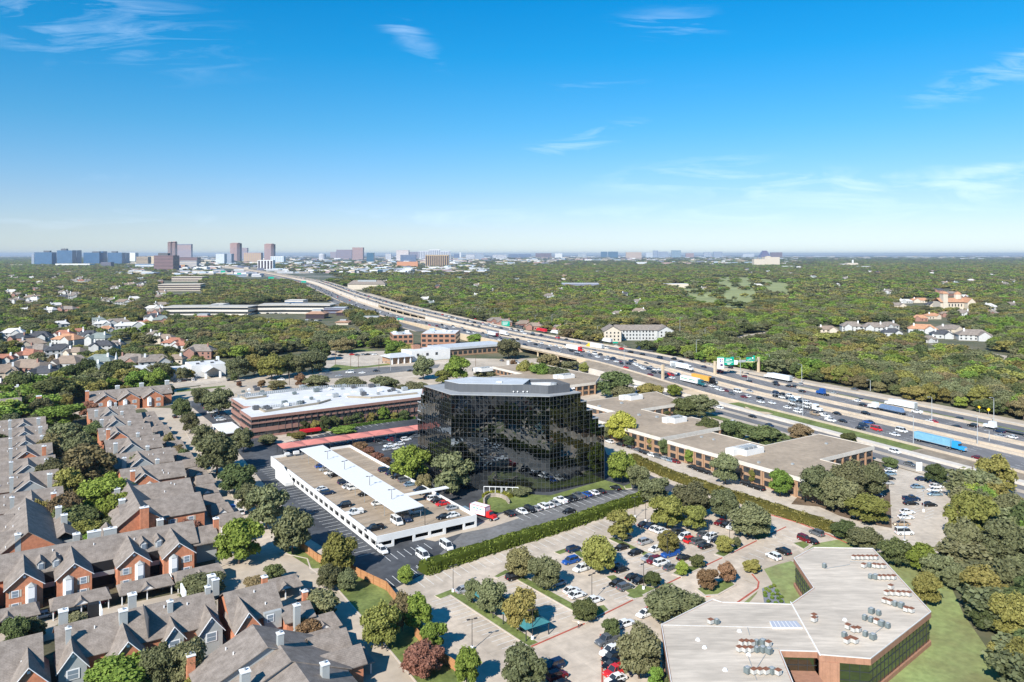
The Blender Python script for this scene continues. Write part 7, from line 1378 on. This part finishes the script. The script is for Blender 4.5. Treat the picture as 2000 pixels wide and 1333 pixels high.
def box_truck():
    p = G(945, 1012); t = thing('box_truck', 'red cab box truck with a white red edged cargo box beside the garage', 'box truck', p, ANG-math.pi/2+.32)
    b = MB(); b.box(-4.6, 1.5, -1.25, 1.25, 1.15, 3.9); b.build('cargo_box', whiteT, t)
    b = MB()
    for y in (-1.27, 1.27):
        b.bar((-4.6, y, 3.86), (1.5, y, 3.86), .05); b.bar((-4.6, y, 1.2), (1.5, y, 1.2), .05); b.bar((1.5, y, 1.2), (1.5, y, 3.86), .05); b.bar((-4.6, y, 1.2), (-4.6, y, 3.86), .05)
    b.bar((1.52, -1.25, 3.86), (1.52, 1.25, 3.86), .05); b.build('red_edging', signr, t)
    for i in range(3):
        for y in (-1.265, 1.255): piece('lettering_panel', M('green_lettering', (.15, .36, .32), var=0), t, -2.9+i*1.3, y, 2.7+.12*(i % 2), .9, .02, .42)
    for y in (-1.265, 1.255): piece('lettering_panel', M('purple_lettering', (.35, .28, .42), var=0), t, -1.9, y, 2.1, 1.7, .02, .3)
    b = MB(); b.tap(1.7, 3.2, -1.1, 1.1, .9, 2.6, .05, .12, .35); b.build('cab', CARM['r'], t); b = MB(); b.tap(3.1, 4.7, -.95, .95, .8, 1.7, 0, .1, .25); b.build('bonnet', CARM['r'], t); b = MB(); b.a([(3.24, -.95, 1.75), (3.24, .95, 1.75), (2.9, .85, 2.5), (2.9, -.85, 2.5)], [(0, 1, 2, 3)]); b.build('windscreen', glass, t); b = MB(); b.box(4.6, 4.8, -.9, .9, .55, .85); b.build('bumper', trim, t)
    b = MB(); b.box(-4.4, 4.2, -.5, .5, .6, 1.0); b.build('chassis', rubber, t); wheels(t, (-3.2, 3.7), 1.0, .45)
box_truck()
# ------------------------------------------------------------------ poles, signs, fences, shades
def lamp(px, py, h, label, place, z=0.05, double=True, base=True, m=pole_d, grp='parking lot lamp posts'):
    p = G(px, py, z); t = thing('lamp_post', label, 'lamp post', p, ANG+R.uniform(-.3, .3), grp); t['place'] = place
    b = MB(); b.cyl(0, 0, .09, 0, h, 6, .06); b.build('pole', m, t)
    if base: b = MB(); b.cyl(0, 0, .35, 0, .8, 8); b.build('base', trim, t)
    for s in ((-1, 1) if double else (1,)): b = MB(); b.bar((0, 0, h-.15), (s*.7, 0, h-.1), .04); b.box(s*.8-.35, s*.8+.35, -.2, .2, h-.16, h); b.build('lamp_head', m, t)
for px, py in ((885, 1157), (1040, 1250), (1156, 1175), (1257, 1152), (1384, 1062), (1303, 1090), (1240, 1012), (1261, 1020), (922, 1270), (1425, 1062)): lamp(px, py, 6.5, 'dark twin headed lamp post', 'in the open concrete lot')
for px, py in ((640, 897), (673, 917), (722, 948), (765, 975)): lamp(px, py, 3.0, 'short twin headed lamp rising through the white deck canopy', 'auto', 6.85, True, False)
for px, py in ((830, 1026), (950, 1000)): lamp(px, py, 5, 'slim dark lamp post at the garage', 'at the garage front', 2.8 if px < 900 else 0, False, False)
for px, py in ((485, 870), (373, 810), (1804, 1000), (1766, 1060), (1325, 1005)): lamp(px, py, 7, 'slim grey lamp post', 'beside the lots', .05, True, True, steel)
for i in range(7): p = GV(578+i*38, 872-i*6.4); 
def coral():
    A = (5, 112); t = gthing('coral_shade', 'long coral red fabric shade canopy over the parking bays by the brown office', 'shade canopy', 8, 112)
    n = 7; L0 = 70; w_ = L0/n
    for i in range(n):
        x = i*w_; b = MB(); b.a([(x, 0, 3.2), (x+w_-.15, 0, 3.2), (x+w_-.15, 8, 3.5), (x, 8, 3.5), (x+w_/2, 4, 4.4), (x, 0, 3.12), (x+w_-.15, 0, 3.12), (x+w_-.15, 8, 3.42), (x, 8, 3.42)], [(0, 1, 4), (1, 2, 4), (2, 3, 4), (3, 0, 4), (5, 6, 1, 0), (8, 7, 6, 5)]); b.build('fabric_panel', coral, t) if False else b.build('fabric_panel', CORAL, t)
    for i in range(n+1):
        for y in (.3, 7.7): piece('post', mull_d, t, i*w_, y, 0, .22, .22, 3.3)
CORAL = MC['coral_fabric']; coral()
def shade(label, v, u, wv, wu, z=2.7):
    t = gthing('teal_shade', label, 'shade canopy', v, u); k = 2
    b = MB(); b.a([(0, 0, z), (wv, 0, z), (wv, wu, z), (0, wu, z), (wv/2, wu*.5, z+1.2)], [(0, 1, 4), (1, 2, 4), (2, 3, 4), (3, 0, 4), (3, 2, 1, 0)]); b.build('fabric', teal, t)
    for x in (.3, wv-.3):
        for y in (.3, wu-.3): piece('post', mull_d, t, x, y, 0, .18, .18, z)
shade('large teal fabric shade nearest the red curb', 5.8, -64.5, 6.5, 9.5); shade('middle teal fabric shade half hidden by trees', 5.4, -52, 6, 9.5)
def fence(label, pts, h, place=''):
    P = [G(*p) for p in pts]; t = thing('wood_fence', label, 'fence', P[0]); t['place'] = place; pk = MB(); pk.box(-.09, .09, -.02, .02, 0, h); pm = mesh('board', pk.v, pk.f, wood); bar_ = MB(); k = 0; rest = MB(P[0].x, P[0].y)
    for A, B in zip(P, P[1:]):
        d = (B-A); l = d.length; d = d/l; a = math.atan2(d.y, d.x); n = int(l/.2)
        for i in range(n):
            p = A+d*(i+.5)*.2; k += 1
            if k % 2 == 0 and k < 600: o = link('board', pm, t, (p.x-P[0].x, p.y-P[0].y, R.uniform(-.03, .03)), a, scale=(2.1, 1, 1))
            elif k >= 600: rest.prism([(p.x-.09*d.x, p.y-.09*d.y), (p.x+.09*d.x, p.y+.09*d.y), (p.x+.09*d.x-.03*d.y, p.y+.09*d.y+.03*d.x), (p.x-.09*d.x-.03*d.y, p.y-.09*d.y+.03*d.x)], 0, h)
        for z in (.4, h-.4): bb = MB(P[0].x, P[0].y); n_ = Vector((d.y, -d.x, 0))*.06; bb.bar(A+n_+Vector((0, 0, z)), B+n_+Vector((0, 0, z)), .045); bb.build('rail', wood, t)
        m = int(l/2.5)
        for i in range(m+1): p = A+d*l*i/max(1, m); piece('post', wood, t, p.x-P[0].x+d.y*.1, p.y-P[0].y-d.x*.1, 0, .12, .12, h+.1, a)
    rest.build('boards', wood, t, kind='stuff')
fence('cedar board fence between the lawn and the dark lot, upper stretch', [(583, 1070), (620, 1098), (650, 1112)], 2.2); fence('long cedar board fence beside the lawn, middle stretch', [(668, 1110), (705, 1130), (755, 1154), (775, 1180)], 2.2); fence('cedar board fence behind the russet tree at the bottom', [(812, 1245), (848, 1285), (890, 1312)], 2.2)
def person():
    p = G(1130, 1227, .06); t = thing('person', 'person in white top and dark trousers walking beside the red curb', 'person', p, .4); b = MB()
    v = [(0, 0, .95), (.0, 0, 1.2), (0, 0, 1.42), (0, 0, 1.55), (.02, 0, 1.68), (.05, .1, .92), (.18, .1, .5), (.16, .1, .06), (.28, .1, .03), (-.03, -.1, .92), (-.1, -.1, .5), (-.25, -.1, .1), (-.12, -.1, .03), (0, .2, 1.4), (-.08, .25, 1.12), (.08, .25, .92), (0, -.2, 1.4), (.08, -.25, 1.12), (.2, -.22, .95)]
    e = [(0, 1), (1, 2), (2, 3), (3, 4), (0, 5), (5, 6), (6, 7), (7, 8), (0, 9), (9, 10), (10, 11), (11, 12), (2, 13), (13, 14), (14, 15), (2, 16), (16, 17), (17, 18)]
    r = [.15, .15, .16, .07, .11, .1, .07, .05, .04, .1, .07, .05, .04, .07, .055, .045, .07, .055, .045]
    me = bpy.data.meshes.new('body'); me.from_pydata(v, e, []); me.skin_vertices or me.update(); o = link('body', me, t)
    md = o.modifiers.new('skin', 'SKIN'); sv = me.skin_vertices[0].data if me.skin_vertices else None
    for i, x in enumerate(sv): x.radius = (r[i], r[i]); x.use_root = (i == 0)
    o.modifiers.new('sub', 'SUBSURF').levels = 1
    m = bpy.data.materials.new('clothed_body'); m.use_nodes = True; nt = m.node_tree; tc = nt.nodes.new('ShaderNodeTexCoord'); sp = nt.nodes.new('ShaderNodeSeparateXYZ'); rp = nt.nodes.new('ShaderNodeValToRGB'); e_ = rp.color_ramp; e_.interpolation = 'CONSTANT'
    e_.elements[0].color = (.02, .02, .03, 1); e_.elements[1].position = .5; e_.elements[1].color = (.75, .75, .75, 1); q = e_.elements.new(.76); q.color = (.35, .2, .14, 1); q = e_.elements.new(.83); q.color = (.03, .02, .015, 1)
    mr = nt.nodes.new('ShaderNodeMath'); mr.operation = 'DIVIDE'; mr.inputs[1].default_value = 2.0; nt.links.new(tc.outputs['Object'], sp.inputs[0]); nt.links.new(sp.outputs['Z'], mr.inputs[0]); nt.links.new(mr.outputs[0], rp.inputs[0]); nt.links.new(rp.outputs[0], nt.nodes['Principled BSDF'].inputs['Base Color']); me.materials.append(m)
person()
def hwpoint(px, py, z0=3.0):
    z = z0
    for _ in range(6): p = G(px, py, z); s, wd, a = HI(p.x, p.y); z = hz(s, wd)
    return p, a, z
def signs():
    # big gantry: tan columns, truss, panels
    for px, yt, yb, lab in ((1396.5, 707, 733, 'tan concrete sign column left of the white and green highway signs'), (1481.5, 699, 727, 'tan concrete sign column at the wood edge right of the green signs'), (1294.5, 714, 741, 'tan concrete sign column beside the near lanes')):
        p, a, z = hwpoint(px, yb); h = (yb-yt)/F*p.y; t = thing('sign_column', lab, 'sign column', (p.x, p.y, z), a); b = MB(); b.box(-.75, .75, -.6, .6, 0, h); b.box(-.85, .85, -.7, .7, h, h+.4); b.build('column', hwtan, t)
    A, a, z = hwpoint(1396.5, 733); B, _, _ = hwpoint(1481.5, 727)
    t = thing('sign_gantry', 'highway sign gantry with white service board, green exit boards and steel truss', 'highway sign', (A.x, A.y, 0)); za = CH-(711-497)/F*A.y; zb = CH-(703-497)/F*B.y
    b = MB(A.x, A.y)
    def pt(f, dz): q = A.lerp(B, f); return Vector((q.x, q.y, za*(1-f)+zb*f+dz))
    for dz in (-.7, .7): b.bar(pt(0, dz), pt(1, dz), .12)
    for i in range(14): b.bar(pt(i/14, -.7 if i % 2 else .7), pt((i+1)/14, .7 if i % 2 else -.7), .08)
    b.build('truss', metal_g, t)
    def panel(name, m, x0, x1, y0, y1, dep, par=None):
        d = dep; P = [G0(x, y, d) for x, y in ((x0, y1), (x1, y1), (x1, y0), (x0, y0))]; c = MB(A.x, A.y); c.a(P+[p+Vector((0, .2, 0)) for p in P], [(0, 1, 2, 3), (7, 6, 5, 4), (0, 4, 5, 1), (1, 5, 6, 2), (2, 6, 7, 3), (3, 7, 4, 0)]); return c.build(name, m, par or t)
    def G0(x, y, d): return Vector(((x-1000)/F*d, d, CH-(y-497)/F*d))
    d = A.y-1.2
    w1 = panel('service_board', signw, 1401, 1414, 699.5, 720, d); panel('green_board_top', signg, 1401, 1414, 697.5, 699.3, d)
    panel('purple_patch', signp, 1407, 1411.6, 711.5, 715, d-.3); panel('logo_mark', MC['car_paint_bright_blue'], 1405.6, 1408, 702, 704, d-.3); panel('logo_mark', signr, 1409.6, 1411.4, 701.5, 703.6, d-.3); panel('logo_mark', MC['car_paint_bright_blue'], 1405.8, 1407.8, 705.6, 707.6, d-.3); panel('logo_mark', mull, 1409.6, 1411.4, 705.4, 707.4, d-.3)
    panel('exit_board', signg, 1414.4, 1433.5, 699, 713.5, d+.6); panel('exit_tab', signg, 1427, 1433.5, 697.3, 699, d+.6)
    for x0, x1, y in ((1418, 1426, 701.5), (1417.5, 1425, 704), (1415.5, 1431, 707.3), (1420, 1428, 709.8), (1421, 1425.5, 711.6)): panel('legend_line', trim, x0, x1, y, y+.9, d+.35)
    panel('arrow', trim, 1426.6, 1429.2, 701.8, 703.8, d+.35); panel('small_white_board', signw, 1433.8, 1440.5, 704, 712.5, d+.9); panel('back_board', metal_g, 1440.8, 1456.5, 703.5, 707.5, d+1.5)
    panel('second_exit_board', signg, 1457.5, 1474.5, 698, 706, B.y-1.2); panel('second_exit_tab', signg, 1470.5, 1474.5, 695, 698, B.y-1.2); panel('yellow_strip', M('yellow_strip', (.75, .68, .35), var=0), 1457.5, 1474.5, 706.1, 708, B.y-1.2); panel('arrow', trim, 1469, 1471.4, 698.5, 701, B.y-1.5)
    for x, y in ((1460, 703.5), (1463, 701.5)): panel('legend_line', trim, x, x+3.5, y, y+.7, B.y-1.5)
    # cantilever seen from behind
    C, a, z = hwpoint(1294.5, 741); t2 = thing('sign_cantilever', 'grey back of a cantilever highway sign over the near lanes', 'highway sign', (C.x, C.y, 0)); dd = C.y+1; b = MB(C.x, C.y)
    for y in (716.5, 719.5): b.bar(G0(1295, y+.5, dd), G0(1321, y-2, dd+4), .12)
    for i in range(6): b.bar(G0(1295+i*4.3, 717-i*.4, dd+i*.6), G0(1299+i*4.3, 719.5-i*.4, dd+i*.6+.6), .08)
    b.build('truss', metal_g, t2); b = MB(C.x, C.y); P = [G0(x, y, dd+3.5) for x, y in ((1311, 719.5), (1319.5, 719), (1319.5, 708.5), (1311, 709))]; b.a(P+[p+Vector((0, .3, 0)) for p in P], [(0, 1, 2, 3), (7, 6, 5, 4), (0, 4, 5, 1), (1, 5, 6, 2), (2, 6, 7, 3), (3, 7, 4, 0)]); b.build('board_back', metal_g, t2)
    for i, (x0, x1, y0, y1, yb, lab) in enumerate(((979.5, 995.5, 628, 637.5, 641, 'green highway sign before the dark car hauler'), (1010.5, 1020, 623.5, 629, 632, 'small green exit sign behind the highway wall'), (588.5, 598, 549, 552.5, 556, 'far green sign above the curving lanes'), (524, 535, 541, 545, 548, 'second far green sign on the highway'), (463, 471, 533.5, 536.6, 541, 'third far green sign on the highway'), (431, 440, 529, 533, 538, 'farthest green sign on the highway'), (776, 788, 622, 625.5, 628, 'small green sign under the long overpass'), (1197, 1207, 668, 671, 672, 'green street sign near the hotel'))):
        p, a, z = hwpoint((x0+x1)/2, yb); q = p.y; t3 = thing('highway_sign', lab, 'highway sign', (p.x, q, 0)); b = MB(p.x, q); P = [G0(x, y, q) for x, y in ((x0, y1), (x1, y1), (x1, y0), (x0, y0))]; b.a(P+[v+Vector((0, .3, 0)) for v in P], [(0, 1, 2, 3), (7, 6, 5, 4), (0, 4, 5, 1), (1, 5, 6, 2), (2, 6, 7, 3), (3, 7, 4, 0)]); b.build('board', signg, t3)
        b = MB(); zt = P[0].z
        for dx in (-(x1-x0)/F*q*.35, (x1-x0)/F*q*.35): b.box(dx-.15, dx+.15, .35, .65, 0, zt+1)
        b.build('posts', metal_g, t3)
        if (x1-x0)/F*q > 7 and i < 2:
            for k in range(3): c = MB(p.x, q); Q = [G0(x, y, q-.15) for x, y in ((x0+2, y0+2.2+k*2.4), (x1-3-k, y0+2.2+k*2.4), (x1-3-k, y0+1.5+k*2.4), (x0+2, y0+1.5+k*2.4))]; c.a(Q, [(0, 1, 2, 3)]); c.build('legend_line', trim, t3) if i == 0 or k == 0 else None
    for px, py, h in ((1913, 808, 2.4), (1931, 812, 2)):
        p, a, z = hwpoint(px, py); t4 = thing('warning_sign', 'yellow diamond warning sign on the far verge', 'road sign', (p.x, p.y, z), 0, 'yellow warning signs'); t4['place'] = 'auto'; b = MB(); s = .95; b.a([(0, 0, h), (s, 0, h+s), (0, 0, h+2*s), (-s, 0, h+s), (0, .06, h), (s, .06, h+s), (0, .06, h+2*s), (-s, .06, h+s)], [(0, 1, 2, 3), (7, 6, 5, 4), (0, 4, 5, 1), (1, 5, 6, 2), (2, 6, 7, 3), (3, 7, 4, 0)]); b.build('diamond', signy, t4); b = MB(); b.box(-.06, .06, .07, .17, 0, h+1); b.build('post', steel, t4)
    p = G(1795, 922); t5 = thing('monument_sign', 'blank white upright sign at the east lot entrance', 'sign', p, HV-.5); b = MB(); b.box(-1.1, 1.1, -.2, .2, .4, 3.6); b.build('board', signw, t5); b = MB(); b.box(-1.1, -.8, -.15, .15, 0, .4); b.box(.8, 1.1, -.15, .15, 0, .4); b.build('legs', trim, t5)
    p = G(992, 714); t5 = thing('monument_sign', 'small white upright sign on the cross street corner', 'sign', p, .3); b = MB(); b.box(-.8, .8, -.2, .2, 0, 3.4); b.build('board', signw, t5)
signs()
def hwlamp(px, yb, yt, label, arm=1, place='auto'):
    p, a, z = hwpoint(px, yb); h = (yb-yt)/F*p.y; t = thing('highway_lamp', label, 'street lamp', (p.x, p.y, z), a, 'lamp masts along the highway'); t['place'] = place; b = MB(); b.cyl(0, 0, .2, 0, h*.96, 6, .11); b.build('mast', steel, t); b = MB(); s = arm*2.4
    b.bar((0, 0, h*.95), (0, s*.5, h), .07); b.bar((0, s*.5, h), (0, s, h), .07); b.box(-.2, .2, min(s, s*1.3), max(s, s*1.3), h-.1, h+.1); b.build('arm', steel, t)
for e in ((1568, 812, 770), (1566, 748, 711), (1784, 866, 810), (1820, 824, 775), (1909, 870, 812), (1941, 830, 776), (1700, 764, 742), (1503, 727, 692), (1446, 735, 697), (1460, 746, 730), (1360, 700, 664), (1219, 715, 672), (1283, 670, 650), (1328, 665, 620), (1251, 672, 644), (1267, 668, 640), (1226, 660, 636), (1167, 661, 636), (1102, 648, 632), (1088, 668, 648), (1045, 638, 616), (1078, 640, 614), (966, 624, 603), (980, 626, 610), (880, 607, 588), (933, 620, 602), (928, 618, 600), (839, 598, 585), (621, 556, 545), (1932, 862, 840), (1377, 668, 640), (1504, 640, 625)):
    hwlamp(*e, 'grey steel lamp mast', 1 if e[1] > 700 else -1)
b = None
def upole(px, yb, yt, label, arm=True):
    p = G(px, yb); h = (yb-yt)/F*p.y; t = thing('utility_pole', label, 'utility pole', p, ANG, 'wooden utility poles'); t['place'] = 'auto'; b = MB(); b.cyl(0, 0, .2, 0, h, 6, .13); b.build('pole', wood_p, t)
    if arm: b = MB(); b.box(-1.2, 1.2, -.07, .07, h-1.1, h-.95); b.build('crossarm', wood_p, t)
for e in ((73, 772, 750), (98, 772, 735), (327, 741, 715), (565, 753, 728), (610, 728, 700), (655, 712, 688), (685, 720, 693), (700, 719, 694), (740, 720, 700), (929, 716, 690), (1899, 938, 910), (1909, 935, 908), (414, 697, 688), (1300, 748, 730)): upole(*e, 'dark wooden utility pole')
def traffic_signal(px, py, xr, label):
    p = G(px, py); h = 6.5; t = thing('traffic_signal', label, 'traffic light', p, 0); k = (xr-px)/F*p.y; b = MB(); b.cyl(0, 0, .16, 0, h+3, 6); b.bar((0, 0, h), (k, -3, h+.4), .1); b.build('mast', steel, t)
    for f in (.5, .85): bb = MB(); bb.box(k*f-.2, k*f+.2, -3*f-.2, -3*f+.2, h-.6, h+.5); bb.build('signal_head', pole_d, t)
traffic_signal(604, 729, 619, 'grey traffic signal mast at the left intersection corner'); traffic_signal(763, 725, 746, 'grey traffic signal mast at the right intersection corner')
# small things near the buildings
def garden():
    t = thing('stone_wall', 'curved low stone wall round a small sunken lawn near the black tower', 'stone wall', G(968, 990)); o = t.location; pts = [(946, 988), (945, 982), (949, 976), (957, 972), (968, 971), (980, 973), (989, 978), (994, 985)]; P = [G(*p) for p in pts]
    for A, B in zip(P, P[1:]):
        n = max(1, int((B-A).length/.9)); d = (B-A)/n
        for i in range(n):
            for r in range(2): q = A+d*(i+.5+(.25 if r else 0)); l = link('stone', ubox(cobble), t, (q.x-o.x, q.y-o.y, .1+r*.62), math.atan2(d.y, d.x), scale=(d.length*.96, .5+R.uniform(-.06, .06), .6+R.uniform(-.02, .03)))
    t = thing('pergola', 'white open pipe pergola frame behind the yellow border', 'pergola', G(945, 966)); A = G(945, 966); B = G(1012, 968); o = t.location
    for i in range(7): p = A+(B-A)*i/6; piece('post', trim, t, p.x-o.x, p.y-o.y, 0, .14, .14, 2.7)
    b = MB(o.x, o.y); b.bar(A+Vector((0, 0, 2.7)), B+Vector((0, 0, 2.7)), .08); b.build('rail', trim, t)
    p = G(984, 966); b = MB(o.x, o.y); b.box(p.x-.7, p.x-.55, p.y-.4, p.y-.3, 0, 2.6); b.box(p.x+.55, p.x+.7, p.y-.4, p.y-.3, 0, 2.6); b.box(p.x-.7, p.x+.7, p.y-.4, p.y-.3, 2.45, 2.6); b.build('door_frame', trim, t)
    for px, py in ((1497, 1153), (1505, 1149), (1512, 1146), (1494, 1160), (1503, 1157), (1517, 1156), (1495, 1166), (1509, 1163), (1508, 1170), (1519, 1163), (1520, 1171), (1526, 1168), (1501, 1177), (1515, 1180), (1526, 1177), (1498, 1184)):
        q = G(px, py, .13); s = thing('round_shrub', 'clipped round green shrub', 'shrub', q, R.uniform(0, 6), 'clipped shrubs in the gravel bed'); s['place'] = 'in the gravel bed'; s.scale = (.62, .62, .8); link('foliage', R.choice(CROWN_S), s, (0, 0, -.15), mat=FOL['g'])
    p = G(872, 1053, 3); t = thing('entrance_arch', 'small white arch booth at the garage entry', 'kiosk', (p.x+2, p.y-8, 0), ANG); b = MB()
    for i in range(8):
        a0, a1 = math.pi*i/8, math.pi*(i+1)/8; b.a([(1.4*math.cos(a), y, 1.1+1.4*math.sin(a)) for a in (a0, a1) for y in (-.5, .5)], [(0, 1, 3, 2)])
    b.box(-1.4, -1.25, -.5, .5, 0, 1.1); b.box(1.25, 1.4, -.5, .5, 0, 1.1); b.build('arch', trim, t)
    p = G(606, 849, 2); t = gthing('red_pavilion', 'small bright red awning box between the hedges', 'awning', *GV(607, 850)); b = MB(); b.box(-4.5, 4.5, -1, 2, 1.6, 2.7); b.build('awning', signr, t); b = MB(); [b.box(x-.1, x+.1, -.8, -.6, 0, 1.6) for x in (-4, 0, 4)]; b.build('posts', mull_d, t)
    t = gthing('dumpster', 'blue topped white bin enclosure by the apartment lane', 'bin', *GV(452, 1003)); b = MB(); b.box(-1.5, 1.5, -1.5, 1.5, 0, 2.2); b.build('enclosure', whitep, t); b = MB(); b.box(-.9, .9, -.9, .9, 2.2, 2.6); b.build('lid', CARM['b'], t)
    t = thing('entrance_canopy', 'flat white entrance canopy at the brick office corner', 'canopy', L(-6, 152, 0), ANG); b = MB(); b.box(0, 9, 0, 22, 3.0, 3.4); b.build('roof', whitep, t); b = MB(); [b.box(x-.15, x+.15, y-.15, y+.15, 0, 3) for x in (.5, 8.5) for y in (.5, 11, 21.5)]; b.build('posts', trim, t)
garden()
# ------------------------------------------------------------------ air
hb = MB(); hb.box(-30000, 30000, -300, 45000, -1.2, 135); 
hm = bpy.data.materials.new('haze_air'); hm.use_nodes = True; _n = hm.node_tree; _n.nodes.clear(); _o = _n.nodes.new('ShaderNodeOutputMaterial'); _v = _n.nodes.new('ShaderNodeVolumePrincipled'); _v.inputs['Color'].default_value = (.72, .84, 1, 1); _v.inputs['Density'].default_value = 3.8e-5; _v.inputs['Anisotropy'].default_value = .2; _n.links.new(_v.outputs[0], _o.inputs['Volume'])
HAZE = True
if HAZE: hb.build('haze', hm, kind='stuff')
# ------------------------------------------------------------------ names of places: look-alikes are told apart by their order in the picture
def ordinal(i, n):
    if n == 2: return ('left one of two', 'right one of two')[i]
    W1 = ['leftmost', 'second', 'third', 'fourth', 'fifth', 'sixth', 'seventh', 'eighth', 'ninth', 'tenth', 'eleventh', 'twelfth', 'thirteenth', 'fourteenth', 'fifteenth', 'sixteenth', 'seventeenth', 'eighteenth', 'nineteenth']
    tens = {2: 'twenty', 3: 'thirty', 4: 'forty'}
    if i == 0: return 'leftmost of %d' % n
    if i == n-1: return 'rightmost of %d' % n
    k = i+1
    if n-k < 4 and n > 8: return ['', 'second', 'third', 'fourth', 'fifth'][n-k]+' from the right'
    return (W1[i] if i < 19 else (tens[k//10]+'-'+W1[k % 10-1].replace('leftmost', 'first') if k % 10 else {20: 'twentieth', 30: 'thirtieth', 40: 'fortieth'}[k]))+' from the left'
LONG = []
def finish_labels():
    D = {}
    for t in THINGS:
        pl = t.get('place', '')
        if pl == 'same': del t['place']; continue
        lab = t['label']
        if pl and pl != 'auto': lab += ' '+pl
        t['label'] = lab; D.setdefault(lab, []).append(t)
        for k in ('place', 'oo'):
            if k in t: del t[k]
    for lab, L_ in D.items():
        if len(L_) > 1:
            q = {t.name: PX(t.location)[0] for t in L_}; L_.sort(key=lambda t: q[t.name])
            for i, t in enumerate(L_): t['label'] = lab+', '+ordinal(i, len(L_))
        for t in L_:
            n_ = len(t['label'].replace(',', ' ').split())
            if n_ > 16: LONG.append((n_, t['label']))
finish_labels()

if LONG: print('LONG LABELS', len(LONG), sorted(set(LONG))[-25:])
